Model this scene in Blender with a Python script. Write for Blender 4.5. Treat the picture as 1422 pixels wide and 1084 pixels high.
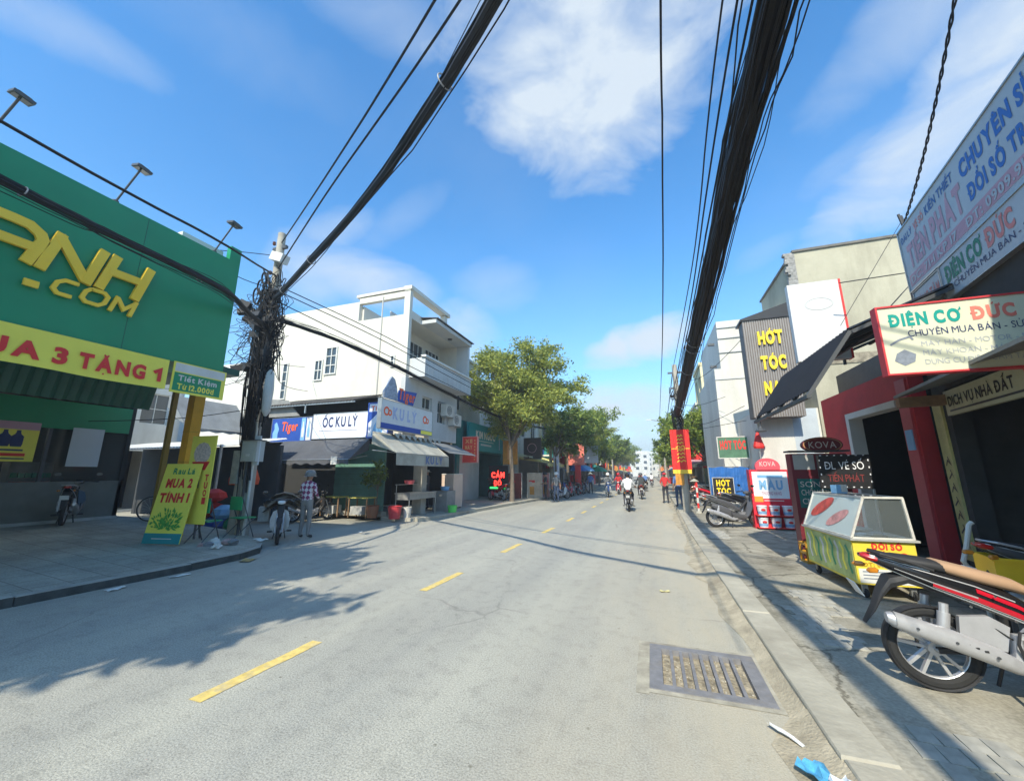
import bpy, math, random, unicodedata
from mathutils import Vector, Matrix, Euler
random.seed(11)
R = math.radians
SC = bpy.context.scene
COL = SC.collection
for _o in list(bpy.data.objects): bpy.data.objects.remove(_o)

# ------------------------------------------------------------------ camera
EYE = Vector((0, 0, 1.65)); FPX = 540.0; PITCH = R(12.022); YAW = R(19.175)
cam = bpy.data.cameras.new('camera'); cam.sensor_width = 36; cam.sensor_fit = 'HORIZONTAL'
cam.lens = 36 * FPX / 1422; cam.clip_start = .05; cam.clip_end = 3000
camo = bpy.data.objects.new('camera', cam); COL.objects.link(camo)
camo.location = EYE; camo.rotation_euler = (R(90) + PITCH, 0, YAW)
SC.camera = camo
def direction(u, v):
    'world direction of a sky feature, used to place clouds at infinity'
    x = u - 711; y = 542 - v
    fw = FPX * math.cos(PITCH) - y * math.sin(PITCH); up = FPX * math.sin(PITCH) + y * math.cos(PITCH)
    return Vector((x * math.cos(YAW) - fw * math.sin(YAW), x * math.sin(YAW) + fw * math.cos(YAW), up)).normalized()

# ------------------------------------------------------------------ exposure, sun, sky
SC.view_settings.view_transform = 'Standard'; SC.view_settings.look = 'None'
SC.view_settings.exposure = 1.27; SC.view_settings.gamma = 1; SC.view_settings.use_curve_mapping = False
SUN_DIR = Vector((0.06, 1.10, -1.0)).normalized()            # the way the light travels
sun = bpy.data.lights.new('sun', 'SUN'); sun.energy = 2.6; sun.angle = R(.53); sun.color = (1, .925, .76)
suno = bpy.data.objects.new('sun', sun); COL.objects.link(suno); suno.location = (0, -20, 40)
suno.rotation_euler = SUN_DIR.to_track_quat('-Z', 'Y').to_euler()
world = bpy.data.worlds.new('World'); SC.world = world; world.use_nodes = True
wn, wl = world.node_tree.nodes, world.node_tree.links
wn.clear()
def wnode(t, **k):
    n = wn.new(t)
    for a, b in k.items(): setattr(n, a, b)
    return n
out = wnode('ShaderNodeOutputWorld'); bg = wnode('ShaderNodeBackground'); bg.inputs[1].default_value = .15
sky = wnode('ShaderNodeTexSky', sky_type='NISHITA', sun_disc=False)
sky.sun_elevation = math.asin(-SUN_DIR.z); sky.sun_rotation = math.atan2(-SUN_DIR.x, -SUN_DIR.y) % (2 * math.pi)
sky.air_density = 1.0; sky.dust_density = .55; sky.ozone_density = 2.2
hs = wnode('ShaderNodeHueSaturation'); hs.inputs['Saturation'].default_value = 1.24; hs.inputs['Value'].default_value = .89
hs.inputs['Hue'].default_value = .498
wl.new(sky.outputs[0], hs.inputs['Color'])
tc = wnode('ShaderNodeTexCoord')
def vdot(vec):
    n = wnode('ShaderNodeVectorMath', operation='DOT_PRODUCT'); wl.new(tc.outputs['Generated'], n.inputs[0]); n.inputs[1].default_value = vec
    return n.outputs['Value']
def mth(op, a, b=None, clamp=False):
    n = wnode('ShaderNodeMath', operation=op, use_clamp=clamp)
    for i, s in enumerate((a, b)):
        if s is None: continue
        if hasattr(s, 'links'): wl.new(s, n.inputs[i])
        else: n.inputs[i].default_value = s
    return n.outputs[0]
mp = wnode('ShaderNodeMapping'); wl.new(tc.outputs['Generated'], mp.inputs[0]); mp.inputs['Scale'].default_value = (1, 1, 1.9)
ns = wnode('ShaderNodeTexNoise'); ns.inputs['Scale'].default_value = 5.0; ns.inputs['Detail'].default_value = 9; ns.inputs['Roughness'].default_value = .6
ns.inputs['Distortion'].default_value = .5
wl.new(mp.outputs[0], ns.inputs['Vector'])
nz = mth('SUBTRACT', ns.outputs['Fac'], .5)
ns2 = wnode('ShaderNodeTexNoise'); ns2.inputs['Scale'].default_value = 1.6; ns2.inputs['Detail'].default_value = 5
wl.new(mp.outputs[0], ns2.inputs['Vector'])
# u, v, half width, half height (as angles x540), density, tilt
CLOUDS = [(810, 80, 200, 150, 1.3, 0), (770, 130, 130, 90, 1.1, 10), (770, 30, 130, 70, .8, 0), (900, 40, 90, 90, .5, 20), (1340, 130, 250, 80, 1.0, 33), (1240, 60, 160, 60, .5, 25),
          (1190, 215, 80, 30, .3, 20), (1400, 40, 90, 80, .7, 30), (888, 478, 80, 30, 1.25, 12), (845, 488, 40, 18, 1.0, 0), (862, 568, 85, 42, 1.2, 0), (818, 556, 30, 12, .6, 0), (880, 548, 22, 10, .7, 0),
          (905, 612, 90, 22, .7, 0), (1150, 335, 60, 20, .35, 15), (1060, 350, 45, 20, .2, 20),
          (500, 385, 110, 34, .75, -4), (430, 375, 60, 50, .6, 0), (470, 315, 60, 26, .5, 30), (560, 300, 80, 24, .22, 40), (540, 25, 120, 42, .3, 0), (640, 470, 60, 55, .85, 10),
          (690, 400, 60, 40, .3, 0), (90, 40, 130, 40, .33, 10), (300, 30, 200, 60, .12, 0), (1420, 290, 130, 70, .5, 20), (760, 600, 140, 30, .5, 0),
          (-600, 300, 260, 90, .8, 0), (-1500, 100, 300, 80, .8, 0), (1900, 300, 300, 90, .7, 0), (2600, 420, 260, 70, .7, 0)]
acc = None
for (cu, cv, sx, sy, den, tilt) in CLOUDS:
    d0 = direction(cu, cv); rr = d0.cross(Vector((0, 0, 1))).normalized(); uu = rr.cross(d0)
    t = R(tilt); r2 = rr * math.cos(t) + uu * math.sin(t); u2 = uu * math.cos(t) - rr * math.sin(t)
    k = 540 * (1 / (1 + ((cu - 711) ** 2 + (cv - 542) ** 2) / 540 ** 2)) ** -.5
    a = mth('MULTIPLY', vdot(r2), k / sx); b = mth('MULTIPLY', vdot(u2), k / sy)
    # tangent coordinates measured from the cloud's centre (d0 is perpendicular to both axes)
    q = mth('ADD', mth('POWER', mth('ABSOLUTE', a), 2.0), mth('POWER', mth('ABSOLUTE', b), 2.0))
    m = mth('SUBTRACT', 1.15, q)
    m = mth('MAXIMUM', m, -1.5)
    m = mth('ADD', m, mth('MULTIPLY', nz, 2.7))
    m = mth('MULTIPLY', m, .66, clamp=True)
    front = mth('GREATER_THAN', vdot(d0), 0.0)
    m = mth('MULTIPLY', mth('MULTIPLY', m, den), front)
    acc = m if acc is None else mth('MAXIMUM', acc, m)
haze_h = mth('MULTIPLY', mth('POWER', mth('SUBTRACT', 1.0, mth('ABSOLUTE', vdot(Vector((0, 0, 1)))), clamp=True), 4.5), .86)
veil = mth('MULTIPLY', mth('SUBTRACT', ns2.outputs['Fac'], .5, clamp=True), .30)
acc = mth('MAXIMUM', acc, veil)
acc = mth('MINIMUM', acc, .93)
mixc = wnode('ShaderNodeMixRGB'); wl.new(acc, mixc.inputs[0]); tint = wnode('ShaderNodeMixRGB', blend_type='MULTIPLY'); tint.inputs[0].default_value = 1; tint.inputs[2].default_value = (.74, .96, 1.0, 1)
wl.new(hs.outputs[0], tint.inputs[1]); mixh = wnode('ShaderNodeMixRGB'); wl.new(haze_h, mixh.inputs[0]); wl.new(tint.outputs[0], mixh.inputs[1]); mixh.inputs[2].default_value = (1.45, 1.95, 2.45, 1); wl.new(mixh.outputs[0], mixc.inputs[1]); mixc.inputs[2].default_value = (2.15, 2.42, 2.68, 1)
wl.new(mixc.outputs[0], bg.inputs[0]); wl.new(bg.outputs[0], out.inputs[0])

# ------------------------------------------------------------------ materials
MATS = {}
def mat(name, col, rough=.7, var=.18, scale=3.0, metal=0.0, bump=0.0, bscale=None, emit=0.0, spec=.4, dirt=0.0, dirtcol=(.12, .10, .08), streak=0.0, coat=0.0, backface=False):
    if name in MATS: return MATS[name]
    m = bpy.data.materials.new(name); m.use_nodes = True
    nt = m.node_tree; n, l = nt.nodes, nt.links; p = n['Principled BSDF']
    p.inputs['Roughness'].default_value = rough; p.inputs['Metallic'].default_value = metal
    p.inputs['Specular IOR Level'].default_value = spec
    if coat: p.inputs['Coat Weight'].default_value = coat
    tc = n.new('ShaderNodeTexCoord'); last = None
    c4 = (*col, 1)
    if var > 0:
        no = n.new('ShaderNodeTexNoise'); no.inputs['Scale'].default_value = scale; no.inputs['Detail'].default_value = 6; no.inputs['Roughness'].default_value = .65
        l.new(tc.outputs['Object'], no.inputs['Vector'])
        rp = n.new('ShaderNodeValToRGB'); l.new(no.outputs['Fac'], rp.inputs[0])
        rp.color_ramp.elements[0].position = .3; rp.color_ramp.elements[1].position = .7
        rp.color_ramp.elements[0].color = (*[c * (1 - var) for c in col], 1)
        rp.color_ramp.elements[1].color = (*[min(1, c * (1 + var * .6)) for c in col], 1)
        last = rp.outputs[0]
    if dirt > 0:
        n2 = n.new('ShaderNodeTexNoise'); n2.inputs['Scale'].default_value = scale * .35; n2.inputs['Detail'].default_value = 8; n2.inputs['Roughness'].default_value = .72
        mpn = n.new('ShaderNodeMapping'); l.new(tc.outputs['Object'], mpn.inputs[0])
        mpn.inputs['Scale'].default_value = (1, 1, .25 if streak else 1)
        mpn.inputs['Location'].default_value = (3.1, 7.7, 1.3)
        l.new(mpn.outputs[0], n2.inputs['Vector'])
        r2 = n.new('ShaderNodeValToRGB'); l.new(n2.outputs['Fac'], r2.inputs[0])
        r2.color_ramp.elements[0].position = .5; r2.color_ramp.elements[1].position = .78
        r2.color_ramp.elements[0].color = (0, 0, 0, 1); r2.color_ramp.elements[1].color = (dirt, dirt, dirt, 1)
        mx = n.new('ShaderNodeMixRGB'); l.new(r2.outputs[0], mx.inputs[0])
        if last: l.new(last, mx.inputs[1])
        else: mx.inputs[1].default_value = c4
        mx.inputs[2].default_value = (*dirtcol, 1); last = mx.outputs[0]
    if last: l.new(last, p.inputs['Base Color'])
    else: p.inputs['Base Color'].default_value = c4
    if bump > 0:
        n3 = n.new('ShaderNodeTexNoise'); n3.inputs['Scale'].default_value = bscale or scale * 6; n3.inputs['Detail'].default_value = 4
        l.new(tc.outputs['Object'], n3.inputs['Vector'])
        b = n.new('ShaderNodeBump'); b.inputs['Strength'].default_value = bump; b.inputs['Distance'].default_value = .02
        l.new(n3.outputs['Fac'], b.inputs['Height']); l.new(b.outputs[0], p.inputs['Normal'])
    if emit:
        p.inputs['Emission Color'].default_value = c4; p.inputs['Emission Strength'].default_value = emit
    MATS[name] = m
    return m

def glass_mat(name, tint=(.6, .68, .68), alpha=.35, rough=.05):
    if name in MATS: return MATS[name]
    m = bpy.data.materials.new(name); m.use_nodes = True; n, l = m.node_tree.nodes, m.node_tree.links
    n.clear(); o = n.new('ShaderNodeOutputMaterial'); tr = n.new('ShaderNodeBsdfTransparent'); gl = n.new('ShaderNodeBsdfPrincipled')
    gl.inputs['Base Color'].default_value = (*tint, 1); gl.inputs['Roughness'].default_value = rough; gl.inputs['Specular IOR Level'].default_value = .8
    mx = n.new('ShaderNodeMixShader'); fr = n.new('ShaderNodeFresnel'); fr.inputs[0].default_value = 1.5
    mt = n.new('ShaderNodeMath'); mt.operation = 'ADD'; mt.inputs[1].default_value = alpha; mt.use_clamp = True
    l.new(fr.outputs[0], mt.inputs[0]); l.new(mt.outputs[0], mx.inputs[0]); l.new(tr.outputs[0], mx.inputs[1]); l.new(gl.outputs[0], mx.inputs[2])
    l.new(mx.outputs[0], o.inputs[0]); MATS[name] = m
    return m

def asphalt_mat():
    m = bpy.data.materials.new('asphalt'); m.use_nodes = True; n, l = m.node_tree.nodes, m.node_tree.links
    p = n['Principled BSDF']; p.inputs['Roughness'].default_value = .88; p.inputs['Specular IOR Level'].default_value = .25
    tc = n.new('ShaderNodeTexCoord')
    def noise(sc, det=5, ro=.6, stretch=None):
        a = n.new('ShaderNodeTexNoise'); a.inputs['Scale'].default_value = sc; a.inputs['Detail'].default_value = det; a.inputs['Roughness'].default_value = ro
        if stretch:
            q = n.new('ShaderNodeMapping'); q.inputs['Scale'].default_value = stretch; l.new(tc.outputs['Object'], q.inputs[0]); l.new(q.outputs[0], a.inputs['Vector'])
        else: l.new(tc.outputs['Object'], a.inputs['Vector'])
        return a.outputs['Fac']
    def ramp(f, a, ca, b, cb):
        r = n.new('ShaderNodeValToRGB'); l.new(f, r.inputs[0]); e = r.color_ramp.elements
        e[0].position = a; e[1].position = b; e[0].color = (*ca, 1); e[1].color = (*cb, 1); return r.outputs[0]
    def mix(f, a, b, t='MIX'):
        x = n.new('ShaderNodeMixRGB'); x.blend_type = t
        if hasattr(f, 'links'): l.new(f, x.inputs[0])
        else: x.inputs[0].default_value = f
        for i, s in ((1, a), (2, b)):
            if hasattr(s, 'links'): l.new(s, x.inputs[i])
            else: x.inputs[i].default_value = (*s, 1)
        return x.outputs[0]
    base = ramp(noise(.35, 7, .6), .3, (.36, .355, .32), .7, (.42, .415, .37))
    streaks = ramp(noise(1.2, 5, .6, (1.2, .07, 1)), .35, (.86, .87, .88), .7, (1.06, 1.05, 1.02))
    c = mix(1.0, base, streaks, 'MULTIPLY')
    grain = ramp(noise(75, 2, .5), .30, (.62, .62, .62), .62, (1.16, 1.15, 1.13))
    c = mix(.85, c, mix(1.0, c, grain, 'MULTIPLY'))
    sxx = n.new('ShaderNodeSeparateXYZ'); l.new(tc.outputs['Object'], sxx.inputs[0])
    sn = n.new('ShaderNodeMath'); sn.operation = 'SINE'; ml0 = n.new('ShaderNodeMath'); ml0.operation = 'MULTIPLY'; ml0.inputs[1].default_value = 3.3; l.new(sxx.outputs[0], ml0.inputs[0]); l.new(ml0.outputs[0], sn.inputs[0])
    c = mix(1.0, c, ramp(sn.outputs[0], .0, (.955, .955, .96), 1.0, (1.03, 1.03, 1.02)), 'MULTIPLY')
    vs_ = n.new('ShaderNodeTexVoronoi'); vs_.inputs['Scale'].default_value = 3.1; vs_.inputs['Randomness'].default_value = 1; l.new(tc.outputs['Object'], vs_.inputs['Vector'])
    c = mix(1.0, c, ramp(vs_.outputs['Distance'], .02, (.55, .55, .53), .06, (1, 1, 1)), 'MULTIPLY')
    c = mix(1.0, c, ramp(noise(5.5, 6, .75), .30, (.80, .80, .80), .5, (1.02, 1.02, 1.01)), 'MULTIPLY')
    vo = n.new('ShaderNodeTexVoronoi'); vo.inputs['Scale'].default_value = 26; l.new(tc.outputs['Object'], vo.inputs['Vector'])
    vr = n.new('ShaderNodeValToRGB'); l.new(vo.outputs['Distance'], vr.inputs[0]); vr.color_ramp.elements[0].position = .03; vr.color_ramp.elements[1].position = .13
    vr.color_ramp.elements[0].color = (.55, .55, .55, 1)
    c = mix(.55, c, mix(1.0, c, vr.outputs[0], 'MULTIPLY'))
    # sandy dust that gathers towards the right-hand kerb
    sx = n.new('ShaderNodeSeparateXYZ'); l.new(tc.outputs['Object'], sx.inputs[0])
    mr = n.new('ShaderNodeMapRange'); l.new(sx.outputs[0], mr.inputs[0]); mr.inputs[1].default_value = -1.6; mr.inputs[2].default_value = .75
    ad = n.new('ShaderNodeMath'); ad.operation = 'MULTIPLY'; l.new(mr.outputs[0], ad.inputs[0]); l.new(ramp(noise(.9, 8, .7, (1.6, .35, 1)), .3, (.25,) * 3, .62, (1,) * 3), ad.inputs[1])
    a2 = n.new('ShaderNodeMath'); a2.operation = 'POWER'; l.new(ad.outputs[0], a2.inputs[0]); a2.inputs[1].default_value = 1.25
    c = mix(a2.outputs[0], c, (.47, .415, .305))
    ml = n.new('ShaderNodeMapRange'); l.new(sx.outputs[0], ml.inputs[0]); ml.inputs[1].default_value = -6.7; ml.inputs[2].default_value = -7.6
    al = n.new('ShaderNodeMath'); al.operation = 'MULTIPLY'; l.new(ml.outputs[0], al.inputs[0]); l.new(ramp(noise(1.3, 8, .7), .35, (0,) * 3, .7, (.7,) * 3), al.inputs[1])
    c = mix(al.outputs[0], c, (.36, .34, .27))
    # fine cracks, patched and broken up
    wv = n.new('ShaderNodeTexVoronoi'); wv.feature = 'DISTANCE_TO_EDGE'; wv.inputs['Scale'].default_value = .42
    wq = n.new('ShaderNodeMixRGB'); wq.inputs[0].default_value = .25; l.new(tc.outputs['Object'], wq.inputs[1]); 
    nn = n.new('ShaderNodeTexNoise'); nn.inputs['Scale'].default_value = 2.2; nn.inputs['Detail'].default_value = 6; l.new(tc.outputs['Object'], nn.inputs['Vector']); l.new(nn.outputs['Color'], wq.inputs[2])
    l.new(wq.outputs[0], wv.inputs['Vector'])
    cr = ramp(wv.outputs['Distance'], .0, (1,) * 3, .006, (0,) * 3)
    cm = n.new('ShaderNodeMath'); cm.operation = 'MULTIPLY'; l.new(cr, cm.inputs[0]); l.new(ramp(noise(.5, 3), .5, (0,) * 3, .6, (.55,) * 3), cm.inputs[1])
    c = mix(cm.outputs[0], c, (.16, .155, .14))
    l.new(c, p.inputs['Base Color'])
    b = n.new('ShaderNodeBump'); b.inputs['Strength'].default_value = .5; b.inputs['Distance'].default_value = .01; l.new(noise(90, 3), b.inputs['Height']); l.new(b.outputs[0], p.inputs['Normal'])
    MATS['asphalt'] = m; return m

def leaf_mat(name, a, b):
    if name in MATS: return MATS[name]
    m = bpy.data.materials.new(name); m.use_nodes = True; n, l = m.node_tree.nodes, m.node_tree.links
    p = n['Principled BSDF']; p.inputs['Roughness'].default_value = .55; p.inputs['Specular IOR Level'].default_value = .25
    g = n.new('ShaderNodeNewGeometry'); r = n.new('ShaderNodeValToRGB'); l.new(g.outputs['Random Per Island'], r.inputs[0])
    r.color_ramp.elements[0].color = (*a, 1); r.color_ramp.elements[1].color = (*b, 1)
    e = r.color_ramp.elements.new(.9); e.color = (b[0] * 1.5, b[1] * 1.25, b[2], 1)
    l.new(r.outputs[0], p.inputs['Base Color'])
    tr = n.new('ShaderNodeBsdfTranslucent'); l.new(r.outputs[0], tr.inputs[0]); mx = n.new('ShaderNodeMixShader'); mx.inputs[0].default_value = .38
    l.new(p.outputs[0], mx.inputs[1]); l.new(tr.outputs[0], mx.inputs[2]); l.new(mx.outputs[0], n['Material Output'].inputs[0])
    MATS[name] = m; return m

def checker_mat(name, a, b, scale):
    m = bpy.data.materials.new(name); m.use_nodes = True; n, l = m.node_tree.nodes, m.node_tree.links
    p = n['Principled BSDF']; p.inputs['Roughness'].default_value = .85
    tc = n.new('ShaderNodeTexCoord'); mp_ = n.new('ShaderNodeMapping'); mp_.inputs['Rotation'].default_value = (0, R(45), 0); l.new(tc.outputs['Object'], mp_.inputs[0])
    mp_.inputs['Scale'].default_value = (1, .01, 1)
    c = n.new('ShaderNodeTexChecker'); c.inputs['Scale'].default_value = scale; c.inputs[1].default_value = (*a, 1); c.inputs[2].default_value = (*b, 1)
    l.new(mp_.outputs[0], c.inputs['Vector']); l.new(c.outputs[0], p.inputs['Base Color']); MATS[name] = m; return m

# ------------------------------------------------------------------ mesh builder
class MB:
    def __init__(s): s.v = []; s.f = []; s.mi = []; s.cur = 0
    def add(s, vs, fs, M=None):
        o = len(s.v)
        s.v += [(M @ Vector(p))[:] if M else tuple(p) for p in vs]
        s.f += [tuple(i + o for i in f) for f in fs]; s.mi += [s.cur] * len(fs); return s
    def box(s, x0, x1, y0, y1, z0, z1, M=None):
        return s.add([(x, y, z) for x in (x0, x1) for y in (y0, y1) for z in (z0, z1)],
                     [(0, 1, 3, 2), (4, 6, 7, 5), (0, 4, 5, 1), (2, 3, 7, 6), (0, 2, 6, 4), (1, 5, 7, 3)], M)
    def cbox(s, c, d, rot=None, M=None):
        T = Matrix.Translation(c) @ (Euler(rot).to_matrix().to_4x4() if rot else Matrix())
        if M: T = M @ T
        return s.box(-d[0] / 2, d[0] / 2, -d[1] / 2, d[1] / 2, -d[2] / 2, d[2] / 2, T)
    def bar(s, a, b, w, h=None):
        'square bar from a to b'
        a, b = Vector(a), Vector(b); d = b - a; h = h or w
        T = Matrix.Translation(a) @ d.to_track_quat('Z', 'X').to_matrix().to_4x4()
        return s.box(-w / 2, w / 2, -h / 2, h / 2, 0, d.length, T)
    def tube(s, pts, r, n=8, cap=True, close=False):
        pts = [Vector(p) for p in pts]; N = len(pts); rs = r if isinstance(r, (list, tuple)) else [r] * N
        o = len(s.v); prev = None
        for i, p in enumerate(pts):
            if close: t = pts[(i + 1) % N] - pts[i - 1]
            else: t = pts[min(i + 1, N - 1)] - pts[max(i - 1, 0)]
            if t.length < 1e-9: t = Vector((0, 0, 1))
            t.normalize()
            if prev is None:
                prev = t.orthogonal().normalized()
            x = (prev - t * prev.dot(t))
            x = x.normalized() if x.length > 1e-6 else t.orthogonal().normalized()
            prev = x; y = t.cross(x)
            for k in range(n):
                a = 2 * math.pi * k / n
                s.v.append(tuple(p + (x * math.cos(a) + y * math.sin(a)) * rs[i]))
        for i in range(N if close else N - 1):
            for k in range(n):
                a = o + i * n + k; b = o + i * n + (k + 1) % n; c = o + ((i + 1) % N) * n + (k + 1) % n; d = o + ((i + 1) % N) * n + k
                s.f.append((a, b, c, d)); s.mi.append(s.cur)
        if cap and not close:
            s.f.append(tuple(o + k for k in reversed(range(n)))); s.f.append(tuple(o + (N - 1) * n + k for k in range(n))); s.mi += [s.cur] * 2
        return s
    def ring(s, c, axis, Rr, r, n=28, m=8, flat=1.0):
        'torus around axis'
        c = Vector(c); ax = Vector(axis).normalized(); x = ax.orthogonal().normalized(); y = ax.cross(x); o = len(s.v)
        for i in range(n):
            a = 2 * math.pi * i / n; d = x * math.cos(a) + y * math.sin(a)
            for k in range(m):
                b = 2 * math.pi * k / m
                s.v.append(tuple(c + d * (Rr + r * math.cos(b)) + ax * r * flat * math.sin(b)))
        for i in range(n):
            for k in range(m):
                s.f.append((o + i * m + k, o + ((i + 1) % n) * m + k, o + ((i + 1) % n) * m + (k + 1) % m, o + i * m + (k + 1) % m)); s.mi.append(s.cur)
        return s
    def lathe(s, prof, n=16, c=(0, 0, 0), M=None, sx=1, sy=1):
        'prof = [(r, z)...] around z'
        vs = []; fs = []
        for r_, z in prof:
            for k in range(n):
                a = 2 * math.pi * k / n; vs.append((c[0] + r_ * sx * math.cos(a), c[1] + r_ * sy * math.sin(a), c[2] + z))
        for i in range(len(prof) - 1):
            for k in range(n): fs.append((i * n + k, i * n + (k + 1) % n, (i + 1) * n + (k + 1) % n, (i + 1) * n + k))
        fs.append(tuple(reversed(range(n)))); fs.append(tuple((len(prof) - 1) * n + k for k in range(n)))
        return s.add(vs, fs, M)
    def quad(s, a, b, c, d): return s.add([a, b, c, d], [(0, 1, 2, 3)])
    def prism(s, poly, y0, y1, M=None):
        'polygon in xz, pushed from y0 to y1'
        n = len(poly)
        vs = [(p[0], y0, p[1]) for p in poly] + [(p[0], y1, p[1]) for p in poly]
        return s.add(vs, [tuple(range(n)), tuple(reversed(range(n, 2 * n)))] + [(i, i + n, (i + 1) % n + n, (i + 1) % n) for i in range(n)], M)
    def slab(s, poly, z0, z1, M=None):
        'polygon in xy, pushed from z0 to z1'
        n = len(poly)
        vs = [(p[0], p[1], z0) for p in poly] + [(p[0], p[1], z1) for p in poly]
        return s.add(vs, [tuple(reversed(range(n))), tuple(range(n, 2 * n))] + [(i, (i + 1) % n, (i + 1) % n + n, i + n) for i in range(n)], M)
    def ribbon(s, pts, w, y=0, depth=0, close=False, M=None):
        'flat stroke in xz with mitred joints, front faces -y'
        P = [Vector((p[0], p[1])) for p in pts]; n = len(P); L = []; Rr = []
        for i in range(n):
            if close: a, b, c = P[i - 1], P[i], P[(i + 1) % n]
            else: a, b, c = P[max(i - 1, 0)], P[i], P[min(i + 1, n - 1)]
            d1 = (b - a).normalized() if (b - a).length > 0 else (c - b).normalized(); d2 = (c - b).normalized() if (c - b).length > 0 else d1
            n1 = Vector((-d1.y, d1.x)); n2 = Vector((-d2.y, d2.x)); mm = (n1 + n2)
            mm = mm.normalized() if mm.length > 1e-6 else n1
            k = w / 2 / max(.35, mm.dot(n1)); L.append(b + mm * k); Rr.append(b - mm * k)
        vs = [(p.x, y, p.y) for p in L] + [(p.x, y, p.y) for p in Rr]; m = n if close else n - 1
        fs = [(i, n + i, n + (i + 1) % n, (i + 1) % n) for i in range(m)]
        fs = [tuple(reversed(f)) if depth >= 0 else f for f in fs]
        fs = [(i, (i + 1) % n, n + (i + 1) % n, n + i) for i in range(m)]
        if depth:
            vs += [(a, y + depth, c) for a, _, c in vs]; k = 2 * n
            fs += [tuple(q + k for q in reversed(f)) for f in fs[:m]]
            fs += [(i, k + i, k + (i + 1) % n, (i + 1) % n) for i in range(m)] + [(n + i, n + (i + 1) % n, k + n + (i + 1) % n, k + n + i) for i in range(m)]
            if not close: fs += [(0, n, k + n, k), (n - 1, k + n - 1, k + 2 * n - 1, 2 * n - 1)]
        return s.add(vs, fs, M)
    def loft(s, secs, n=16, a0=0, a1=360, grow=1.0, p=2.4, cap=True, M=None):
        'secs = [(x, y, z, half width, half height)], rings in the yz plane, a0..a1 keeps part of each ring'
        full = (a1 - a0) >= 360; vs = []; fs = []; m = n if full else n + 1
        for (x, y, z, hw, hh) in secs:
            for k in range(m):
                a = R(a0 + (a1 - a0) * k / n); c_, s_ = math.cos(a), math.sin(a)
                e = 2 / p
                vs.append((x, y + math.copysign(abs(c_) ** e, c_) * hw * grow, z + math.copysign(abs(s_) ** e, s_) * hh * grow))
        for i in range(len(secs) - 1):
            for k in range(m if full else m - 1):
                fs.append((i * m + k, i * m + (k + 1) % m, (i + 1) * m + (k + 1) % m, (i + 1) * m + k))
        if cap and full: fs.append(tuple(reversed(range(m)))); fs.append(tuple((len(secs) - 1) * m + k for k in range(m)))
        return s.add(vs, fs, M)
    def data(s, name, mats, smooth=False, angle=35):
        me = bpy.data.meshes.new(name); me.from_pydata(s.v, [], s.f); me.validate()
        for q in (mats if isinstance(mats, (list, tuple)) else [mats]): me.materials.append(q)
        if isinstance(mats, (list, tuple)) and len(s.mi) == len(me.polygons): me.polygons.foreach_set('material_index', s.mi)
        if smooth:
            me.polygons.foreach_set('use_smooth', [True] * len(me.polygons)); me.set_sharp_from_angle(angle=R(angle))
        me.update(); return me
    def build(s, name, mats, parent=None, smooth=False, angle=35, label=None):
        o = bpy.data.objects.new(name, s.data(name, mats, smooth, angle)); COL.objects.link(o)
        if parent: o.parent = parent
        if label: o['label'] = label
        return o

def tag(o, label=None, cat=None, group=None, kind=None):
    if label: o['label'] = label
    if cat: o['category'] = cat
    if group: o['group'] = group
    if kind: o['kind'] = kind
    return o
def thing(name, label, cat, loc=(0, 0, 0), rz=0, group=None):
    o = bpy.data.objects.new(name, None); COL.objects.link(o); o.location = loc; o.rotation_euler = (0, 0, R(rz)); o.empty_display_size = .2
    return tag(o, label, cat, group)
def setting(o): o['kind'] = 'structure'; return o
def instance(mesh_obj, name, parent, loc, rot=(0, 0, 0), scale=None):
    'another piece that shares the mesh'
    c = bpy.data.objects.new(name, mesh_obj.data if hasattr(mesh_obj, 'data') else mesh_obj); COL.objects.link(c); c.parent = parent; c.location = loc; c.rotation_euler = rot
    if scale: c.scale = scale
    return c
def copy_tree(o, parent=None):
    c = o.copy(); COL.objects.link(c)
    if parent: c.parent = parent
    for ch in list(o.children): copy_tree(ch, c)
    return c
def another(root, loc, rz, label, group=None, scale=None):
    c = copy_tree(root); c.location = loc; c.rotation_euler = (0, 0, R(rz)); c['label'] = label
    if group: c['group'] = group
    if scale: c.scale = (scale,) * 3
    return c

# ------------------------------------------------------------------ lettering
GL = {}
ALPHA = "ABCDEGHIKLMNOPQRSTUVXYZWFJabcdeghiklmnopqrstuvxyz0123456789.-:+"
def _glyphs():
    for w, off in (('n', 0.0), ('b', .028), ('x', .05)):
        obs = []
        for ch in ALPHA:
            c = bpy.data.curves.new('g', 'FONT'); c.body = ch; c.size = 1; c.offset = off; c.resolution_u = 3; c.dimensions = '2D'; c.fill_mode = 'FRONT'
            o = bpy.data.objects.new('g', c); COL.objects.link(o); obs.append((ch, o))
        bpy.context.view_layer.update(); dg = bpy.context.evaluated_depsgraph_get()
        for ch, o in obs:
            me = bpy.data.meshes.new_from_object(o.evaluated_get(dg))
            vs = [(v.co.x, v.co.y) for v in me.vertices]; fs = []
            for p in me.polygons:
                f = list(p.vertices)
                ar = sum(vs[f[i - 1]][0] * vs[f[i]][1] - vs[f[i]][0] * vs[f[i - 1]][1] for i in range(len(f)))
                fs.append(tuple(f if ar > 0 else reversed(f)))
            GL[w, ch] = (vs, fs, min(v[0] for v in vs) if vs else 0, max(v[0] for v in vs) if vs else .3)
            bpy.data.meshes.remove(me); cu = o.data; bpy.data.objects.remove(o); bpy.data.curves.remove(cu)
    h = max(v[1] for v in GL['n', 'H'][0])
    for k, (vs, fs, a, b) in list(GL.items()): GL[k] = ([(x / h, y / h) for x, y in vs], fs, a / h, b / h)
_glyphs()
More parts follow.
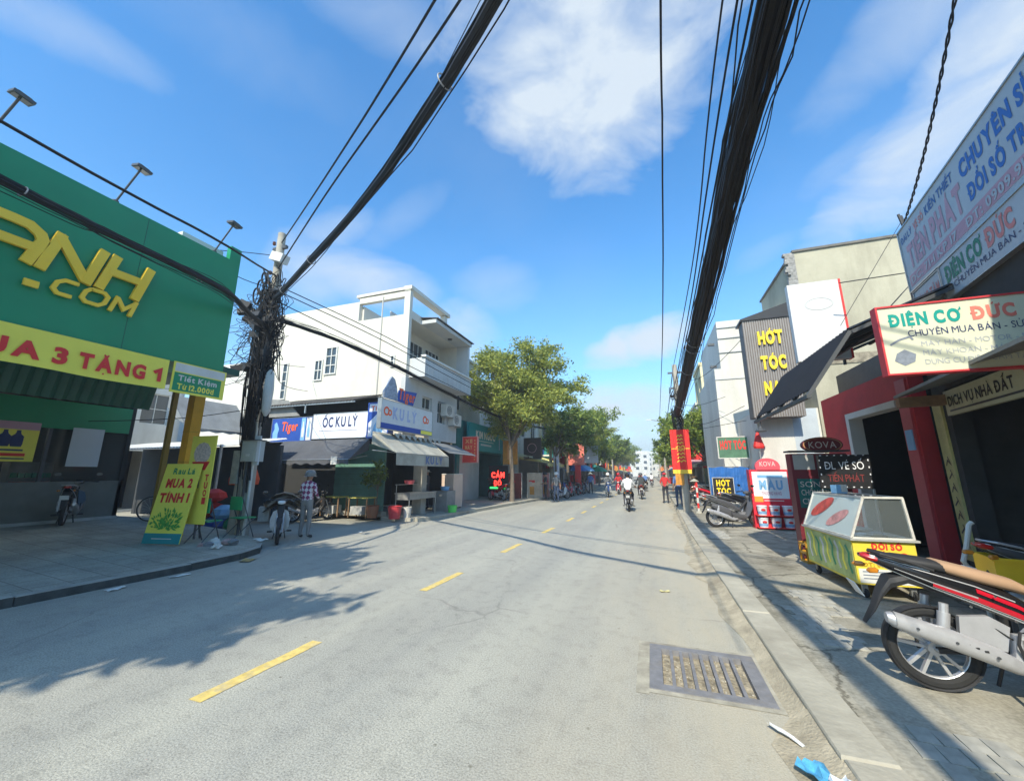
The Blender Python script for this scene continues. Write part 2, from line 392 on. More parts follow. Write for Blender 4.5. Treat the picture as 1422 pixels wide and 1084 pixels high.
def _mark(cp, cx, top, low, th, wd):
    'strokes for a combining mark over a letter, in cap heights'
    y = top + .1 + (.16 if low else 0)
    if cp == 0x301: return [[(cx - .02, y), (cx + .14, y + .17)]]
    if cp == 0x300: return [[(cx + .02, y), (cx - .14, y + .17)]]
    if cp == 0x302: return [[(cx - .17, y), (cx, y + .13), (cx + .17, y)]]
    if cp == 0x306: return [[(cx - .16, y + .13), (cx - .08, y + .02), (cx + .08, y + .02), (cx + .16, y + .13)]]
    if cp == 0x303: return [[(cx - .18, y + .02), (cx - .07, y + .11), (cx + .07, y + .03), (cx + .18, y + .12)]]
    if cp == 0x309: return [[(cx - .07, y + .17), (cx + .06, y + .17), (cx + .05, y + .07), (cx - .02, y)]]
    if cp == 0x323: return [[(cx - .06, -.2), (cx + .06, -.2)]]
    if cp == 0x31b: return [[(cx + wd * .42, top - .1), (cx + wd * .58, top - .02), (cx + wd * .56, top + .14)]]
    return []
def text(m, s, x0, z0, W, H, y=0, bold='b', depth=0, slant=0, gap=.13, M=None, align='fit'):
    'lettering in the xz plane, read from -y; W fits the line (None keeps natural width)'
    x = 0; items = []
    for ch in unicodedata.normalize('NFD', s):
        cp = ord(ch)
        if ch == ' ': x += .42; continue
        if cp in (0x301, 0x300, 0x302, 0x306, 0x303, 0x309, 0x323, 0x31b):
            if items: items[-1][2].append(cp)
            continue
        base = 'D' if ch == 'Đ' else 'd' if ch == 'đ' else ch
        if (bold, base) not in GL: x += .4; continue
        vs, fs, a, b = GL[bold, base]
        items.append([base, x - a, [0x111] if ch in 'Đđ' else [], b - a]); x += b - a + gap
    tot = max(x - gap, .1); sx = (W / tot) if W else H
    def P(px, py): return (x0 + (px + slant * py) * sx, y, z0 + py * H)
    if align == 'c' and not W: x0 = x0 - tot * sx / 2
    for base, ox, marks, wd in items:
        vs, fs, a, b = GL[bold, base]
        pv = [P(vx + ox, vy) for vx, vy in vs]
        if depth:
            cnt = {}
            for f in fs:
                for i in range(len(f)):
                    e = (f[i - 1], f[i]); cnt[e] = cnt.get(e, 0) + 1
            n = len(pv); fs2 = list(fs) + [tuple(i + n for i in reversed(f)) for f in fs]
            for (i, j) in cnt:
                if (j, i) not in cnt: fs2.append((j, i, i + n, j + n))
            m.add(pv + [(px, y + depth, pz) for px, _, pz in pv], fs2, M)
        else: m.add(pv, fs, M)
        top = max(v[1] for v in vs) if base.islower() else 1.0
        cx = ox + (a + b) / 2; th = .12 if bold != 'n' else .085
        low = 0x302 in marks or 0x306 in marks
        for cp in marks:
            if cp == 0x111: st = [[(ox + a - .1, .5 if base == 'D' else .82), (ox + a + wd * .45, .5 if base == 'D' else .82)]]
            else: st = _mark(cp, cx + (.16 if low and cp in (0x301, 0x300, 0x309) else 0), top, low and cp in (0x301, 0x300, 0x309, 0x303), th, wd)
            for pl in st:
                q = MB(); q.ribbon(pl, th, 0, 0)
                qq = [P(vx, vz) for vx, _, vz in q.v]
                if depth: 
                    k = len(qq); bf = q.f + [tuple(i + k for i in reversed(f)) for f in q.f]
                    nn = k // 2; bf += [(i, k + i, k + i + 1, i + 1) for i in range(nn - 1)] + [(nn + i, nn + i + 1, k + nn + i + 1, k + nn + i) for i in range(nn - 1)] + [(0, nn, k + nn, k), (nn - 1, k + nn - 1, k + 2 * nn - 1, 2 * nn - 1)]
                    m.add(qq + [(a_, y + depth, c_) for a_, _, c_ in qq], bf, M)
                else: m.add([(a_, y - .001, c_) for a_, _, c_ in qq], q.f, M)
    return tot * sx
def lettering(parent, s, x0, z0, W, H, mt, y=-.004, **k):
    m = MB(); text(m, s, x0, z0, W, H, y, **k); return m.build('lettering', mt, parent)
# ------------------------------------------------------------------ palette
def paving_mat(name, c1, c2, mort, bw, bh, ms=.012, bump=.3, mott=0):
    m = bpy.data.materials.new(name); m.use_nodes = True; n, l = m.node_tree.nodes, m.node_tree.links
    p = n['Principled BSDF']; p.inputs['Roughness'].default_value = .85; p.inputs['Specular IOR Level'].default_value = .3
    tc = n.new('ShaderNodeTexCoord'); b = n.new('ShaderNodeTexBrick'); l.new(tc.outputs['Object'], b.inputs['Vector'])
    b.inputs['Scale'].default_value = 1; b.inputs['Brick Width'].default_value = bw; b.inputs['Row Height'].default_value = bh; b.inputs['Mortar Size'].default_value = ms
    b.inputs['Color1'].default_value = (*c1, 1); b.inputs['Color2'].default_value = (*c2, 1); b.inputs['Mortar'].default_value = (*mort, 1); b.offset = .0 if bw == bh else .5
    no = n.new('ShaderNodeTexNoise'); no.inputs['Scale'].default_value = .9; no.inputs['Detail'].default_value = 9; no.inputs['Roughness'].default_value = .72; l.new(tc.outputs['Object'], no.inputs['Vector'])
    r = n.new('ShaderNodeValToRGB'); l.new(no.outputs['Fac'], r.inputs[0]); r.color_ramp.elements[0].position = .32; r.color_ramp.elements[1].position = .68
    r.color_ramp.elements[0].color = (.62, .61, .58, 1); r.color_ramp.elements[1].color = (1.12, 1.1, 1.05, 1)
    g = n.new('ShaderNodeTexNoise'); g.inputs['Scale'].default_value = 40; g.inputs['Detail'].default_value = 3; l.new(tc.outputs['Object'], g.inputs['Vector'])
    r2 = n.new('ShaderNodeValToRGB'); l.new(g.outputs['Fac'], r2.inputs[0]); r2.color_ramp.elements[0].position = .3; r2.color_ramp.elements[0].color = (.8, .8, .8, 1); r2.color_ramp.elements[1].position = .65; r2.color_ramp.elements[1].color = (1.08, 1.08, 1.08, 1)
    m1 = n.new('ShaderNodeMixRGB'); m1.blend_type = 'MULTIPLY'; m1.inputs[0].default_value = 1; l.new(b.outputs['Color'], m1.inputs[1]); l.new(r.outputs[0], m1.inputs[2])
    m2 = n.new('ShaderNodeMixRGB'); m2.blend_type = 'MULTIPLY'; m2.inputs[0].default_value = 1; l.new(m1.outputs[0], m2.inputs[1]); l.new(r2.outputs[0], m2.inputs[2])
    if mott:
        q1 = n.new('ShaderNodeTexNoise'); q1.inputs['Scale'].default_value = 1.7; q1.inputs['Detail'].default_value = 10; q1.inputs['Roughness'].default_value = .75; l.new(tc.outputs['Object'], q1.inputs['Vector'])
        q2 = n.new('ShaderNodeValToRGB'); l.new(q1.outputs['Fac'], q2.inputs[0]); q2.color_ramp.elements[0].position = .36; q2.color_ramp.elements[0].color = (.50, .49, .45, 1); q2.color_ramp.elements[1].position = .52; q2.color_ramp.elements[1].color = (1, 1, 1, 1)
        m3 = n.new('ShaderNodeMixRGB'); m3.blend_type = 'MULTIPLY'; m3.inputs[0].default_value = 1; l.new(m2.outputs[0], m3.inputs[1]); l.new(q2.outputs[0], m3.inputs[2])
        v1 = n.new('ShaderNodeTexVoronoi'); v1.feature = 'DISTANCE_TO_EDGE'; v1.inputs['Scale'].default_value = .8; mq = n.new('ShaderNodeMixRGB'); mq.inputs[0].default_value = .3; l.new(tc.outputs['Object'], mq.inputs[1]); l.new(q1.outputs['Color'], mq.inputs[2]); l.new(mq.outputs[0], v1.inputs['Vector'])
        v2 = n.new('ShaderNodeValToRGB'); l.new(v1.outputs['Distance'], v2.inputs[0]); v2.color_ramp.elements[0].position = .004; v2.color_ramp.elements[0].color = (.35, .34, .31, 1); v2.color_ramp.elements[1].position = .012; v2.color_ramp.elements[1].color = (1, 1, 1, 1)
        m4 = n.new('ShaderNodeMixRGB'); m4.blend_type = 'MULTIPLY'; m4.inputs[0].default_value = .8; l.new(m3.outputs[0], m4.inputs[1]); l.new(v2.outputs[0], m4.inputs[2]); m2 = m4
    l.new(m2.outputs[0], p.inputs['Base Color'])
    bu = n.new('ShaderNodeBump'); bu.inputs['Strength'].default_value = bump; bu.inputs['Distance'].default_value = .006; l.new(b.outputs['Fac'], bu.inputs['Height']); bu.invert = True
    l.new(bu.outputs[0], p.inputs['Normal']); MATS[name] = m; return m

asph = asphalt_mat()
conc = mat('concrete', (.40, .38, .32), .88, .22, 1.6, bump=.25, bscale=30, dirt=.7, dirtcol=(.13, .115, .09))
kerbm = mat('kerb concrete', (.41, .385, .31), .88, .25, 2.2, bump=.3, bscale=25, dirt=.6, dirtcol=(.17, .14, .1))
pave_l = paving_mat('forecourt paving', (.44, .44, .39), (.37, .38, .34), (.25, .245, .22), .40, .40, .008)
pave_r = paving_mat('old pavement', (.40, .38, .32), (.385, .365, .305), (.34, .32, .265), 1.1, 1.1, .004, bump=.12, mott=1)
white = mat('white paint', (.64, .63, .58), .7, .10, 1.2, dirt=.55, dirtcol=(.33, .30, .25), streak=1)
creamw = mat('cream plaster', (.62, .59, .51), .85, .09, .9, dirt=.8, dirtcol=(.40, .365, .30), streak=1)
greyw = mat('grey plaster', (.50, .51, .50), .85, .1, 1.0, dirt=.45, dirtcol=(.22, .21, .19), streak=1)
beigew = mat('bare cement wall', (.42, .39, .29), .9, .13, 1.1, dirt=.85, dirtcol=(.17, .145, .10), streak=1, bump=.15, bscale=12)
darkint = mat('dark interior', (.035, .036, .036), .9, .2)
midint = mat('shop interior', (.22, .22, .20), .85, .3)
greenp = mat('green panel', (.010, .25, .105), .42, .10, .9, spec=.45, dirt=.25, dirtcol=(.03, .17, .10), streak=1)
dgreen = mat('dark green sheet', (.02, .10, .07), .5, .15, 2)
gold = mat('golden yellow letters', (.92, .60, .04), .42, .05, 3, spec=.4)
goldd = mat('letter edge', (.50, .27, .02), .5, .1)
yellow = mat('yellow print', (.82, .74, .10), .6, .06, 3)
redp = mat('red print', (.68, .035, .03), .55, .08, 4)
redw = mat('red painted wall', (.50, .035, .04), .6, .2, 1.5, dirt=.4, dirtcol=(.16, .03, .03))
maroon = mat('dark maroon panel', (.16, .02, .03), .45, .2, 2)
orange_y = mat('orange yellow column', (.78, .38, .02), .5, .12, 2, dirt=.3)
bluep = mat('deep blue print', (.02, .07, .33), .5, .08, 3)
bluel = mat('light blue print', (.20, .42, .66), .5, .08, 3)
navy = mat('navy ink', (.02, .035, .12), .6, 0)
teal = mat('teal board', (.015, .24, .25), .5, .1, 1.5)
tealk = mat('teal ink', (.0, .30, .25), .6, 0)
pinkink = mat('faded red ink', (.62, .22, .20), .6, .1)
mauve = mat('faded mauve ink', (.50, .30, .36), .6, .1)
black = mat('black paint', (.018, .018, .02), .45, .15)
rubber = mat('black rubber', (.022, .022, .022), .8, .2, 8)
dkgrey = mat('dark grey cloth', (.05, .055, .06), .85, .25, 2)
awngrey = mat('grey awning cloth', (.20, .215, .225), .85, .2, 2, dirt=.4)
awncream = mat('cream awning cloth', (.40, .385, .32), .85, .2, 1.5, dirt=.9, dirtcol=(.14, .12, .09))
steel = mat('galvanised steel', (.42, .43, .42), .4, .2, 5, metal=.7)
chrome = mat('polished metal', (.62, .62, .62), .22, .1, 5, metal=.9)
alloy = mat('alloy', (.52, .52, .53), .42, .1, 8, metal=.55)
dsteel = mat('dark steel', (.09, .095, .10), .5, .2, 4, metal=.4)
rust = mat('rusty steel', (.12, .075, .05), .75, .4, 6)
polec = mat('pole concrete', (.40, .37, .31), .9, .18, 3, dirt=.5)
cable = mat('cable sheath', (.012, .012, .013), .6, 0, spec=.3)
shutg = mat('green roller shutters', (.12, .26, .21), .55, .2, 2, dirt=.4)
glassm = glass_mat('shop glass', (.25, .3, .3), .06)
wglass = mat('window glass dark', (.045, .06, .07), .12, .3, 1, spec=.7)
roofz = mat('zinc roof sheet', (.22, .22, .21), .6, .35, 2, dirt=.6)
wood = mat('worn timber', (.25, .15, .08), .7, .35, 4)
lampw = mat('lit tube', (.9, 1, .95), .5, 0, emit=5)

# ------------------------------------------------------------------ ground
g = MB(); g.box(-400, 400, -150, 900, -1, -.06); setting(g.build('ground', conc))
GX0, GX1, GY0, GY1 = -.06, .70, 3.68, 4.44          # the opening under the drain grate
m = MB()
xs = [-9.6, -7, -5, -3, -1.5, GX0, GX1, 1.6]; ys = [-40, 0, GY0, GY1, 10, 30, 80, 420]
for i in range(len(xs) - 1):
    for j in range(len(ys) - 1):
        if xs[i] == GX0 and ys[j] == GY0: continue
        m.quad((xs[i], ys[j], 0), (xs[i + 1], ys[j], 0), (xs[i + 1], ys[j + 1], 0), (xs[i], ys[j + 1], 0))
road = setting(m.build('road', asph))
m = MB(); m.quad((-60, 5.5, 0), (-9.6, 5.5, 0), (-9.6, 14, 0), (-60, 14, 0)); setting(m.build('side_street', asph))
ymark = mat('yellow road paint', (.72, .54, .17), .75, .3, 14, dirt=1.0, dirtcol=(.36, .35, .31))
lane = thing('road_marking', None, None); lane['kind'] = 'structure'
def lane_x(y): return -3.32 + .036 * max(0, y - 2) if y < 14 else -2.89 + .012 * (y - 14)
k = 0
for y in [-3.6, -.6] + [2.34 + 2.97 * i for i in range(14)]:
    L = 1.12; m = MB(); x0, x1 = lane_x(y), lane_x(y + L); w = .062; e = []
    n = 7
    for i in range(n + 1): e.append((x0 + (x1 - x0) * i / n, y + L * i / n))
    for i in range(n):
        j0 = random.uniform(-.006, .006); j1 = random.uniform(-.006, .006)
        m.quad((e[i][0] - w + j0, e[i][1], .004), (e[i][0] + w + j1, e[i][1], .004), (e[i + 1][0] + w + j1, e[i + 1][1], .004), (e[i + 1][0] - w + j0, e[i + 1][1], .004))
    m.build('lane_dash', ymark, lane)

def poly_slab(name, poly, z0, z1, mt, kind=True):
    m = MB(); m.slab(poly, z0, z1); o = m.build(name, mt)
    if kind: setting(o)
    return o
RK = [(.90, -30), (.90, 3), (.90, 8), (.90, 12), (1.02, 18), (1.2, 30), (1.4, 60), (1.5, 300)]
LK = [(-7.75, 12.3), (-7.5, 13.2), (-7.35, 15.5), (-7.05, 19), (-6.65, 24), (-6.0, 32), (-5.6, 45), (-5.5, 300)]
poly_slab('pavement', [(7.5, -30)] + [(7.5, 300)] + list(reversed([(x + .26, y) for x, y in RK])), -.05, .10, pave_r)
poly_slab('pavement', [(-12, 12.3)] + [(x - .16, y) for x, y in LK] + [(-12, 300)], -.05, .115, conc)
# kerb stones
kl = thing('kerb', None, None); kl['kind'] = 'structure'
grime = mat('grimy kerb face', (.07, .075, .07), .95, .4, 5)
def kerbrun(P, side, w, top, root, step=1.0, ymax=60, faces=None, tops=None):
    acc = []
    for (a, b) in zip(P, P[1:]):
        a, b = Vector(a), Vector(b); d = b - a; n = max(1, round(d.length / step)); u = d.normalized(); q = Vector((u.y, -u.x)) * side
        for i in range(n):
            p0 = a + d * (i / n) + u * .006; p1 = a + d * ((i + 1) / n) - u * .006
            if p0.y > ymax or p0.y < -6: continue
            m = MB(); z = top + random.uniform(-.006, .006); j = random.uniform(-.006, .006)
            s0, s1 = [(p0.x + j, p0.y), (p1.x + j, p1.y)]; t1, t0 = p1 + q * w, p0 + q * w
            pl = [s0, s1, tuple(t1), tuple(t0)]
            if side < 0: pl = pl[::-1]
            pl = pl[::-1]
            ch = .03
            m.cur = 1; m.slab(pl, -.05, z - .012); m.cur = 0
            c = sum((Vector(v) for v in pl), Vector((0, 0))) / 4
            top_ = [((v[0] - c.x) * .95 + c.x, (v[1] - c.y) * .985 + c.y) for v in pl]
            o = len(m.v); m.add([(x, y, z - .012) for x, y in pl] + [(x, y, z) for x, y in top_], [(0, 1, 5, 4), (1, 2, 6, 5), (2, 3, 7, 6), (3, 0, 4, 7), (4, 5, 6, 7)])
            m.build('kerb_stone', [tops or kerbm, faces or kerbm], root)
kerbrun(RK, 1, .27, .112, kl, step=2.4)
m = MB(); random.seed(40); ys_ = [-8 + i * .35 for i in range(130)]; vs = []
for y in ys_:
    w = .26 + random.uniform(-.08, .06) + .07 * math.sin(y * .9); xr = .905 if y < 12 else .905 + (y - 12) * .02
    if 3.4 < y < 4.75: w = .115 + random.uniform(-.01, .01)
    hgt = .096 + random.uniform(-.022, .010)
    vs += [(xr - w, y, .0035), (xr - w * .5, y, .022 + random.uniform(0, .012)), (xr + .004, y, hgt)]
m.add(vs, [(3 * i + j, 3 * i + j + 1, 3 * i + j + 4, 3 * i + j + 3) for i in range(len(ys_) - 1) for j in range(2)])
setting(m.build('gutter_silt', mat('gutter sand', (.43, .375, .27), .95, .35, 5, bump=.5, bscale=50, dirt=.75, dirtcol=(.16, .125, .085)), smooth=True, angle=60))
kf = thing('kerb', None, None); kf['kind'] = 'structure'
kerbrun(LK, -1, .17, .13, kf)
FK = [(-7.95, -12), (-7.9, 0), (-7.72, 3.0), (-7.62, 5.0), (-7.66, 5.9), (-7.9, 6.5), (-8.4, 6.95), (-9.6, 7.35), (-12, 7.5)]
kg = thing('kerb', None, None); kg['kind'] = 'structure'
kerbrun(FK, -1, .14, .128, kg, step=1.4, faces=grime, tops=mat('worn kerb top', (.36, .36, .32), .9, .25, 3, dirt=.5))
# forecourt that climbs gently from the kerb to the shop
def court_z(x): return .12 if x > -7.8 else .12 + .33 * min(1, (-7.8 - x) / 5.2)
m = MB(); n = 16
def court_front(y):
    for (a, b) in zip(FK, FK[1:]):
        if a[1] <= y <= b[1] and b[1] > a[1]: return a[0] + (b[0] - a[0]) * (y - a[1]) / (b[1] - a[1]) - .13
    return FK[-1][0]
yy = [-12, -6, -3, 0, 1.5, 3, 4, 5, 5.5, 5.9, 6.2, 6.5, 6.75, 6.95, 7.15, 7.35]
rows = []
for y in yy:
    xf = court_front(y); rows.append([(xf + (-16 - xf) * (i / n) ** 1.0, y) for i in range(n + 1)])
vs = [(x, y, court_z(x)) for r_ in rows for x, y in r_]
m.add(vs, [((j + 1) * (n + 1) + i, (j + 1) * (n + 1) + i + 1, j * (n + 1) + i + 1, j * (n + 1) + i)[::-1] for j in range(len(yy) - 1) for i in range(n)])
k0 = len(m.v); e = rows[-1]
m.add([(x, y, court_z(x)) for x, y in e] + [(x, y, -.05) for x, y in e], [(i, i + 1, n + 2 + i, n + 1 + i) for i in range(n)])
setting(m.build('forecourt', pave_l))

# patches of brick-shaped pavers in the right-hand pavement
paver = mat('paver', (.40, .385, .33), .85, .25, 7, dirt=.4)
pv = thing('paver_patch', None, None); pv['kind'] = 'structure'
for (px, py, nx, ny, rz) in ((1.46, 4.78, 3, 7, 2), (1.72, 5.72, 3, 6, 4), (1.35, 2.55, 8, 6, -3), (1.32, 11.2, 4, 9, 0)):
    for i in range(nx):
        for j in range(ny):
            if random.random() < .08: continue
            a = R(rz); x = i * .115 + (.055 if j % 2 else 0); y = j * .17
            m = MB(); m.box(-.0545, .0545, -.082, .082, 0, .008 + random.uniform(0, .005))
            o = m.build('paver', paver, pv); o.location = (px + x * math.cos(a) - y * math.sin(a), py + x * math.sin(a) + y * math.cos(a), .098); o.rotation_euler = (random.uniform(-.02, .02), random.uniform(-.02, .02), a + random.uniform(-.03, .03))

# drain grate
gr = thing('drain_grate', 'rusty rectangular steel drain grate set in the road beside the right kerb', 'drain grate', ((GX0 + GX1) / 2, (GY0 + GY1) / 2, 0))
grm = mat('weathered grate steel', (.25, .245, .25), .7, .25, 9, metal=.25, dirt=.7, dirtcol=(.25, .2, .13))
hx, hy = (GX1 - GX0) / 2, (GY1 - GY0) / 2
m = MB(); m.box(-hx - .06, -hx + .045, -hy - .05, hy + .05, -.05, .010); m.box(hx - .045, hx + .06, -hy - .05, hy + .05, -.05, .010)
m.box(-hx + .045, hx - .045, -hy - .05, -hy + .04, -.05, .0095); m.box(-hx + .045, hx - .045, hy - .04, hy + .05, -.05, .0095); m.build('frame', grm, gr)
for i in range(7):
    x = -hx + .045 + (i + 1) * (2 * hx - .09) / 8
    q = MB(); q.box(x - .013, x + .013, -hy + .04, hy - .04, -.039, .006); q.build('bar', grm, gr)
m = MB(); m.box(-hx, hx, -hy, hy, -.12, -.040); m.build('silt', mat('silt', (.36, .31, .22), .95, .6, 14, bump=.8, bscale=40), gr)
q = MB()
for i in range(70):
    x, y = random.uniform(-hx + .05, hx - .05), random.uniform(-hy + .05, hy - .05); s = random.uniform(.006, .02)
    q.cbox((x, y, -.036), (s, s * random.uniform(.5, 2), .012), (random.random(), random.random(), random.random() * 3))
tag(q.build('litter', mat('grit', (.38, .35, .28), .9, .5, 30), gr), kind='stuff')
# cement haunch round the grate
m = MB(); a, b = .16, .105
for (x0, x1, y0, y1) in ((GX0 - a, GX0 - .061, GY0 - b - .03, GY1 + b), (GX1 + .061, GX1 + .12, GY0 - b, GY1 + b), (GX0 - .061, GX1 + .061, GY1 + .051, GY1 + b), (GX0 - .061, GX1 + .061, GY0 - b, GY0 - .051)):
    m.quad((x0, y0, .004), (x1, y0, .004), (x1, y1, .004), (x0, y1, .004))
setting(m.build('grate_surround', mat('cement haunch', (.40, .37, .29), .9, .35, 6, dirt=.6)))
# ------------------------------------------------------------------ buildings
def holed_wall(m, W, H, holes, y0=0, y1=.2, z0=0):
    'wall of boxes round rectangular openings (x0, x1, z0, z1)'
    zs = sorted({z0, H, *[h[2] for h in holes], *[h[3] for h in holes]}); zs = [z for z in zs if z0 <= z <= H]
    for a, b in zip(zs, zs[1:]):
        cut = sorted([(h[0], h[1]) for h in holes if h[2] <= a + 1e-6 and h[3] >= b - 1e-6]); x = 0
        for c, d in cut:
            if c > x + 1e-6: m.box(x, c, y0, y1, a, b)
            x = max(x, d)
        if x < W - 1e-6: m.box(x, W, y0, y1, a, b)
def window(parent, x0, x1, z0, z1, y=.12, cols=2, rows=2, fm=None, gm=None, t=.045):
    fm = fm or MATS['white paint']; gm = gm or wglass
    m = MB(); m.box(x0, x0 + t, y - .03, y + .03, z0, z1); m.box(x1 - t, x1, y - .03, y + .03, z0, z1)
    m.box(x0 + t, x1 - t, y - .03, y + .03, z0, z0 + t); m.box(x0 + t, x1 - t, y - .03, y + .03, z1 - t, z1)
    for i in range(1, cols): x = x0 + (x1 - x0) * i / cols; m.box(x - t / 3, x + t / 3, y - .022, y + .022, z0 + t, z1 - t)
    for j in range(1, rows):
        z = z0 + (z1 - z0) * j / rows
        for i in range(cols):
            a = x0 + (x1 - x0) * i / cols + t / 3; b = x0 + (x1 - x0) * (i + 1) / cols - t / 3
            m.box(a, b, y - .018, y + .018, z - t / 3, z + t / 3)
    f = m.build('window', fm, parent)
    q = MB(); q.box(x0 + .01, x1 - .01, y + .004, y + .012, z0 + .01, z1 - .01); q.build('pane', gm, f)
    return f
def corrugated(m, x0, x1, p0, p1, pitch=.12, amp=.02, nrm=(0, 0, 1)):
    'ribbed sheet: profile runs along x, p0 and p1 are (y, z) of its two edges'
    n = max(4, int((x1 - x0) / pitch * 2)); vs = []
    d = Vector((0, p1[0] - p0[0], p1[1] - p0[1])).normalized(); nv = Vector((1, 0, 0)).cross(d)
    for i in range(n + 1):
        x = x0 + (x1 - x0) * i / n; o = nv * (amp if i % 2 else -amp)
        vs += [(x, p0[0] + o.y, p0[1] + o.z), (x, p1[0] + o.y, p1[1] + o.z)]
    fs = [(2 * i, 2 * i + 2, 2 * i + 3, 2 * i + 1) for i in range(n)]
    k = len(vs); th = nv * .006
    vs += [(a + th.x, b + th.y, c + th.z) for a, b, c in vs]
    m.add(vs, fs + [tuple(j + k for j in reversed(f)) for f in fs]); return m
def awning(parent, x0, x1, z0, z1, out, mt, y=0, valance=.22, scallop=True, arms=True, name='awning'):
    'cloth awning falling from (y, z1) to (y-out, z0)'
    m = MB(); n = max(2, int((x1 - x0) / .25)); vs = []; rows = 5
    for j in range(rows + 1):
        t = j / rows
        for i in range(n + 1):
            s = i / n; sag = -.05 * math.sin(math.pi * t) + .012 * math.sin(i * 2.1)
            vs.append((x0 + (x1 - x0) * s, y - out * t, z1 + (z0 - z1) * t + sag * (1 if 0 < t < 1 else 0)))
    for i in range(n + 1):
        drop = valance * (1 + (.25 * math.cos(i * math.pi) if scallop else 0)); vs.append((x0 + (x1 - x0) * i / n, y - out - .015, z0 - drop))
    fs = [(j * (n + 1) + i, (j + 1) * (n + 1) + i, (j + 1) * (n + 1) + i + 1, j * (n + 1) + i + 1) for j in range(rows + 1) for i in range(n)]
    m.add(vs, fs)
    for x in (x0, x1):
        b = (len(m.v)); m.add([(x, y, z1), (x, y - out, z0), (x, y, z1 - (z1 - z0) * .15 - .3)], [(0, 1, 2)])
    o = m.build(name, mt, parent)
    if arms:
        q = MB(); q.tube([(x0 + .02, y - out, z0), (x1 - .02, y - out, z0)], .018, 6)
        for x in (x0 + .06, x1 - .06): q.tube([(x, y, z1 - .6), (x, y - out, z0 - .01)], .014, 6)
        q.build('awning_frame', steel, o)
    return o
def signboard(name, label, cat, loc, rz, W, H, mt, depth=.12, rim=None, group=None, rimw=.04, tilt=0):
    t = thing(name, label, cat, loc, rz, group)
    if tilt: t.rotation_euler = (0, R(tilt), R(rz))
    m = MB(); m.box(0, W, 0, depth, 0, H); m.build('board', mt, t)
    if rim:
        q = MB(); w = rimw
        q.box(-w, W + w, -.015, depth + .003, -w, 0); q.box(-w, W + w, -.015, depth + .003, H, H + w); q.box(-w, 0, -.015, depth + .003, 0, H); q.box(W, W + w, -.015, depth + .003, 0, H)
        q.build('rim', rim, t)
    return t
def panel(parent, x0, x1, z0, z1, mt, y=-.0025, name='print'):
    m = MB(); m.box(x0, x1, y, y + .002, z0, z1); return m.build(name, mt, parent)

# ---- green grocery shop
gs = thing('grocery_store', 'green grocery shop with raised golden letters on a deep roof sign and a covered forecourt', 'shop', (-8.3, -6, 0), 90)
# local x runs along the street (world y + 6), -y faces the road
SB0, SB1 = 3.70, 6.19
m = MB(); m.box(0, 11.45, 0, 1.0, SB0, SB1); m.box(11.22, 11.45, 0, .12, SB1, SB1 + .32); m.build('sign_board', greenp, gs)
for i in range(1, 5):
    q = MB(); q.box(i * 2.44 - .004, i * 2.44 + .004, -.003, .0, SB0 + .02, SB1 - .02); q.build('panel_joint', dgreen, gs)
q = MB(); q.box(7.3, 11.2, .5, .75, SB1, SB1 + .16); q.box(10.4, 11.2, .2, .5, SB1, SB1 + .20); q.build('parapet', white, gs)
m = MB(); m.box(0, 12.5, 1.0, 7.6, 3.95, 4.1); m.build('roof', dgreen, gs)
m = MB(); m.box(0, .2, 1.0, 6.4, .1, 3.95); m.build('side_wall', white, gs)
m = MB(); corrugated(m, 0, 11.0, (1.35, 2.92), (1.15, 3.68), .16, .03); m.build('corrugated_fascia', dgreen, gs)
m = MB(); corrugated(m, 0, 11.0, (1.3, 3.72), (6.3, 3.55), .22, .03); m.build('ceiling', dgreen, gs)
for i in range(5):
    for j in range(2):
        q = MB(); q.box(6.6 + i * 1.0, 7.15 + i * 1.0, 7.2 + j * 1.1, 7.26 + j * 1.1, 2.98, 3.01); q.build('tube_light', lampw, gs)
SFY = 5.7      # shop front
fz = court_z(-14)
q = MB(); q.box(0, 13.0, SFY, SFY + .15, fz - .3, fz + 1.0); q.build('low_wall', mat('low tiled wall', (.16, .17, .15), .5, .2, 2), gs)
q = MB(); q.box(0, 13.0, SFY - .04, SFY, fz - .3, fz + .07); q.build('skirting', mat('pale skirting', (.45, .45, .42), .6, .2), gs)
for i in range(8):
    x0 = i * 1.625; q = MB(); q.box(x0 + .03, x0 + 1.6, SFY + .05, SFY + .06, fz + 1.0, 3.4); q.build('glass_pane', glassm, gs)
    q = MB(); q.box(x0 - .03, x0 + .03, SFY + .02, SFY + .1, fz + 1.0, 3.5); q.build('mullion', dsteel, gs)
q = MB(); q.box(0, 13.0, SFY + 5, SFY + 5.1, 0, 3.6); q.box(0, 13, SFY + .2, SFY + 5, 3.5, 3.6); q.box(12.9, 13, SFY, SFY + 5, 0, 3.6); q.box(0, .1, SFY, SFY + 5, 0, 3.6); q.box(0, 13, SFY + .15, SFY + 5, fz - .1, fz); q.build('interior', darkint, gs)
random.seed(5)
for i in range(9):
    q = MB(); x = 3 + i * 1.05; q.box(x, x + .8, SFY + 1.6, SFY + 2.0, fz, fz + 1.5); sh = q.build('shelf', midint, gs)
    for k in range(3):
        q = MB()
        for j in range(6): q.box(x + .04 + j * .125, x + .14 + j * .125, SFY + 1.55, SFY + 1.6, fz + .95 + k * .22 - .3, fz + 1.07 + k * .22 - .3)
        q.build('goods', [MATS['yellow print'], redp, greenp, white][(i + k) % 4], sh)
q = MB(); q.box(10.4, 12.9, SFY - .02, SFY + .02, 2.75, 3.45); q.build('inner_sign', greenp, gs)
q = MB(); q.box(12.12, 12.35, 1.82, 2.05, court_z(-10.2), 3.95); q.build('column', orange_y, gs)
q = MB(); q.box(12.26, 12.36, 2.84, 2.94, court_z(-11.2), 3.95); q.build('column', mat('mustard post', (.30, .19, .03), .6, .2), gs)
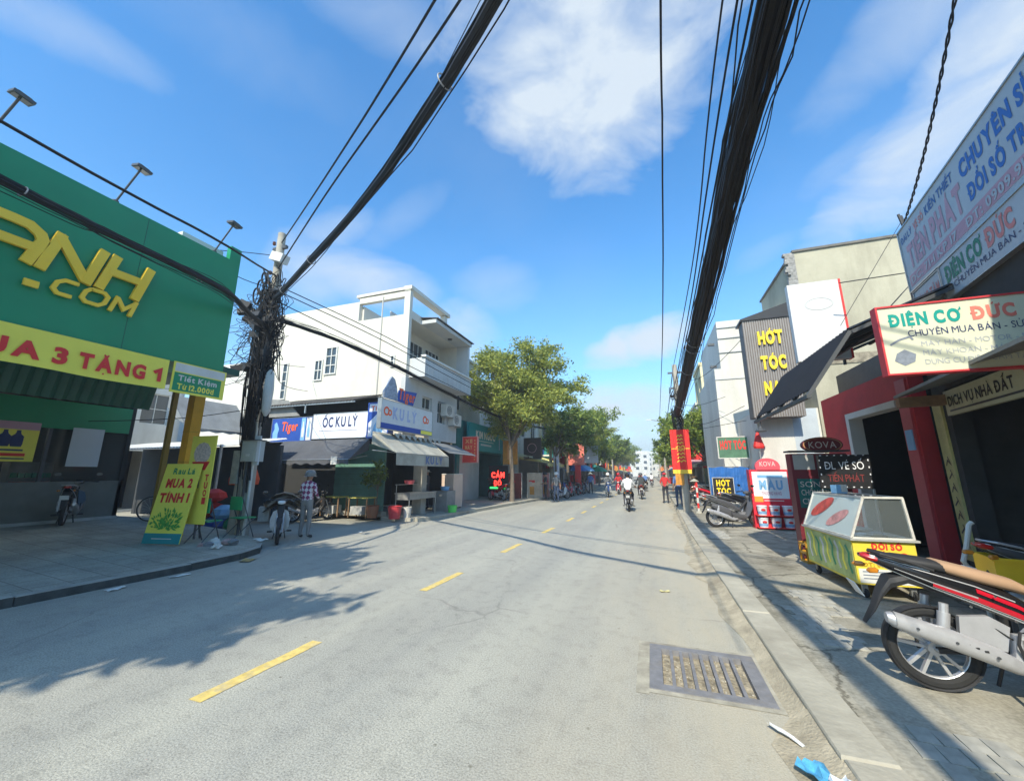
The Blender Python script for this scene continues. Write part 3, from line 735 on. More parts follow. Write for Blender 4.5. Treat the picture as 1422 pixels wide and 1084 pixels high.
for z in (1.1, 1.9, 2.6):
    q = MB(); q.box(12.115, 12.355, 1.815, 2.055, z, z + .012); q.build('band', goldd, gs)
# golden letters as slanted strokes
def big(strokes, x, z, W, H, w, slant=.32, depth=.10, round_=None):
    for st in strokes:
        pass
    m = MB()
    for i, st in enumerate(strokes):
        pts = [(x + (px + slant * pz * H / W) * W, z + pz * H) for px, pz in st]
        m.ribbon(pts, w, -.13 - .004 * i, depth + .004 * i + i * .0021)
    o = m.build('letter', gold, gs)
    return o
ox = 6      # world y -> local x
def letter(strokes, w, depth=.05):
    'strokes are (street y, height) polylines on the face of the sign'
    m = MB()
    for i, st in enumerate(strokes): m.ribbon([(py + ox, pz) for py, pz in st], w, -.08 - .004 * i, depth + .004 * i + i * .0021)
    return m.build('letter', gold, gs)
letter([[(1.75, 5.18), (2.28, 5.18), (2.44, 5.17), (2.56, 5.09), (2.60, 5.0), (2.57, 4.9), (2.49, 4.60)], [(1.9, 4.86), (2.52, 4.86)]], .13)
letter([[(2.77, 5.23), (2.63, 4.58)], [(2.74, 5.20), (3.13, 4.62)], [(3.27, 5.23), (3.13, 4.58)]], .125)
letter([[(3.44, 5.23), (3.29, 4.58)], [(3.37, 4.93), (3.82, 4.93)], [(3.91, 5.23), (3.76, 4.58)]], .125)
letter([[(1.30, 5.23), (1.15, 4.58)], [(1.25, 4.93), (1.62, 4.93)], [(1.77, 5.1), (1.62, 4.58)]], .125)
letter([[(2.52, 4.325), (2.67, 4.325)]], .10, .04)
letter([[(3.07, 4.53), (2.92, 4.53), (2.84, 4.47), (2.81, 4.36), (2.86, 4.30), (3.02, 4.30)]], .055, .04)
letter([[(3.22, 4.53), (3.38, 4.53), (3.43, 4.48), (3.40, 4.36), (3.33, 4.30), (3.18, 4.30), (3.13, 4.35), (3.16, 4.47), (3.22, 4.53)]], .055, .04)
letter([[(3.48, 4.27), (3.55, 4.55)], [(3.55, 4.53), (3.65, 4.36), (3.80, 4.53)], [(3.80, 4.55), (3.74, 4.27)]], .055, .04)

def floodlight(y, label, rz=0):
    t = thing('floodlight', label, 'floodlight', (-8.4, y, SB1), rz, 'floodlights on arms along the green roof sign')
    m = MB(); m.tube([(0, 0, 0), (0, 0, .06)], .05, 8); m.build('base', dsteel, t)
    m = MB(); m.tube([(0, 0, .03), (.36, .08, .66)], .016, 8); m.build('arm', dsteel, t)
    m = MB(); T = Matrix.Translation((.36, .09, .66)) @ Euler((R(-8), R(12), 0)).to_matrix().to_4x4()
    m.box(-.09, .11, -.11, .11, -.025, .02, T); m.box(-.05, .07, -.07, .07, .02, .045, T); m.build('lamp_head', dsteel, t)
    m = MB(); m.box(-.07, .09, -.09, .09, -.031, -.0255, T); m.build('lamp_glass', wglass, t)
    return t
floodlight(1.9, 'black floodlight on an arm, first from the left edge above the green sign')
floodlight(3.31, 'black floodlight on an arm above the letters N and H of the green sign')
floodlight(4.95, 'black floodlight on an arm at the far corner of the green sign by the pole')

# promotional banner, a cloth hung below the sign
bn = thing('banner', 'long yellow banner with red lettering hung below the green sign', 'banner', (-8.24, -1.5, 3.14), 90)
def cloth(parent, W, H, mt, name='cloth', amp=.012, n=40, th=.004):
    m = MB(); vs = []
    for i in range(n + 1):
        x = W * i / n; o = amp * math.sin(i * .9) * math.sin(i * .31 + 1)
        vs += [(x, o, 0.0 + .01 * math.sin(i * .5)), (x, o * .3, H)]
    k = len(vs); vs += [(a, b + th, c) for a, b, c in vs]
    fs = [(2 * i, 2 * i + 2, 2 * i + 3, 2 * i + 1) for i in range(n)]
    m.add(vs, fs + [tuple(j + k for j in reversed(f)) for f in fs]); return m.build(name, mt, parent)
cloth(bn, 5.95, .55, yellow)
for s_, a_, b_ in (('MUA', 3.50, 4.36), ('3', 4.48, 4.64), ('TẶNG', 4.76, 5.62)): lettering(bn, s_, a_, .12, b_ - a_, .22, redp, y=-.018, bold='x', gap=.2)
m = MB(); m.ribbon([(5.74, .27), (5.83, .33), (5.83, .12)], .06, -.018); m.build('lettering', redp, bn)
tk = signboard('promotion_panel', 'small green and white price panel at the far end of the yellow banner', 'sign', (-8.22, 4.52, 3.12), 90, .96, .58, yellow, .02)
panel(tk, .03, .93, .40, .56, white); panel(tk, .03, .88, .04, .38, greenp)
lettering(tk, 'Tiết Kiệm', .10, .235, .70, .10, white, y=-.006, bold='b'); lettering(tk, 'Từ 12.000đ', .10, .075, .66, .10, yellow, y=-.006, bold='b')

# window posters
ps = signboard('poster', 'yellow and purple poster with dark bottles on the shop glass', 'poster', (-13.92, 4.0, 1.92), 90, 1.15, .92, yellow, .01)
panel(ps, 0, 1.15, .74, .92, mauve)
for k in range(3):
    q = MB(); q.lathe([(.0, .34), (.085, .34), (.10, .40), (.10, .58), (.05, .63), (.035, .68), (.035, .72)], 10, (.42 + k * .20, 0, 0), Matrix.Scale(.12, 4, (0, 1, 0))); q.build('bottle_print', navy, ps)
panel(ps, .2, 1.0, .12, .19, redp); panel(ps, .3, .95, .24, .28, navy); panel(ps, .2, 1.0, .05, .08, navy)
pw = signboard('poster', 'blank pale grey panel standing against the shop glass beside the motorbike', 'poster', (-13.9, 5.72, 1.82), 90, .62, .98, mat('pale grey card', (.50, .54, .56), .6, .05), .012)

# ---- corner house
ch = thing('corner_house', 'white three storey corner house with a recessed balcony and an open roof terrace', 'house', (-9.0, 12.9, 0), 90)
W_, D_ = 4.5, 8.6
# local: x 0..5.4 along the street, y 0 (street face) .. 8.6 back, side wall at x=0 faces the alley
m = MB()
m.box(0, .2, 2.6, D_, 2.9, 9.05)                   # side wall behind the terrace opening
m.box(0, .2, .2, 2.6, 2.9, 5.45); m.box(0, .2, 0, 2.6, 5.45, 8.15)
m.box(0, .2, 0, .28, 8.15, 9.2); m.box(0, .2, .28, 2.6, 8.95, 9.2)
m.box(W_ - .2, W_, .2, D_, 2.9, 5.45); m.box(W_ - .2, W_, 0, D_, 5.45, 8.15); m.box(.2, W_ - .2, D_ - .2, D_, 2.9, 8.9)
m.box(.2, W_ - .2, .0, 2.5, 8.0, 8.14); m.box(.2, W_ - .2, 2.7, D_ - .2, 8.7, 8.9)
m.box(.2, W_ - .2, 2.5, 2.7, 8.0, 8.9)
m.box(.2, W_ - .2, 1.0, 1.2, 5.6, 8.0)             # recessed wall behind the balcony
m.box(.2, W_ - .2, .002, 1.0, 5.45, 5.6)
m.build('wall', creamw, ch)
m = MB(); m.box(.2, 3.4, .001, .2, 8.141, 8.35); m.box(-.03, .33, -.03, .26, 9.2, 9.24)
m.box(2.95, 3.2, 0, .25, 8.35, 9.2); m.box(-.05, 3.35, -.08, .30, 9.24, 9.40); m.box(-.05, .27, .3, 2.75, 9.24, 9.36); m.build('terrace_frame', creamw, ch)
m = MB(); m.box(.9, W_, -.75, .0, 8.0, 8.16); m.box(W_ - .2, W_, -.64, 0, 6.34, 8.0); m.build('balcony_roof', greyw, ch)
m = MB(); corrugated(m, .85, W_ + .1, (-.85, 8.19), (.1, 8.32), .1, .02); m.build('eave_tiles', mat('old eave tiles', (.10, .10, .10), .8, .3), ch)
q = MB(); q.lathe([(.12, 0), (.10, -.05), (.0, -.07)], 12, (3.0, -.3, 7.99)); q.build('ceiling_lamp', dsteel, ch)
m = MB(); m.box(.2, W_, -.75, -.65, 5.45, 6.25); m.box(.2, .3, -.65, 0, 5.6, 6.25); m.box(.2, W_ - .21, -.65, -.001, 5.45, 5.6)
m.build('balcony', greyw, ch)
q = MB(); q.box(.12, W_ + .08, -.82, -.58, 6.25, 6.33); q.build('balcony_coping', white, ch)
for i in range(10): 
    q = MB(); q.box(.45 + i * .41, .50 + i * .41, -.765, -.75, 5.55, 6.22); q.build('balcony_rib', greyw, ch)
w1 = window(ch, 1.1, 2.6, 5.75, 7.6, .97, 4, 3); window(ch, 2.8, 4.15, 6.3, 7.6, .97, 4, 2)
m = MB(); holes = [(1.3, 2.1, 3.9, 4.9), (2.6, 3.3, 3.9, 4.9)]; holed_wall(m, W_, 5.45, holes, 0, .2, 3.1); m.build('front_wall', greyw, ch)
for h in holes: window(ch, *h, .12, 2, 2)
# ground floor left open, with dark interior
m = MB(); m.box(.2, W_ - .2, .2, D_, 2.9, 3.09); m.box(0, W_, 3.5, 3.6, .12, 2.9); m.box(W_ - .15, W_, .02, 3.5, .12, 2.9); m.box(0, .15, 2.8, 3.5, .12, 2.9); m.build('ground_floor_interior', darkint, ch)
# small things on the side wall (faces the alley, world -y)
def side_window(parent, x, z, w, h, cols, rows, yoff=0, name='window'):
    'on the wall local x = 0; x runs to the back'
    m = MB(); t = .05
    m.box(-.06, .0, x, x + w, z, z + t); m.box(-.06, .0, x, x + w, z + h - t, z + h); m.box(-.06, 0, x, x + t, z + t, z + h - t); m.box(-.06, 0, x + w - t, x + w, z + t, z + h - t)
    for i in range(1, cols): m.box(-.05, 0, x + w * i / cols - .02, x + w * i / cols + .02, z + t, z + h - t)
    for j in range(1, rows):
        m.box(-.045, 0, x + t, x + w - t, z + h * j / rows - .018, z + h * j / rows + .018)
    f = m.build('window', white, parent)
    q = MB(); q.box(-.012, -.002, x + .02, x + w - .02, z + .02, z + h - .02); q.build('pane', wglass, f); return f
side_window(ch, 3.55, 5.85, .62, 1.25, 2, 3); side_window(ch, 4.3, 5.62, .45, .95, 2, 2)
sh = MB(); T = Matrix.Translation((-.03, 4.2, 5.8)) @ Matrix.Rotation(R(50), 4, 'Z'); sh.box(-.02, .02, -.42, 0, 0, 1.2, T); sh.build('open_shutter', white, ch)
side_window(ch, 6.3, 4.9, .32, 1.7, 1, 4); side_window(ch, .55, 5.9, .22, .5, 1, 2)
m = MB(); m.box(-.02, .0, 1.0, 2.3, 8.2, 8.75); 
m = MB(); m.box(.9, 1.7, 1.6, 1.66, 8.3, 8.85); m.build('terrace_partition', greyw, ch)
q = MB(); q.tube([(-.02, 1.35, 9.1), (-.02, 1.35, 3.2)], .03, 6); q.build('drain_pipe', mat('old pvc', (.45, .44, .40), .6, .1), ch)
# the back wing, and a plain white wall further up the alley
m = MB(); m.box(0, 3.5, D_, D_ + 4.0, 0, 6.9); m.build('rear_wing', white, ch)
# air conditioner on the front
def ac_unit(parent_loc, rz, label, grp=None):
    t = thing('air_conditioner', label, 'air conditioner', parent_loc, rz, grp)
    m = MB(); m.box(0, .8, -.3, 0, 0, .55); m.build('casing', white, t)
    m = MB(); m.ring((.3, -.305, .27), (0, 1, 0), .2, .012, 20, 6); m.ring((.3, -.305, .27), (0, 1, 0), .11, .01, 18, 6)
    for k in range(8): m.tube([(.3, -.305, .27), (.3 + .2 * math.cos(k * .785), -.305, .27 + .2 * math.sin(k * .785))], .005, 4)
    m.build('fan_grille', dsteel, t)
    q = MB(); q.box(.05, .1, -.3, .0, -.06, 0); q.box(.7, .75, -.3, 0, -.06, 0); q.build('bracket', steel, t)
    return t
ac_unit((-8.98, 15.75, 4.25), 90, 'white air conditioner unit right of the shop sign on the corner house')
ac_unit((-8.98, 16.5, 3.9), 90, 'white air conditioner unit by the far edge of the corner house front')

# signs on the corner house
oc = signboard('shop_sign', 'long white sign with navy lettering above the dark grey awning in the alley', 'shop sign', (-12.05, 11.5, 2.93), 0, 2.6, .92, mat('sign white', (.70, .72, .78), .5, .05), .12, steel, rimw=.02)
lettering(oc, 'ỐC KU LÝ', .45, .42, 1.62, .36, navy, bold='b'); panel(oc, .3, 2.1, .27, .285, navy); panel(oc, .6, 1.9, .18, .19, mauve)
tg = signboard('beer_sign', 'blue beer sign with red lettering beside the long white sign', 'sign', (-14.15, 11.5, 2.86), 0, 2.06, .92, bluep, .12, steel, rimw=.015)
m = MB(); text(m, 'Tiger', .52, .42, .82, .34, -.012, bold='b', slant=.12); m.build('lettering', mat('orange red ink', (.80, .12, .03), .5, 0), tg)
q = MB(); q.prism([(.1, .05), (.36, .05), (.33, .3), (.38, .5), (.3, .66), (.22, .78), (.12, .7), (.15, .5), (.07, .35)], -.004, -.001); q.build('emblem', bluel, tg)
panel(tg, 1.52, 1.72, .03, .89, bluel); panel(tg, 1.78, 2.02, .03, .89, white)
for k in range(2):
    q = MB(); q.lathe([(0, .1), (.055, .1), (.06, .4), (.03, .5), (.022, .68), (.025, .7)], 8, (1.62 + k * .28, 0, .05), Matrix.Translation((0, -.006, 0)) @ Matrix.Scale(.1, 4, (0, 1, 0))); q.build('bottle_print', white if k == 0 else bluel, tg)
tv = signboard('beer_sign', 'upright blue and white beer lightbox at the corner of the house', 'sign', (-9.42, 11.42, 2.92), 0, .82, 1.18, mat('sign white', (1, 1, 1)), .28, bluep, rimw=.05)
m = MB(); text(m, 'Tiger', .08, .93, .66, .17, -.006, bold='b'); m.build('lettering', MATS['orange red ink'], tv)
q = MB(); q.prism([(.0, .5), (.0, .9), (.45, .9)], -.004, -.001); q.build('print', bluep, tv)
q = MB(); q.prism([(.15, .05), (.6, .05), (.62, .35), (.7, .5), (.6, .72), (.5, .85), (.38, .6), (.25, .4)], -.0045, -.001); q.build('emblem', bluel, tv)
t3 = signboard('beer_sign', 'beer sign cut round a tiger figure standing on top of the long facade sign', 'sign', (-8.25, 10.9, 4.14), 90, 1.55, .5, bluep, .06)
for o in list(t3.children): o.data = (lambda mm: (mm.prism([(.45, 0), (1.5, -.02), (1.72, .52), (.62, .42)], 0, .05), mm.data('board', bluep))[1])(MB())
m = MB(); text(m, 'Tiger', .55, .10, 1.04, .38, -.008, bold='b', slant=.1); m.build('lettering', MATS['orange red ink'], t3)
q = MB(); q.prism([(-.25, 0), (.5, 0), (.48, .2), (.4, .5), (.28, .72), (.12, .80), (-.02, .62), (-.12, .4), (-.28, .2)], -.03, .04); q.build('emblem', mat('tiger grey', (.30, .34, .42), .5, .5, 14), t3)
kl2 = signboard('shop_sign', 'long pale sign with blue stripe and prawn emblems on the corner house street face', 'shop sign', (-8.15, 10.45, 3.10), 90, 3.2, .96, mat('faded sign cream', (.60, .62, .62), .5, .1), .14, steel, rimw=.02)
lettering(kl2, 'KU LÝ', .62, .38, 1.45, .36, mat('pale lilac ink', (.36, .42, .62), .6, .1), bold='x', gap=.3); panel(kl2, 0, 3.2, 0, .18, bluep); panel(kl2, 2.4, 3.2, .02, .16, yellow, y=-.004)
for x in (.28, 2.65): 
    q = MB(); q.ring((x, -.004, .58), (0, 1, 0), .12, .035, 14, 5, .1); q.ring((x + .18, -.004, .55), (0, 1, 0), .08, .03, 12, 5, .1); q.build('emblem', MATS['orange red ink'], kl2)

# alley lean-to in front of the side wall
lt = thing('lean_to', 'dark corrugated lean-to roof with green shutters along the white house side', 'lean-to', (-14.6, 11.6, 0), 0)
m = MB(); corrugated(m, .0, 4.6, (-.35, 4.25), (1.25, 4.75), .14, .03); rf = m.build('roof', mat('rusty roof sheet', (.09, .085, .08), .7, .5, 3, dirt=.5, dirtcol=(.2, .14, .09)), lt)
m = MB(); m.bar((0, -.3, 4.22), (4.6, -.3, 4.22), .05); m.bar((.1, -.3, 0), (.1, -.3, 4.25), .07); m.bar((2.3, -.3, 3.9), (2.3, -.3, 4.25), .05); m.build('frame', steel, lt)
m = MB(); m.box(0, 4.6, 1.0, 1.28, .0, 4.6); m.box(0, .1, -.2, 1.0, .1, 4.2); m.build('back_wall', darkint, lt)
m = MB(); m.prism([(0.2, 3.85), (1.8, 3.85), (1.1, 4.5), (.2, 4.6)], -.1, -.05); m.build('gable_panel', mat('mid grey sheet', (.24, .24, .23), .7, .2), lt)
m = MB(); 
for k in range(13): m.box(2.9, 5.2, .86 + (.02 if k % 2 else 0), .96, .3 + k * .19, .3 + k * .19 + .185)
m.build('roller_shutter', shutg, lt)
m = MB(); m.box(2.9, 5.3, .7, 1.0, .0, .28); m.build('step', conc, lt)
aw1 = thing('awning', 'wide charcoal awning sloping out below the long white sign in the alley', 'awning', (-13.3, 11.4, 0), 0)
awning(aw1, 0, 4.0, 2.1, 2.86, .95, mat('charcoal awning', (.075, .08, .09), .8, .25, 2, dirt=.3), 0, .14, name='cloth')
q = MB(); q.box(3.3, 3.55, -.99, -.975, 1.94, 2.2); q.build('notice', white, aw1)
aw2 = thing('awning', 'stained cream awning with blue lettering over the seafood stall', 'awning', (-8.35, 10.35, 0), 90)
awning(aw2, 0, 3.4, 2.28, 2.98, .95, awncream, 0, .38, scallop=False, name='cloth')
m = MB(); text(m, 'KU LÝ', 1.7, 1.98, 1.2, .24, -.975, bold='x'); m.build('lettering', mat('faded blue ink', (.12, .16, .30), .7, 0), aw2)
aw3 = thing('awning', 'row of small pointed white awning flaps under the facade sign of the corner house', 'awning', (-8.5, 11.2, 0), 90)
m = MB()
for k in range(9): m.add([(k * .36, -.35, 2.98), (k * .36 + .34, -.35, 2.98), (k * .36 + .17, -.42, 2.80), (k * .36, 0, 3.05), (k * .36 + .34, 0, 3.05)], [(0, 2, 1), (0, 1, 4, 3)])
m.build('flaps', awncream, aw3)
aw4 = thing('awning', 'small grey sheet awning jutting out beside the concrete post of the corner house', 'awning', (-8.7, 14.2, 0), 90)
m = MB(); m.add([(0, 0, 2.95), (2.6, 0, 2.95), (2.6, -1.1, 2.45), (0, -1.1, 2.45)], [(0, 3, 2, 1)]); m.add([(0, 0, 2.93), (2.6, 0, 2.93), (2.6, -1.1, 2.43), (0, -1.1, 2.43)], [(0, 1, 2, 3)]); m.build('cloth', awngrey, aw4)
q = MB(); q.box(.6, .95, -.6, -.2, .12, 3.4); q.build('post', polec, ch); ch.children[-1].location = (0, 0, 0)

# ---- generic shophouses for the rest of the street
def shophouse(label, x, y0, y1, side, H, wall_m, floors, aw=None, sign=None, depth=9, shut=None, gh=3.1, neon=None, winc=3, balc=False, roofpar=True, interior=None):
    W = y1 - y0; rz = 90 if side < 0 else -90; loc = (x, y0, 0) if side < 0 else (x, y1, 0)
    t = thing('shophouse', label, 'house', loc, rz)
    n = floors; fh = (H - gh) / max(n, 1); holes = [(.35, W - .35, .1, gh - .45)]
    for f in range(n):
        for i in range(winc):
            c = W * (i + .5) / winc; w = min(.55, W / winc * .33)
            holes.append((c - w, c + w, gh + f * fh + fh * .28, gh + f * fh + fh * .78))
    m = MB(); holed_wall(m, W, H, holes, 0, .2, 0); m.box(0, W, .2, depth, gh - .1, H - .02) if n else m.box(0, W, .2, depth, H - .2, H)
    m.box(0, .15, .2, depth, 0, gh - .1); m.box(W - .15, W, .2, depth, 0, gh - .1); m.box(.15, W - .15, depth - 4, depth, 0, gh - .1)
    m.build('wall', wall_m, t)
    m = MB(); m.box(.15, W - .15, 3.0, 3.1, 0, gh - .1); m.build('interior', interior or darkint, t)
    for h in holes[1:]: window(t, *h, .11, 2, 2)
    if roofpar: m = MB(); m.box(-.05, W + .05, -.08, .3, H, H + .25); m.build('parapet', wall_m, t)
    if balc:
        for f in range(n):
            m = MB(); m.box(.1, W - .1, -.8, 0, gh + f * fh - .08, gh + f * fh + .06); m.box(.1, W - .1, -.8, -.72, gh + f * fh + .06, gh + f * fh + .8); m.build('balcony', white, t)
    if shut:
        m = MB(); c0, c1 = shut
        for k in range(12): m.box(c0, c1, .06 + (.02 if k % 2 else 0), .15, .1 + k * .21, .1 + k * .21 + .205)
        m.build('roller_shutter', shutg, t)
    return t
# ------------------------------------------------------------------ right-hand side
fadedblue = mat('pale blue sign face', (.42, .47, .50), .5, .08, 1, dirt=.25, dirtcol=(.3, .32, .33))
cream = mat('cream sign face', (.66, .66, .50), .45, .1, 1.2)
blueink = mat('blue ink', (.05, .14, .36), .6, 0)
# lottery and repair shop, front turned a little towards the camera
lo = thing('lottery_shop', 'dark open-fronted shop with stacked lottery and repair signs above its garage opening', 'shop', (4.22, 7.75, 0), -99.4)
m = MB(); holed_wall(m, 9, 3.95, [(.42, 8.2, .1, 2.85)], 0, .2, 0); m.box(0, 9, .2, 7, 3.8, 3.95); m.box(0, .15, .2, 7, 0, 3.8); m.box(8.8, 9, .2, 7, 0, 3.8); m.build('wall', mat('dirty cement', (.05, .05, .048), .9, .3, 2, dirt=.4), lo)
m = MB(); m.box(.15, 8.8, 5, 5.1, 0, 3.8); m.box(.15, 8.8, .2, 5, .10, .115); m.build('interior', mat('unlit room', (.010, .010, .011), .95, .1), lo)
m = MB(); m.box(0, 9, .02, .18, 3.95, 5.45); m.build('sign_frame', dsteel, lo)
for i in range(5): q = MB(); q.box(.5 + i * .55, .53 + i * .55, 4.9, 4.99, .2, 2.6); q.build('door_rib', black, lo)
q = MB(); q.box(.9, 1.2, 2.2, 2.5, .1, 3.8); q.build('inner_pillar', mat('dark blue pillar', (.02, .025, .05), .7, .2), lo)
q = MB(); q.box(.0, .26, -.03, .0, .45, 2.72); q.build('strip_panel', mat('mustard strip sign', (.55, .50, .20), .6, .2, 3, dirt=.4), lo)
for k in range(7):
    q = MB(); z = .62 + k * .19; q.ribbon([(.06, z), (.12 + .05 * (k % 2), z + .08), (.2, z + .02), (.14, z + .13)], .025, -.034); q.build('lettering', black, lo)
def onfront(name, label, cat, x0, z0, W, H, mt, d=.06, off=0.0, **k):
    a = R(-99.4); X = Vector((math.cos(a), math.sin(a), 0)); Y = Vector((-math.sin(a), math.cos(a), 0))
    p = Vector((4.22, 7.75, z0)) + X * x0 - Y * (d + off)
    return signboard(name, label, cat, p, -99.4, W, H, mt, d, **k)
s1 = onfront('shop_sign', 'large pale lottery sign with faded pink name, topmost board at the right edge', 'shop sign', .28, 4.46, 8.0, 1.03, fadedblue, rim=steel, rimw=.02)
lettering(s1, 'ĐẠI LÝ', .05, .80, .40, .10, blueink); lettering(s1, 'VÉ SỐ', .52, .79, .33, .11, pinkink); lettering(s1, 'KIẾN THIẾT', .92, .79, .78, .12, blueink)
lettering(s1, 'TIẾN PHÁT', .17, .33, 1.62, .34, mauve, bold='x')
lettering(s1, 'CHUYÊN SỈ VÀ LẺ', 1.86, .68, 2.0, .20, mat('strong blue ink', (.01, .12, .42), .5, 0), bold='x')
lettering(s1, 'ĐỔI SỐ TRÚNG', 1.92, .34, 1.5, .19, MATS['strong blue ink'], bold='x')
panel(s1, .06, 7.9, .06, .24, mauve); lettering(s1, 'ĐC: 71-1 KP 17', .12, .09, 1.4, .11, fadedblue, y=-.007); lettering(s1, 'ĐT: 0909.915.831', 1.75, .09, 1.5, .11, fadedblue, y=-.007)
s2 = onfront('shop_sign', 'pale repair shop sign with green and pink lettering right below the lottery sign', 'shop sign', 1.22, 3.93, 7.0, .50, fadedblue, rim=steel, rimw=.012)
lettering(s2, 'ĐIỆN CƠ', .1, .22, .85, .2, mat('dark green ink', (.02, .20, .12), .6, 0), bold='x'); lettering(s2, 'ĐỨC', 1.05, .22, .5, .2, pinkink, bold='x')
lettering(s2, 'CHUYÊN MUA BÁN - SỬA CHỮA', .25, .09, 2.1, .08, navy, bold='n')
s3 = onfront('shop_sign', 'small pale sign with faded red lettering wedged left of the green and pink sign', 'shop sign', .36, 4.03, .82, .38, fadedblue, rim=steel, rimw=.012)
lettering(s3, 'HÙNG TÂM', .06, .10, .7, .15, pinkink, bold='b')
s4 = signboard('shop_sign', 'cream lightbox sign with red rim and green lettering jutting over the pavement', 'shop sign', (2.52, 5.2, 2.70), 0, 1.62, .75, cream, .09, mat('red rim', (.60, .05, .06), .5, .1), rimw=.018)
lettering(s4, 'ĐIỆN CƠ', .09, .53, .60, .13, tealk, bold='x', gap=.2); lettering(s4, 'ĐỨC', .78, .53, .34, .13, mat('coral ink', (.75, .20, .15), .6, 0), bold='x', gap=.2)
lettering(s4, 'CHUYÊN MUA BÁN - SỬA CHỮA', .23, .40, 1.25, .07, navy, bold='n')
for j, z in enumerate((.28, .18, .08)):
    t_ = ['MÁY HÀN - MOTOR - MÁY BƠM', 'MÁY KHOAN - MÁY MÀI - QUẠT', 'DỤNG CỤ ĐIỆN CẦM TAY'][j]; lettering(s4, t_, .32, z, [1.15, 1.15, .85][j], .055, mat('pale grey ink', (.42, .44, .46), .6, 0), bold='n')
q = MB(); q.ribbon([(.06, .32), (.14, .37), (.24, .40), (.26, .36)], .02, -.004); q.prism([(.07, .14), (.15, .08), (.24, .12), (.26, .2), (.17, .26), (.1, .22)], -.004, -.001); q.build('emblem', mat('grey ink', (.22, .25, .30), .6, .3, 20), s4)
s5 = onfront('shop_sign', 'dim cream property service sign under the canopy of the dark garage', 'shop sign', .62, 2.44, 3.2, .34, mat('dim cream sign', (.40, .38, .24), .6, .15), .05, off=.05)
lettering(s5, 'DỊCH VỤ NHÀ ĐẤT', .1, .12, 1.45, .13, black, bold='b'); lettering(s5, 'ĐĂNG', 1.75, .12, .5, .14, redp, bold='x'); panel(s5, .1, 2.6, .045, .07, black)
s6 = thing('canopy', 'narrow sloping grey metal canopy below the cream and red lightbox sign', 'canopy', (4.14, 7.2, 0), -99.4)
m = MB(); m.add([(0, 0, 2.95), (4.5, 0, 2.95), (4.5, -.62, 2.78), (0, -.62, 2.78), (0, 0, 2.91), (4.5, 0, 2.91), (4.5, -.62, 2.74), (0, -.62, 2.74)], [(0, 3, 2, 1), (4, 5, 6, 7), (0, 4, 7, 3), (3, 7, 6, 2), (1, 2, 6, 5)]); m.build('sheet', mat('dull canopy sheet', (.20, .21, .21), .6, .2), s6)
m = MB(); m.box(-.02, .12, -.6, -.02, 2.60, 2.74); m.build('beam', wood, s6)

# red paint shop
rs = thing('paint_shop', 'red painted shop front with white door frame and dark interior right of the maroon panel', 'shop', (4.12, 11.5, 0), -90)
m = MB(); holed_wall(m, 3.45, 3.4, [(1.15, 3.1, .1, 2.9)], 0, .2, 0); m.build('wall', redw, rs)
m = MB(); m.box(1.15, 1.28, -.02, .22, .1, 2.9); m.box(1.28, 3.0, -.02, .22, 2.78, 2.9); m.build('door_frame', white, rs)
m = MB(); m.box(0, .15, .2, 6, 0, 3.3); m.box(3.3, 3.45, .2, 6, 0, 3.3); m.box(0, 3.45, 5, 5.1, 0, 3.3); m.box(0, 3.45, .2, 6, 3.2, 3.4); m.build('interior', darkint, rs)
m = MB(); m.box(3.13, 3.40, -.03, 0, .1, 3.2); m.build('pillar', mat('rose tiled pillar', (.48, .07, .08), .35, .15, 2), rs)
q = MB(); q.box(3.18, 3.36, -.045, -.03, 2.02, 2.35); q.build('number_plate', bluel, rs)
q = MB(); q.box(2.0, 2.25, 1.2, 1.25, .3, 2.2); q.build('inner_panel', cream, rs)
m = MB(); m.box(0, 3.45, .4, 6, 3.4, 4.0); m.build('roof', dsteel, rs)
ra = thing('awning', 'black sheet awning on steel rafters over the pavement in front of the red shop', 'awning', (4.12, 9.25, 0), -90)
m = MB(); corrugated(m, 0, 2.9, (-1.37, 3.62), (.3, 4.30), .12, .015); m.build('sheet', mat('black awning sheet', (.014, .014, .016), .6, .3), ra)
for x in (0.0, .75, 1.5, 2.2, 2.88):
    q = MB(); q.bar((x, .25, 4.22), (x, -1.37, 3.56), .05); q.build('rafter', dsteel, ra)
    q = MB(); q.bar((x, -1.37, 3.58), (x, -1.98, 2.69), .05); q.build('rafter', dsteel, ra)
for t_ in (0.02, .5, .98):
    q = MB(); q.bar((-.03, .2 - 1.57 * t_, 4.17 - .62 * t_), (2.93, .2 - 1.57 * t_, 4.17 - .62 * t_), .04); q.build('purlin', dsteel, ra)
q = MB(); q.bar((-.03, -1.98, 2.69), (2.93, -1.98, 2.69), .05); q.build('edge_pipe', dsteel, ra)
m = MB(); corrugated(m, 0, 2.9, (-1.95, 2.78), (-1.40, 3.60), .12, .012); m.build('shade_fill_sheet', MATS['black awning sheet'], ra)  # added black sheet paints in the dark space under the awning
ws = signboard('blank_sign', 'blank white sign box with a faint oval and a red edge above the black awning', 'sign', (2.97, 9.0, 3.84), 0, .88, 1.66, mat('blank sign white', (.60, .60, .585), .5, .06), .14)
q = MB(); q.ring((.5, -.003, 1.18), (0, 1, 0), .23, .022, 28, 5, .12)
for i, v in enumerate(q.v): q.v[i] = (v[0], v[1], 1.18 + (v[2] - 1.18) * .55)
q.build('faded_oval', mat('faint grey', (.52, .52, .50), .6, .05), ws)
q = MB(); q.box(.88, .915, -.01, .15, 0, 1.66); q.build('red_edge', redp, ws)
m = MB(); m.bar((.1, .12, -.0), (.1, .12, -.5), .04); m.bar((.8, .12, 0), (.8, .12, -.1), .04); m.build('stand', dsteel, ws)

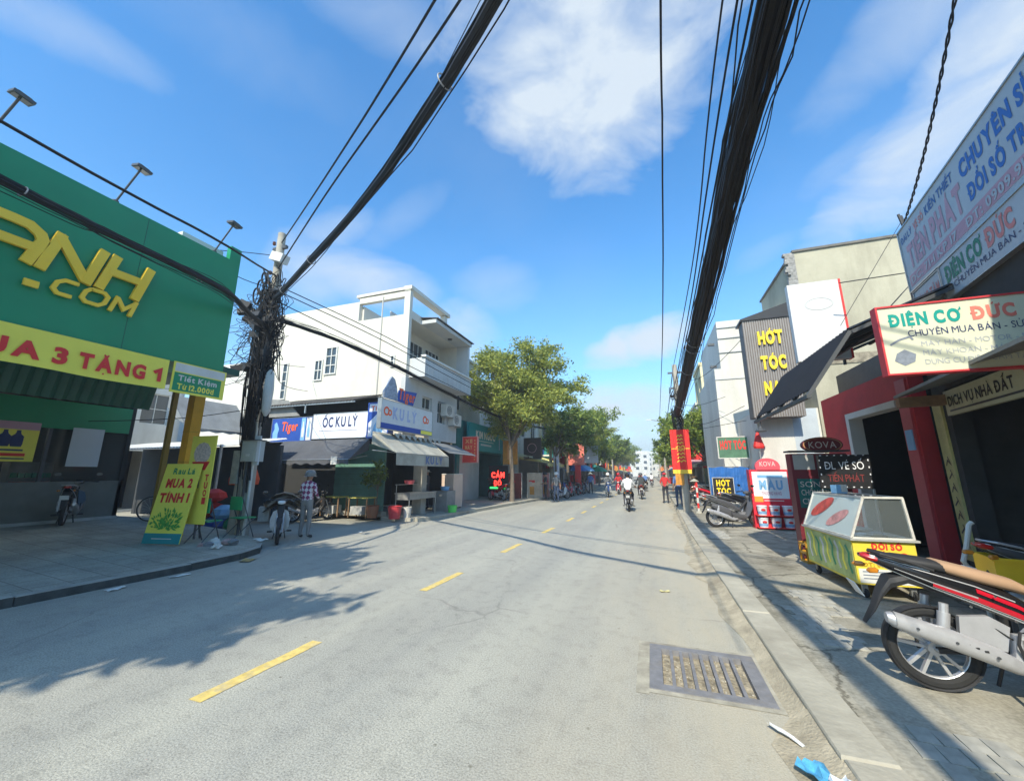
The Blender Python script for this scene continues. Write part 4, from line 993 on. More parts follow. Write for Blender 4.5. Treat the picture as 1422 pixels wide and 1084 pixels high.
# brown slatted sign
ht = signboard('barber_sign', 'tall brown slatted sign with raised yellow barber lettering', 'sign', (3.10, 13.5, 3.3), 0, 1.34, 3.1, mat('brown slats', (.16, .135, .12), .6, .2, 4), .5)
for k in range(21):
    q = MB(); q.box(.01 + k * .0635, .048 + k * .0635, -.022, 0, 0, 3.1); q.build('slat', mat('grey brown slat', (.235, .215, .20), .6, .15, 3), ht)
q = MB(); q.add([(-.05, -.06, 3.1), (1.5, -.06, 3.1), (1.5, .7, 3.1), (-.05, .7, 3.1), (-.05, -.06, 3.16), (1.5, -.06, 3.62), (1.5, .7, 3.62), (-.05, .7, 3.16)], [(0, 1, 5, 4), (4, 5, 6, 7), (0, 4, 7, 3), (1, 2, 6, 5), (2, 3, 7, 6), (0, 3, 2, 1)]); q.build('cap', black, ht)
bright = mat('bright yellow letters', (.88, .62, .02), .45, .05)
for s_, x, z, W in (('HỚT', .36, 2.28, .66), ('TÓC', .36, 1.48, .66), ('NAM', .36, .68, .66)):
    m = MB(); text(m, s_, x, z, W, .38, -.09, bold='x', depth=.06); m.build('lettering', bright, ht)
bh = thing('barber_house', 'narrow white house with a plain side wall behind the tall brown sign', 'house', (3.30, 17.0, 0), -90)
m = MB(); m.box(0, 2.9, 0, 6, 0, 3.6); m.build('wall', white, bh)
q = MB(); q.box(2.88, 2.905, .95, 1.6, 0, 3.6); q.build('shaded_wall_strip', mat('shaded white plaster', (.45, .50, .54), .8, .1), bh)  # bluish strip paints the shade on the white wall's right part

# raw cement wall house further back
cw = thing('cement_house', 'tall house with a bare stained cement side wall and a broken corner', 'house', (4.7, 18.0, 0), -90)
m = MB(); m.box(0, 4.0, .25, 8, 0, 8.75); m.build('wall', beigew, cw)
random.seed(8); m = MB()
for k in range(26):
    z = 6.3 + k * .095; m.box(3.9 - random.uniform(0, .05), 4.01, .10 - random.uniform(0, .16), .26, z, z + .09)
m.build('broken_corner', mat('exposed brick render', (.30, .29, .27), .9, .5, 9), cw)
m = MB(); m.box(-.05, 4.05, .2, 8.1, 8.75, 8.83); m.build('coping', mat('dark coping', (.16, .15, .13), .9, .3), cw)
m = MB(); m.box(1.5, 4.03, .6, 4.6, 4.9, 5.2); m.build('stained_ledge', mat('mossy render', (.30, .26, .19), .95, .6, 5, dirt=.9), cw)

# white stepped building
wb = thing('white_building', 'white rendered building stepped back at the top beyond the brown sign', 'house', (2.72, 22, 0), -90)
m = MB(); m.box(0, 5, 0, 6, 0, 5.75); m.build('lower_wall', white, wb)
m = MB(); m.box(0, 4.98, .25, 6, 5.75, 7.75); m.build('upper_wall', white, wb)
for z in (6.4, 7.0, 7.45, 5.3): 
    q = MB(); q.box(5.0, 5.03, .0 if z < 5.7 else .25, 2.0, z, z + .04); q.build('moulding', greyw, wb)
for z in (6.9, 5.95):
    q = MB(); q.cbox((4.6, .05, z), (.12, .25, .08)); q.build('bracket', dsteel, wb)

# raised metal post with guy wires on the right roofs
pt = thing('antenna_post', 'dark lattice post leaning above the roofs beside the lottery sign', 'post', (4.95, 8.3, 3.95), 0)
m = MB(); m.tube([(0, 0, 0), (-.32, 0, 2.35)], .022, 6); m.tube([(.07, .07, 0), (-.25, .07, 2.35)], .022, 6)
for k in range(12): a = k / 12; m.tube([(-.32 * a, 0, 2.35 * a), (-.32 * (a + .08) + .07, .07, 2.35 * (a + .08))], .01, 4)
m.build('mast', black, pt)
m = MB(); m.tube([(-.16, 0, 1.2), (-1.3, .2, 1.25)], .01, 5); m.tube([(-.3, 0, 2.2), (-1.4, .2, .4)], .006, 4); m.tube([(-.2, 0, 1.3), (.6, 0, .5)], .012, 4); m.tube([(-.16, 0, 1.2), (-.9, 0, .4)], .012, 4); m.build('guy_wire', black, pt)

# small barber signs
b1 = signboard('barber_sign', 'small red on green barber sign in a white frame hung over the pavement', 'sign', (2.32, 15.4, 2.18), 0, .92, .70, mat('green board', (.08, .18, .11), .6, .3, 4), .06, white, rimw=.03)
lettering(b1, 'HỚT TÓC', .06, .30, .8, .27, redp, bold='x'); 
b2 = signboard('barber_sign', 'little black sign with yellow barber lettering low in front of the blue sheet', 'sign', (2.0, 15.15, .92), 0, .62, .58, black, .04, white, rimw=.015)
lettering(b2, 'HỚT', .1, .32, .42, .18, bright, bold='x'); lettering(b2, 'TÓC', .1, .06, .42, .18, bright, bold='x')
bt = thing('tarpaulin', 'blue tarpaulin stretched on a frame behind the small black barber sign', 'tarpaulin', (1.95, 15.5, 0), 0)
m = MB(); vs = []; n = 18
for i in range(n + 1):
    for j in range(5): vs.append((1.28 * i / n, .025 * math.sin(i * 1.3 + j), .78 + 1.08 * j / 4 - .02 * math.sin(i * .8)))
m.add(vs, [(i * 5 + j, (i + 1) * 5 + j, (i + 1) * 5 + j + 1, i * 5 + j + 1) for i in range(n) for j in range(4)]); m.build('sheet', mat('blue tarp', (.03, .14, .42), .5, .25, 3), bt)
m = MB(); m.tube([(0, .02, .1), (0, .02, 1.9)], .02, 6); m.tube([(1.28, .02, .1), (1.28, .02, 1.9)], .02, 6); m.tube([(0, .02, 1.87), (1.28, .02, 1.87)], .015, 6); m.build('frame', steel, bt)

# paint advertising boxes
pailw = mat('pail white', (.70, .74, .76), .45, .08)
def oval(parent, cx, z, w, h, mt, d=.08, name='oval_top'):
    m = MB(); n = 24; m.prism([(cx + w / 2 * math.cos(2 * math.pi * k / n), z + h / 2 * math.sin(2 * math.pi * k / n)) for k in range(n)], 0, d); return m.build(name, mt, parent)
def pail(parent, x, z, mt=None):
    m = MB(); m.lathe([(.105, 0), (.125, .23), (.133, .235), (.133, .26), (.12, .265)], 16, (x, -.10, z)); o = m.build('paint_pail', pailw, parent, True)
    q = MB(); q.lathe([(.1095, .03), (.1165, .10)], 16, (x, -.10, z)); q.build('band', bluel, o)
    q = MB(); q.prism([(x + .055 * math.cos(k * .628), z + .155 + .03 * math.sin(k * .628)) for k in range(10)], -.238, -.21); q.build('label', redp, o)
    return o
pb = signboard('paint_display', 'red and white paint display box with six small pails and an oval top', 'display stand', (2.77, 13.45, .1), 2, 1.02, 1.66, mat('bright red panel', (.62, .03, .05), .4, .1), .3)
cn = thing('canopy', 'unseen sheet canopy added over the pavement beside the viewpoint to shade the paving', 'canopy', (1.78, .75, 0))  # unseen canopy, added to throw shade on the paving round the cart
m = MB(); corrugated(m, 0, 1.9, (0, 4.3), (1.15, 4.3), .12, .015); m.build('sheet', MATS['dull canopy sheet'], cn); m = MB(); m.bar((1.86, .1, .1), (1.86, .1, 4.28), .05); m.build('post', dsteel, cn); m = MB(); m.bar((1.86, 1.05, .1), (1.86, 1.05, 4.28), .05); m.build('post', dsteel, cn)
oval(pb, .5, 1.74, .64, .5, mat('pinkish red oval', (.72, .10, .13), .4, .05), .1)
lettering(pb, 'KOVA', .30, 1.76, .40, .13, white, bold='n', y=-.006)
panel(pb, .06, .96, .84, 1.60, mat('poster white', (.70, .74, .76), .4, .1)); lettering(pb, 'MÀU', .22, 1.10, .60, .24, bluel, bold='x', y=-.008); panel(pb, .2, .84, 1.42, 1.50, bluel, y=-.005)
lettering(pb, 'THƯỢNG HẠNG', .26, .94, .5, .09, mauve, bold='b', y=-.008); panel(pb, .06, .28, .74, .90, mat('orange patch', (.80, .30, .05), .4, .1), y=-.006); panel(pb, .3, .8, .77, .79, white, y=-.006)
for j in range(2):
    q = MB(); q.box(.02, 1.0, -.26, 0, .04 + j * .33, .055 + j * .33); q.build('shelf', redp, pb)
    for i in range(3): pail(pb, .19 + i * .32, .056 + j * .33)
kv = signboard('paint_display', 'dark maroon paint panel with an oval top standing behind the glass cart', 'display stand', (2.57, 8.95, .1), 1, .90, 1.92, maroon, .26)
oval(kv, .55, 2.08, .66, .30, maroon, .1); q = MB(); q.ring((.55, -.004, 2.08), (0, 1, 0), .3, .012, 28, 5, .3)
for i, v in enumerate(q.v): q.v[i] = (v[0], v[1], 2.08 + (v[2] - 2.08) * .43)
q.build('oval_line', mat('dull gold', (.45, .25, .12), .5, .1), kv)
lettering(kv, 'KOVA', .33, 2.02, .44, .12, mat('silver ink', (.55, .50, .48), .4, .05), bold='n', y=-.006)
panel(kv, .04, .38, 1.62, 1.90, mat('grey glazed box', (.42, .42, .40), .3, .3, 2)); panel(kv, .06, .80, .92, 1.45, mat('dark teal print', (.01, .13, .12), .5, .1))
for s_, z in (('SƠN', 1.30), ('CHỐNG THẤM', 1.15), ('CN-05', .99)): lettering(kv, s_, .10, z, .62 if len(s_) > 5 else .32, .10, MATS['silver ink'], bold='n', y=-.006)
panel(kv, .1, .7, .78, .80, MATS['dull gold']); panel(kv, .14, .24, .55, .68, MATS['dull gold'])
q = MB(); q.box(-.02, .96, -.02, .28, 1.95, 1.98); q.build('top_rim', dsteel, kv)
cr = thing('crate', 'small amber plastic crate on the pavement at the foot of the maroon panel', 'crate', (2.50, 8.58, .1), 3)
am = mat('amber plastic', (.60, .30, .03), .4, .15, 4)
m = MB(); W, D, Hh = .44, .3, .34
for z in (0, .15, .30):
    m.box(0, W, 0, .012, z, z + .04); m.box(0, W, D - .012, D, z, z + .04); m.box(0, .012, .012, D - .012, z, z + .04); m.box(W - .012, W, .012, D - .012, z, z + .04)
for k in range(5):
    x = k * (W - .03) / 4; m.box(x, x + .03, .002, .014, 0, .33); m.box(x, x + .03, D - .014, D - .002, 0, .33)
m.box(.01, W - .01, .01, D - .01, 0, .012); m.build('body', am, cr)
vb = signboard('lottery_sign', 'black sign with dotted border and pale lottery lettering in front of the maroon panel', 'sign', (2.83, 8.45, 1.39), 0, .76, .58, black, .04)
dotm = mat('border light', (.8, .82, .85), .4, 0)
m = MB()
for k in range(14):
    for (x, z) in ((.04 + k * .052, .03), (.04 + k * .052, .57)):
        if k % 2 == 0: m.box(x, x + .026, -.004, 0, z - .008, z + .008)
for k in range(9):
    for x in (.03, .73):
        if k % 2: m.box(x - .008, x + .008, -.004, 0, .05 + k * .06, .08 + k * .06)
m.build('dotted_border', dotm, vb)
lettering(vb, 'ĐL VÉ SỐ', .10, .33, .56, .13, dotm, bold='n'); lettering(vb, 'TIẾN PHÁT', .12, .12, .52, .12, mat('dim red ink', (.22, .03, .03), .6, 0), bold='n')
m = MB(); m.tube([(.02, .02, 0), (.02, .02, -.6), (.02, -.3, -1.2)], .012, 6); m.tube([(.74, .02, 0), (.74, .02, -1.25)], .012, 6); m.build('stand', steel, vb)

# glass lottery cart
ct = thing('glass_cart', 'yellow lottery street cart with a slanted glass case on small wheels', 'street cart', (2.42, 6.52, .1), 3)
CW, CD = .66, 1.45
cy = mat('cart yellow', (.80, .62, .06), .45, .12, 3, dirt=.4, dirtcol=(.4, .36, .25)); cg = mat('cart green print', (.42, .50, .18), .5, .4, 5)
m = MB(); m.box(0, CW, 0, CD, .17, .70); m.build('body', cy, ct)
q = MB(); q.box(-.004, 0, .03, CD - .03, .2, .68); q.build('side_print', cg, ct)
random.seed(3)
for k in range(9):
    q = MB(); y = .1 + k * .145; q.ribbon([(0, 0), (.05, .12), (.02, .25), (.09, .34)], .05, 0); T = Matrix.Translation((-.006, y, .26 + random.uniform(0, .06))) @ Matrix.Rotation(R(90), 4, 'Z'); q.v = [tuple(T @ Vector(v)) for v in q.v]; q.build('side_pattern', [greenp, yellow, white][k % 3], ct)
q = MB(); q.box(.02, CW - .02, -.004, 0, .19, .36); q.build('front_panel', mat('cart white', (.66, .66, .62), .5, .1), ct)
lettering(ct, 'ĐỔI SỐ', .20, .60, .32, .07, redp, bold='x', y=-.006); lettering(ct, 'TRÚNG', .08, .47, .48, .09, redp, bold='x', y=-.006); lettering(ct, 'ĐT: 0909 915', .08, .39, .42, .045, goldd, bold='b', y=-.006)
for z in (.32, .28, .24): panel(ct, .06, .56, z, z + .012, MATS['grey ink'], y=-.007)
m = MB(); m.box(-.03, CW + .04, -.04, CD + .02, .70, .725); m.build('counter', mat('zinc counter', (.50, .50, .46), .4, .2, 4, metal=.3), ct)
# case: left face leans inwards
zt, zb = 1.24, .73
prof = [(0.0, zb), (.20, zt), (.62, zt), (CW, zb)]
m = MB()
for y in (0.0, CD - .02):
    for a, b in zip(prof, prof[1:] + prof[:1]): m.bar((a[0], y, a[1]), (b[0], y, b[1]), .026)
for p in prof: m.bar((p[0], 0, p[1]), (p[0], CD - .02, p[1]), .026)
m.build('case_frame', mat('worn white frame', (.62, .60, .54), .5, .2, 6, dirt=.5), ct)
gl = glass_mat('case glass', (.55, .62, .60), .03)
q = MB(); q.prism(prof, .006, .010); q.build('glass_pane', gl, ct)
q = MB(); q.add([(0, .02, zb), (0, CD - .03, zb), (.2, CD - .03, zt), (.2, .02, zt)], [(0, 1, 2, 3)]); q.build('glass_pane', gl, ct)
q = MB(); q.add([(CW, .02, zb), (CW, CD - .03, zb), (.62, CD - .03, zt), (.62, .02, zt)], [(0, 3, 2, 1)]); q.build('glass_pane', gl, ct)
q = MB(); q.add([(.2, .02, zt + .01), (.62, .02, zt + .01), (.62, CD, zt + .01), (.2, CD, zt + .01)], [(0, 1, 2, 3)]); q.build('glass_pane', gl, ct)
def on_glass(t_, y): return (.2 * t_ - .006, y, zb + (zt - zb) * t_)
def sticker(name, cy, ct_, ay, at, tilt, mt_):
    q = MB(); n = 18; P = []
    for k in range(n):
        a = 2 * math.pi * k / n; u_, v_ = ay * math.cos(a), at * math.sin(a); P.append(on_glass(ct_ + v_ + tilt * u_, cy + u_))
    q.add(P, [tuple(range(n))[::-1]]); q.build(name, mt_, ct)
sticker('red_sticker', 1.0, .62, .30, .20, -.75, mat('red sticker', (.70, .10, .07), .4, .4, 9)); sticker('pink_sticker', .48, .40, .26, .16, -.75, mat('pink sticker', (.62, .30, .28), .4, .4, 9))
m = MB(); random.seed(4)
for k in range(14):
    T = Matrix.Translation((.1 + random.random() * .42, .08 + random.random() * 1.2, .742 + k * .002)) @ Matrix.Rotation(random.uniform(-.5, .5), 4, 'Z')
    m.box(-.07, .07, -.1, .1, 0, .012, T)
o = m.build('tickets', mat('paper tickets', (.66, .63, .58), .8, .35, 9), ct); o['kind'] = 'stuff'
def caster(parent, x, y):
    q = MB(); q.ring((x, y, .06), (1, .2, 0), .042, .018, 16, 6); q.tube([(x - .02, y, .06), (x + .02, y, .06)], .03, 10); o = q.build('wheel', rubber, parent)
    w = MB(); w.box(x - .03, x + .03, y - .015, y + .015, .06, .17); w.build('fork', steel, o)
for x in (.08, CW - .08):
    for y in (.06, CD - .1): caster(ct, x, y)
bx = thing('tissue_box', 'small blue and white box on top of the glass cart', 'box', (2.60, 7.25, 1.36), 15)
m = MB(); m.box(0, .16, 0, .1, 0, .12); m.build('box', bluel, bx); q = MB(); q.box(.08, .165, -.004, .104, .02, .125); q.build('side', white, bx)
# ------------------------------------------------------------------ motorbikes
mb_black = mat('gloss black plastic', (.012, .012, .014), .22, .1, 6, spec=.6)
mb_matt = mat('matt black plastic', (.03, .03, .032), .6, .2, 6)
mb_red = mat('deep red plastic', (.50, .01, .025), .25, .05, spec=.6)
mb_white = mat('white plastic', (.72, .72, .70), .3, .05, 4, spec=.5)
mb_grey = mat('dark grey plastic', (.09, .09, .095), .3, .15, 5, spec=.6)
mb_silver = mat('silver paint', (.50, .50, .51), .35, .12, 8, metal=.4)
mb_blue = mat('blue plastic', (.03, .09, .30), .3, .1, spec=.6)
tan = mat('tan seat cover', (.40, .25, .15), .8, .12, 4)
redlens = mat('red lens', (.45, .01, .01), .15, 0, spec=.8)
clearlens = mat('clear lens', (.6, .6, .58), .12, .1, 20, spec=.9)

def wheel(parent, x, Rw=.285, rt=.042, cast=True, name='wheel'):
    w = MB(); w.ring((x, 0, Rw), (0, 1, 0), Rw - rt, rt, 36, 10); o = w.build('wheel', rubber, parent, True)
    q = MB(); q.ring((x, 0, Rw), (0, 1, 0), Rw - rt * 1.75, .014, 36, 8, 1.6); q.build('rim', alloy, o, True)
    q = MB()
    rr = Rw - rt * 1.9
    if cast:
        for k in range(5):
            a = k * math.pi * .4 + .3
            for sg in (-1, 1):
                a2 = a + sg * .22; q.bar((x + .03 * math.cos(a + sg * .5), 0, Rw + .03 * math.sin(a + sg * .5)), (x + rr * math.cos(a2), 0, Rw + rr * math.sin(a2)), .020, .03)
    else:
        for k in range(18):
            a = k * math.pi / 9; q.tube([(x + .03 * math.cos(a), .02 if k % 2 else -.02, Rw + .03 * math.sin(a)), (x + rr * math.cos(a + .15), 0, Rw + rr * math.sin(a + .15))], .0022, 4)
    q.build('spokes', alloy, o)
    q = MB(); q.tube([(x, -.055, Rw), (x, .055, Rw)], .045, 14); q.tube([(x, -.09, Rw), (x, .09, Rw)], .01, 6); q.build('hub', mb_silver, o, True)
    return o
def mirror(parent, y, stalk=None):
    q = MB(); s = 1 if y > 0 else -1
    q.tube([(1.00, y, .99), (.98, y + s * .03, 1.10), (.97, y + s * .10, 1.17)], .006, 6)
    q.loft([(.955, y + s * .13, 1.19, .0, .0), (.955, y + s * .13, 1.19, .06, .035), (.985, y + s * .13, 1.19, .05, .03), (.99, y + s * .13, 1.19, .0, .0)], 14)
    q.build('mirror', mb_black, parent, True)
def underbone(label, group=None, main=mb_black, accent=mb_red, seat=mb_matt, shield=None, cast=True, loc=(0, 0, 0), rz=0, detail=True, hero=False, scooter=False):
    'step-through motorbike, rear axle over local x = 0, nose towards +x'
    t = thing('motorbike', label, 'motorbike', loc, rz, group)
    wheel(t, 0, cast=cast); wheel(t, 1.23, cast=cast)
    # swing arm, chain case, frame
    q = MB(); q.bar((0, .075, .285), (.46, .06, .33), .03, .045); q.bar((0, -.075, .285), (.46, -.06, .33), .03, .045); q.build('swing_arm', mb_matt, t)
    q = MB(); q.loft([(-.05, .09, .285, .012, .05), (.0, .09, .29, .014, .065), (.4, .085, .32, .014, .05), (.5, .085, .32, .012, .05)], 12); q.build('chain_case', mb_matt, t, True)
    for s in (-1, 1):
        q = MB(); q.tube([(.02, s * .115, .33), (.07, s * .115, .62)], .026, 10); q.tube([(.03, s * .115, .40), (.06, s * .115, .56)], .036, 12); q.build('shock_absorber', mb_silver, t, True)
    # muffler with a perforated shield on the right-hand side
    q = MB(); q.loft([(-.30, -.165, .50, .0, .0), (-.30, -.165, .50, .030, .034), (-.27, -.165, .49, .048, .052), (.10, -.16, .375, .058, .066), (.36, -.145, .275, .052, .056), (.50, -.13, .215, .018, .022)], 16, p=2); q.tube([(.49, -.13, .215), (.62, -.12, .19), (.80, -.06, .24), (.88, -.03, .34)], .016, 8); mf = q.build('muffler', alloy, t, True)
    q = MB(); q.loft([(-.26, -.168, .492, .052, .055), (.06, -.165, .392, .060, .067), (.30, -.15, .305, .056, .060), (.42, -.14, .25, .03, .034)], 20, a0=100, a1=250, grow=1.06, p=2); q.build('heat_shield', mb_silver, mf, True)
    for k in range(3):
        q = MB(); q.tube([(-.15 + k * .2, -.225, .458 - k * .064), (-.15 + k * .2, -.234, .458 - k * .064)], .009, 8); q.build('bolt', dsteel, mf)
    # engine
    q = MB(); q.loft([(.38, 0, .31, .07, .05), (.44, 0, .31, .12, .10), (.62, 0, .30, .125, .105), (.70, 0, .30, .08, .08)], 14, p=3); q.tube([(.50, -.12, .31), (.50, -.15, .31)], .085, 20); q.tube([(.5, .12, .31), (.5, .14, .31)], .075, 18); q.build('engine', mb_silver, t, True)
    q = MB()
    for k in range(6): q.cbox((.70 + k * .028, 0, .345 + k * .004), (.012, .15, .15))
    q.cbox((.78, 0, .35), (.2, .09, .09)); q.build('cylinder_fins', mb_silver, t)
    q = MB(); q.tube([(.50, -.26, .22), (.50, .26, .22)], .011, 6); q.tube([(.50, -.17, .22), (.50, -.27, .22)], .02, 8); q.tube([(.50, .17, .22), (.50, .27, .22)], .02, 8); q.tube([(.42, -.16, .30), (.38, -.2, .42), (.40, -.2, .5)], .009, 6); q.build('footpeg_bar', mb_matt, t, True)
    q = MB(); q.tube([(.44, -.1, .22), (.40, -.14, .03)], .012, 6); q.tube([(.44, .1, .22), (.40, .14, .03)], .012, 6); q.build('centre_stand', mb_matt, t)
    # body side covers and tail
    secs = [(-.35, 0, .915, .008, .006), (-.29, 0, .898, .05, .028), (-.17, 0, .855, .095, .052), (.03, 0, .785, .125, .082), (.26, 0, .71, .13, .10), (.46, 0, .625, .12, .10), (.63, 0, .53, .10, .07), (.73, 0, .47, .07, .03)]
    q = MB(); q.loft(secs, 20, p=2.6); body = q.build('body_cover', main, t, True, 50)
    for s, (a0, a1) in ((1, (-24, -4)), (-1, (184, 204))):
        q = MB(); q.loft([(x, y, z - .012, hw, hh) for x, y, z, hw, hh in secs[3:7]], 6, a0=a0, a1=a1, grow=1.035, p=2.6); q.build('stripe', accent, body, True)
        if detail:
            q = MB(); q.loft([(x, y, z - .012, hw, hh) for x, y, z, hw, hh in secs[1:7]], 3, a0=(-40 if s > 0 else 212), a1=(-32 if s > 0 else 220), grow=1.035, p=2.6); q.build('stripe', mb_white, body, True)
            q = MB(); q.loft([(x, y, z, hw, hh) for x, y, z, hw, hh in secs[1:4]], 3, a0=(26 if s > 0 else 142), a1=(38 if s > 0 else 154), grow=1.03, p=2.6); q.build('stripe', mb_white, body, True)
    q = MB(); q.loft([(-.345, 0, .908, .03, .014), (-.31, 0, .900, .055, .026), (-.25, 0, .885, .066, .03)], 12, grow=1.02); q.build('tail_light', redlens, t, True)
    q = MB(); q.loft([(-.26, 0, .905, .06, .015), (-.12, 0, .895, .105, .035), (.06, 0, .87, .125, .042), (.13, 0, .855, .12, .04)], 16, p=2.8); q.build('seat_rear', mb_matt if hero else seat, t, True, 60)
    q = MB(); q.loft([(.08, 0, .868, .10, .03), (.13, 0, .862, .13, .045), (.32, 0, .81, .13, .05), (.50, 0, .765, .105, .045), (.62, 0, .71, .05, .03)], 16, p=2.8); q.build('seat', seat, t, True, 60)
    q = MB()
    for s in (-1, 1): q.tube([(.05, s * .12, .84), (-.12, s * .145, .905), (-.24, s * .10, .935), (-.28, 0, .94)], .010, 8)
    q.build('grab_rail', mb_matt if hero else mb_silver, t, True)
    # rear mudguard with plate
    q = MB(); q.loft([(.12, 0, .68, .07, .02), (-.08, 0, .76, .08, .04), (-.20, 0, .72, .08, .05), (-.26, 0, .63, .06, .04), (-.31, 0, .52, .05, .02), (-.38, 0, .41, .035, .006)], 10, p=3); mg = q.build('rear_mudguard', mb_matt, t, True)
    T = Matrix.Translation((-.40, 0, .66)) @ Matrix.Rotation(R(-28), 4, 'Y')
    q = MB(); q.box(-.006, .0, -.075, .075, -.055, .055, T); q.build('number_plate', mb_white, mg)
    for s in (-1, 1):
        q = MB(); q.loft([(-.36, s * .13, .815, .0, .0), (-.34, s * .13, .815, .022, .02), (-.29, s * .12, .815, .022, .02), (-.27, s * .11, .815, .0, .0)], 10); q.build('indicator', mat('amber lens', (.55, .2, .02), .2, 0, spec=.7), t, True)
    # leg shield, front cowl, fork, mudguard, bars
    sm = shield or main
    for s in (-1, 1):
        q = MB(); q.add([(.98, s * .05, .80), (1.02, s * .16, .74), (.98, s * .215, .55), (.90, s * .20, .36), (.80, s * .13, .25), (.86, s * .06, .40), (1.02, s * .12, .74), (.96, s * .17, .55), (.88, s * .16, .37)],
            [(0, 1, 2, 3, 5) if s > 0 else (5, 3, 2, 1, 0), (3, 4, 5) if s > 0 else (5, 4, 3)])
        q.add([(.965, s * .05, .80), (1.0, s * .16, .74), (.96, s * .215, .55), (.88, s * .20, .36), (.78, s * .13, .25), (.84, s * .06, .40)], [(4, 3, 2, 1, 0, 5) if s > 0 else (5, 0, 1, 2, 3, 4)])
        q.build('leg_shield', sm, t)
    q = MB(); q.loft([(.92, 0, .88, .03, .03), (.98, 0, .84, .085, .09), (1.06, 0, .76, .075, .10), (1.10, 0, .66, .05, .07), (1.12, 0, .60, .02, .03)], 14); q.build('front_cowl', main, t, True)
    q = MB(); q.tube([(1.02, 0, .80), (.62, 0, .44), (.50, 0, .40)], .035, 8); q.build('frame_tube', mb_matt, t, True)
    for s in (-1, 1):
        q = MB(); q.tube([(1.23, s * .075, .285), (1.08, s * .075, .70)], .019, 8); q.build('fork', mb_silver, t, True)
    q = MB(); q.loft([(1.50, 0, .42, .03, .006), (1.42, 0, .535, .055, .02), (1.25, 0, .60, .06, .025), (1.08, 0, .56, .055, .02), (.97, 0, .45, .045, .01)], 10, p=3); q.build('front_mudguard', main, t, True)
    q = MB(); q.loft([(.90, 0, .98, .06, .03), (.96, 0, .99, .12, .055), (1.03, 0, .97, .11, .06), (1.08, 0, .955, .07, .045)], 14); hd = q.build('handlebar_cowl', main, t, True)
    q = MB(); q.loft([(1.07, 0, .955, .085, .048), (1.10, 0, .95, .07, .04), (1.115, 0, .948, .02, .015)], 14); q.build('headlight', clearlens, hd, True)
    q = MB(); q.tube([(.99, -.10, 1.0), (.96, -.22, 1.02), (.90, -.36, 1.0)], .012, 6); q.tube([(.99, .10, 1.0), (.96, .22, 1.02), (.90, .36, 1.0)], .012, 6)
    for s in (-1, 1): q.tube([(.92, s * .27, 1.012), (.885, s * .385, .998)], .019, 8); q.tube([(.95, s * .22, 1.0), (.985, s * .33, .985)], .005, 5)
    q.build('handlebar', mb_matt, t, True)
    mirror(t, -.24); mirror(t, .24)
    if scooter:
        q = MB(); q.loft([(-.10, 0, .62, .09, .06), (.10, 0, .55, .15, .12), (.32, 0, .45, .17, .14), (.50, 0, .34, .17, .09), (.80, 0, .30, .17, .07), (.92, 0, .36, .14, .06)], 16, p=3); q.build('body_skirt', main, t, True)
        q = MB(); q.loft([(.84, 0, .30, .15, .05), (.93, 0, .45, .19, .10), (1.00, 0, .62, .20, .12), (1.02, 0, .78, .15, .10), (.98, 0, .90, .08, .04)], 16, p=2.6); q.build('front_shield', main, t, True)
    if hero:
        for pts in ([(1.0, -.2, .98), (1.12, -.16, .9), (1.1, -.06, .6), (.7, -.1, .42)], [(.95, -.25, 1.0), (1.1, -.2, .95), (1.08, -.1, .7)], [(.03, -.09, .3), (.25, -.1, .27), (.5, -.12, .25)], [(.3, -.11, .5), (.4, -.13, .42), (.52, -.12, .38)]):
            q = MB(); q.tube(pts, .005, 5, False); q.build('cable', rubber, t, True)
        for (x, z, r_) in ((.2, .62, .008), (.42, .55, .008), (.34, .70, .007), (.50, .31, .02), (.56, .26, .01), (.44, .37, .01)):
            q = MB(); q.tube([(x, -.150, z), (x, -.158, z)], r_, 8); q.build('bolt', chrome, t)
        q = MB()
        for k in range(7): q.box(.42 + k * .035, .438 + k * .035, -.168, -.155, .26 + k * .004, .44 - k * .008, Matrix.Rotation(0, 4, 'X'))
        q.build('engine_grille', chrome, t)
        q = MB(); q.prism([(.36, .24), (.70, .25), (.72, .40), (.60, .47), (.40, .46)], -.156, -.10); q.build('engine_cover', mb_silver, t)
        for s in (-1, 1):
            for a0, a1, n0, n1, g_, mt_ in ((2, 15, 4, 7, 1.03, mb_red), (-31, -25, 3, 7, 1.045, mb_white), (20, 25, 2, 6, 1.03, mb_silver), (-12, -7, 2, 5, 1.05, mb_silver)):
                if s < 0: a0, a1 = 180 - a1, 180 - a0
                q = MB(); q.loft([(x, y, z - .006, hw, hh) for x, y, z, hw, hh in secs[n0:n1]], 4, a0=a0, a1=a1, grow=g_, p=2.6); q.build('stripe', mt_, body, True)
        for k in range(9):
            q = MB(); q.cbox((-.16 + k * .045, -.214 - .002 * math.sin(k * .4), .475 - k * .0148), (.022, .012, .012)); q.build('slot', mb_matt, mf)
        q = MB(); q.ring((0, 0, .285), (0, 1, 0), .275, .011, 44, 5, 4.2); q.build('tread', mb_matt, t)
        q = MB(); q.prism([(.12, .38), (.36, .34), (.40, .50), (.30, .56), (.14, .54)], -.118, -.08); q.build('side_case', mb_silver, t)
    return t

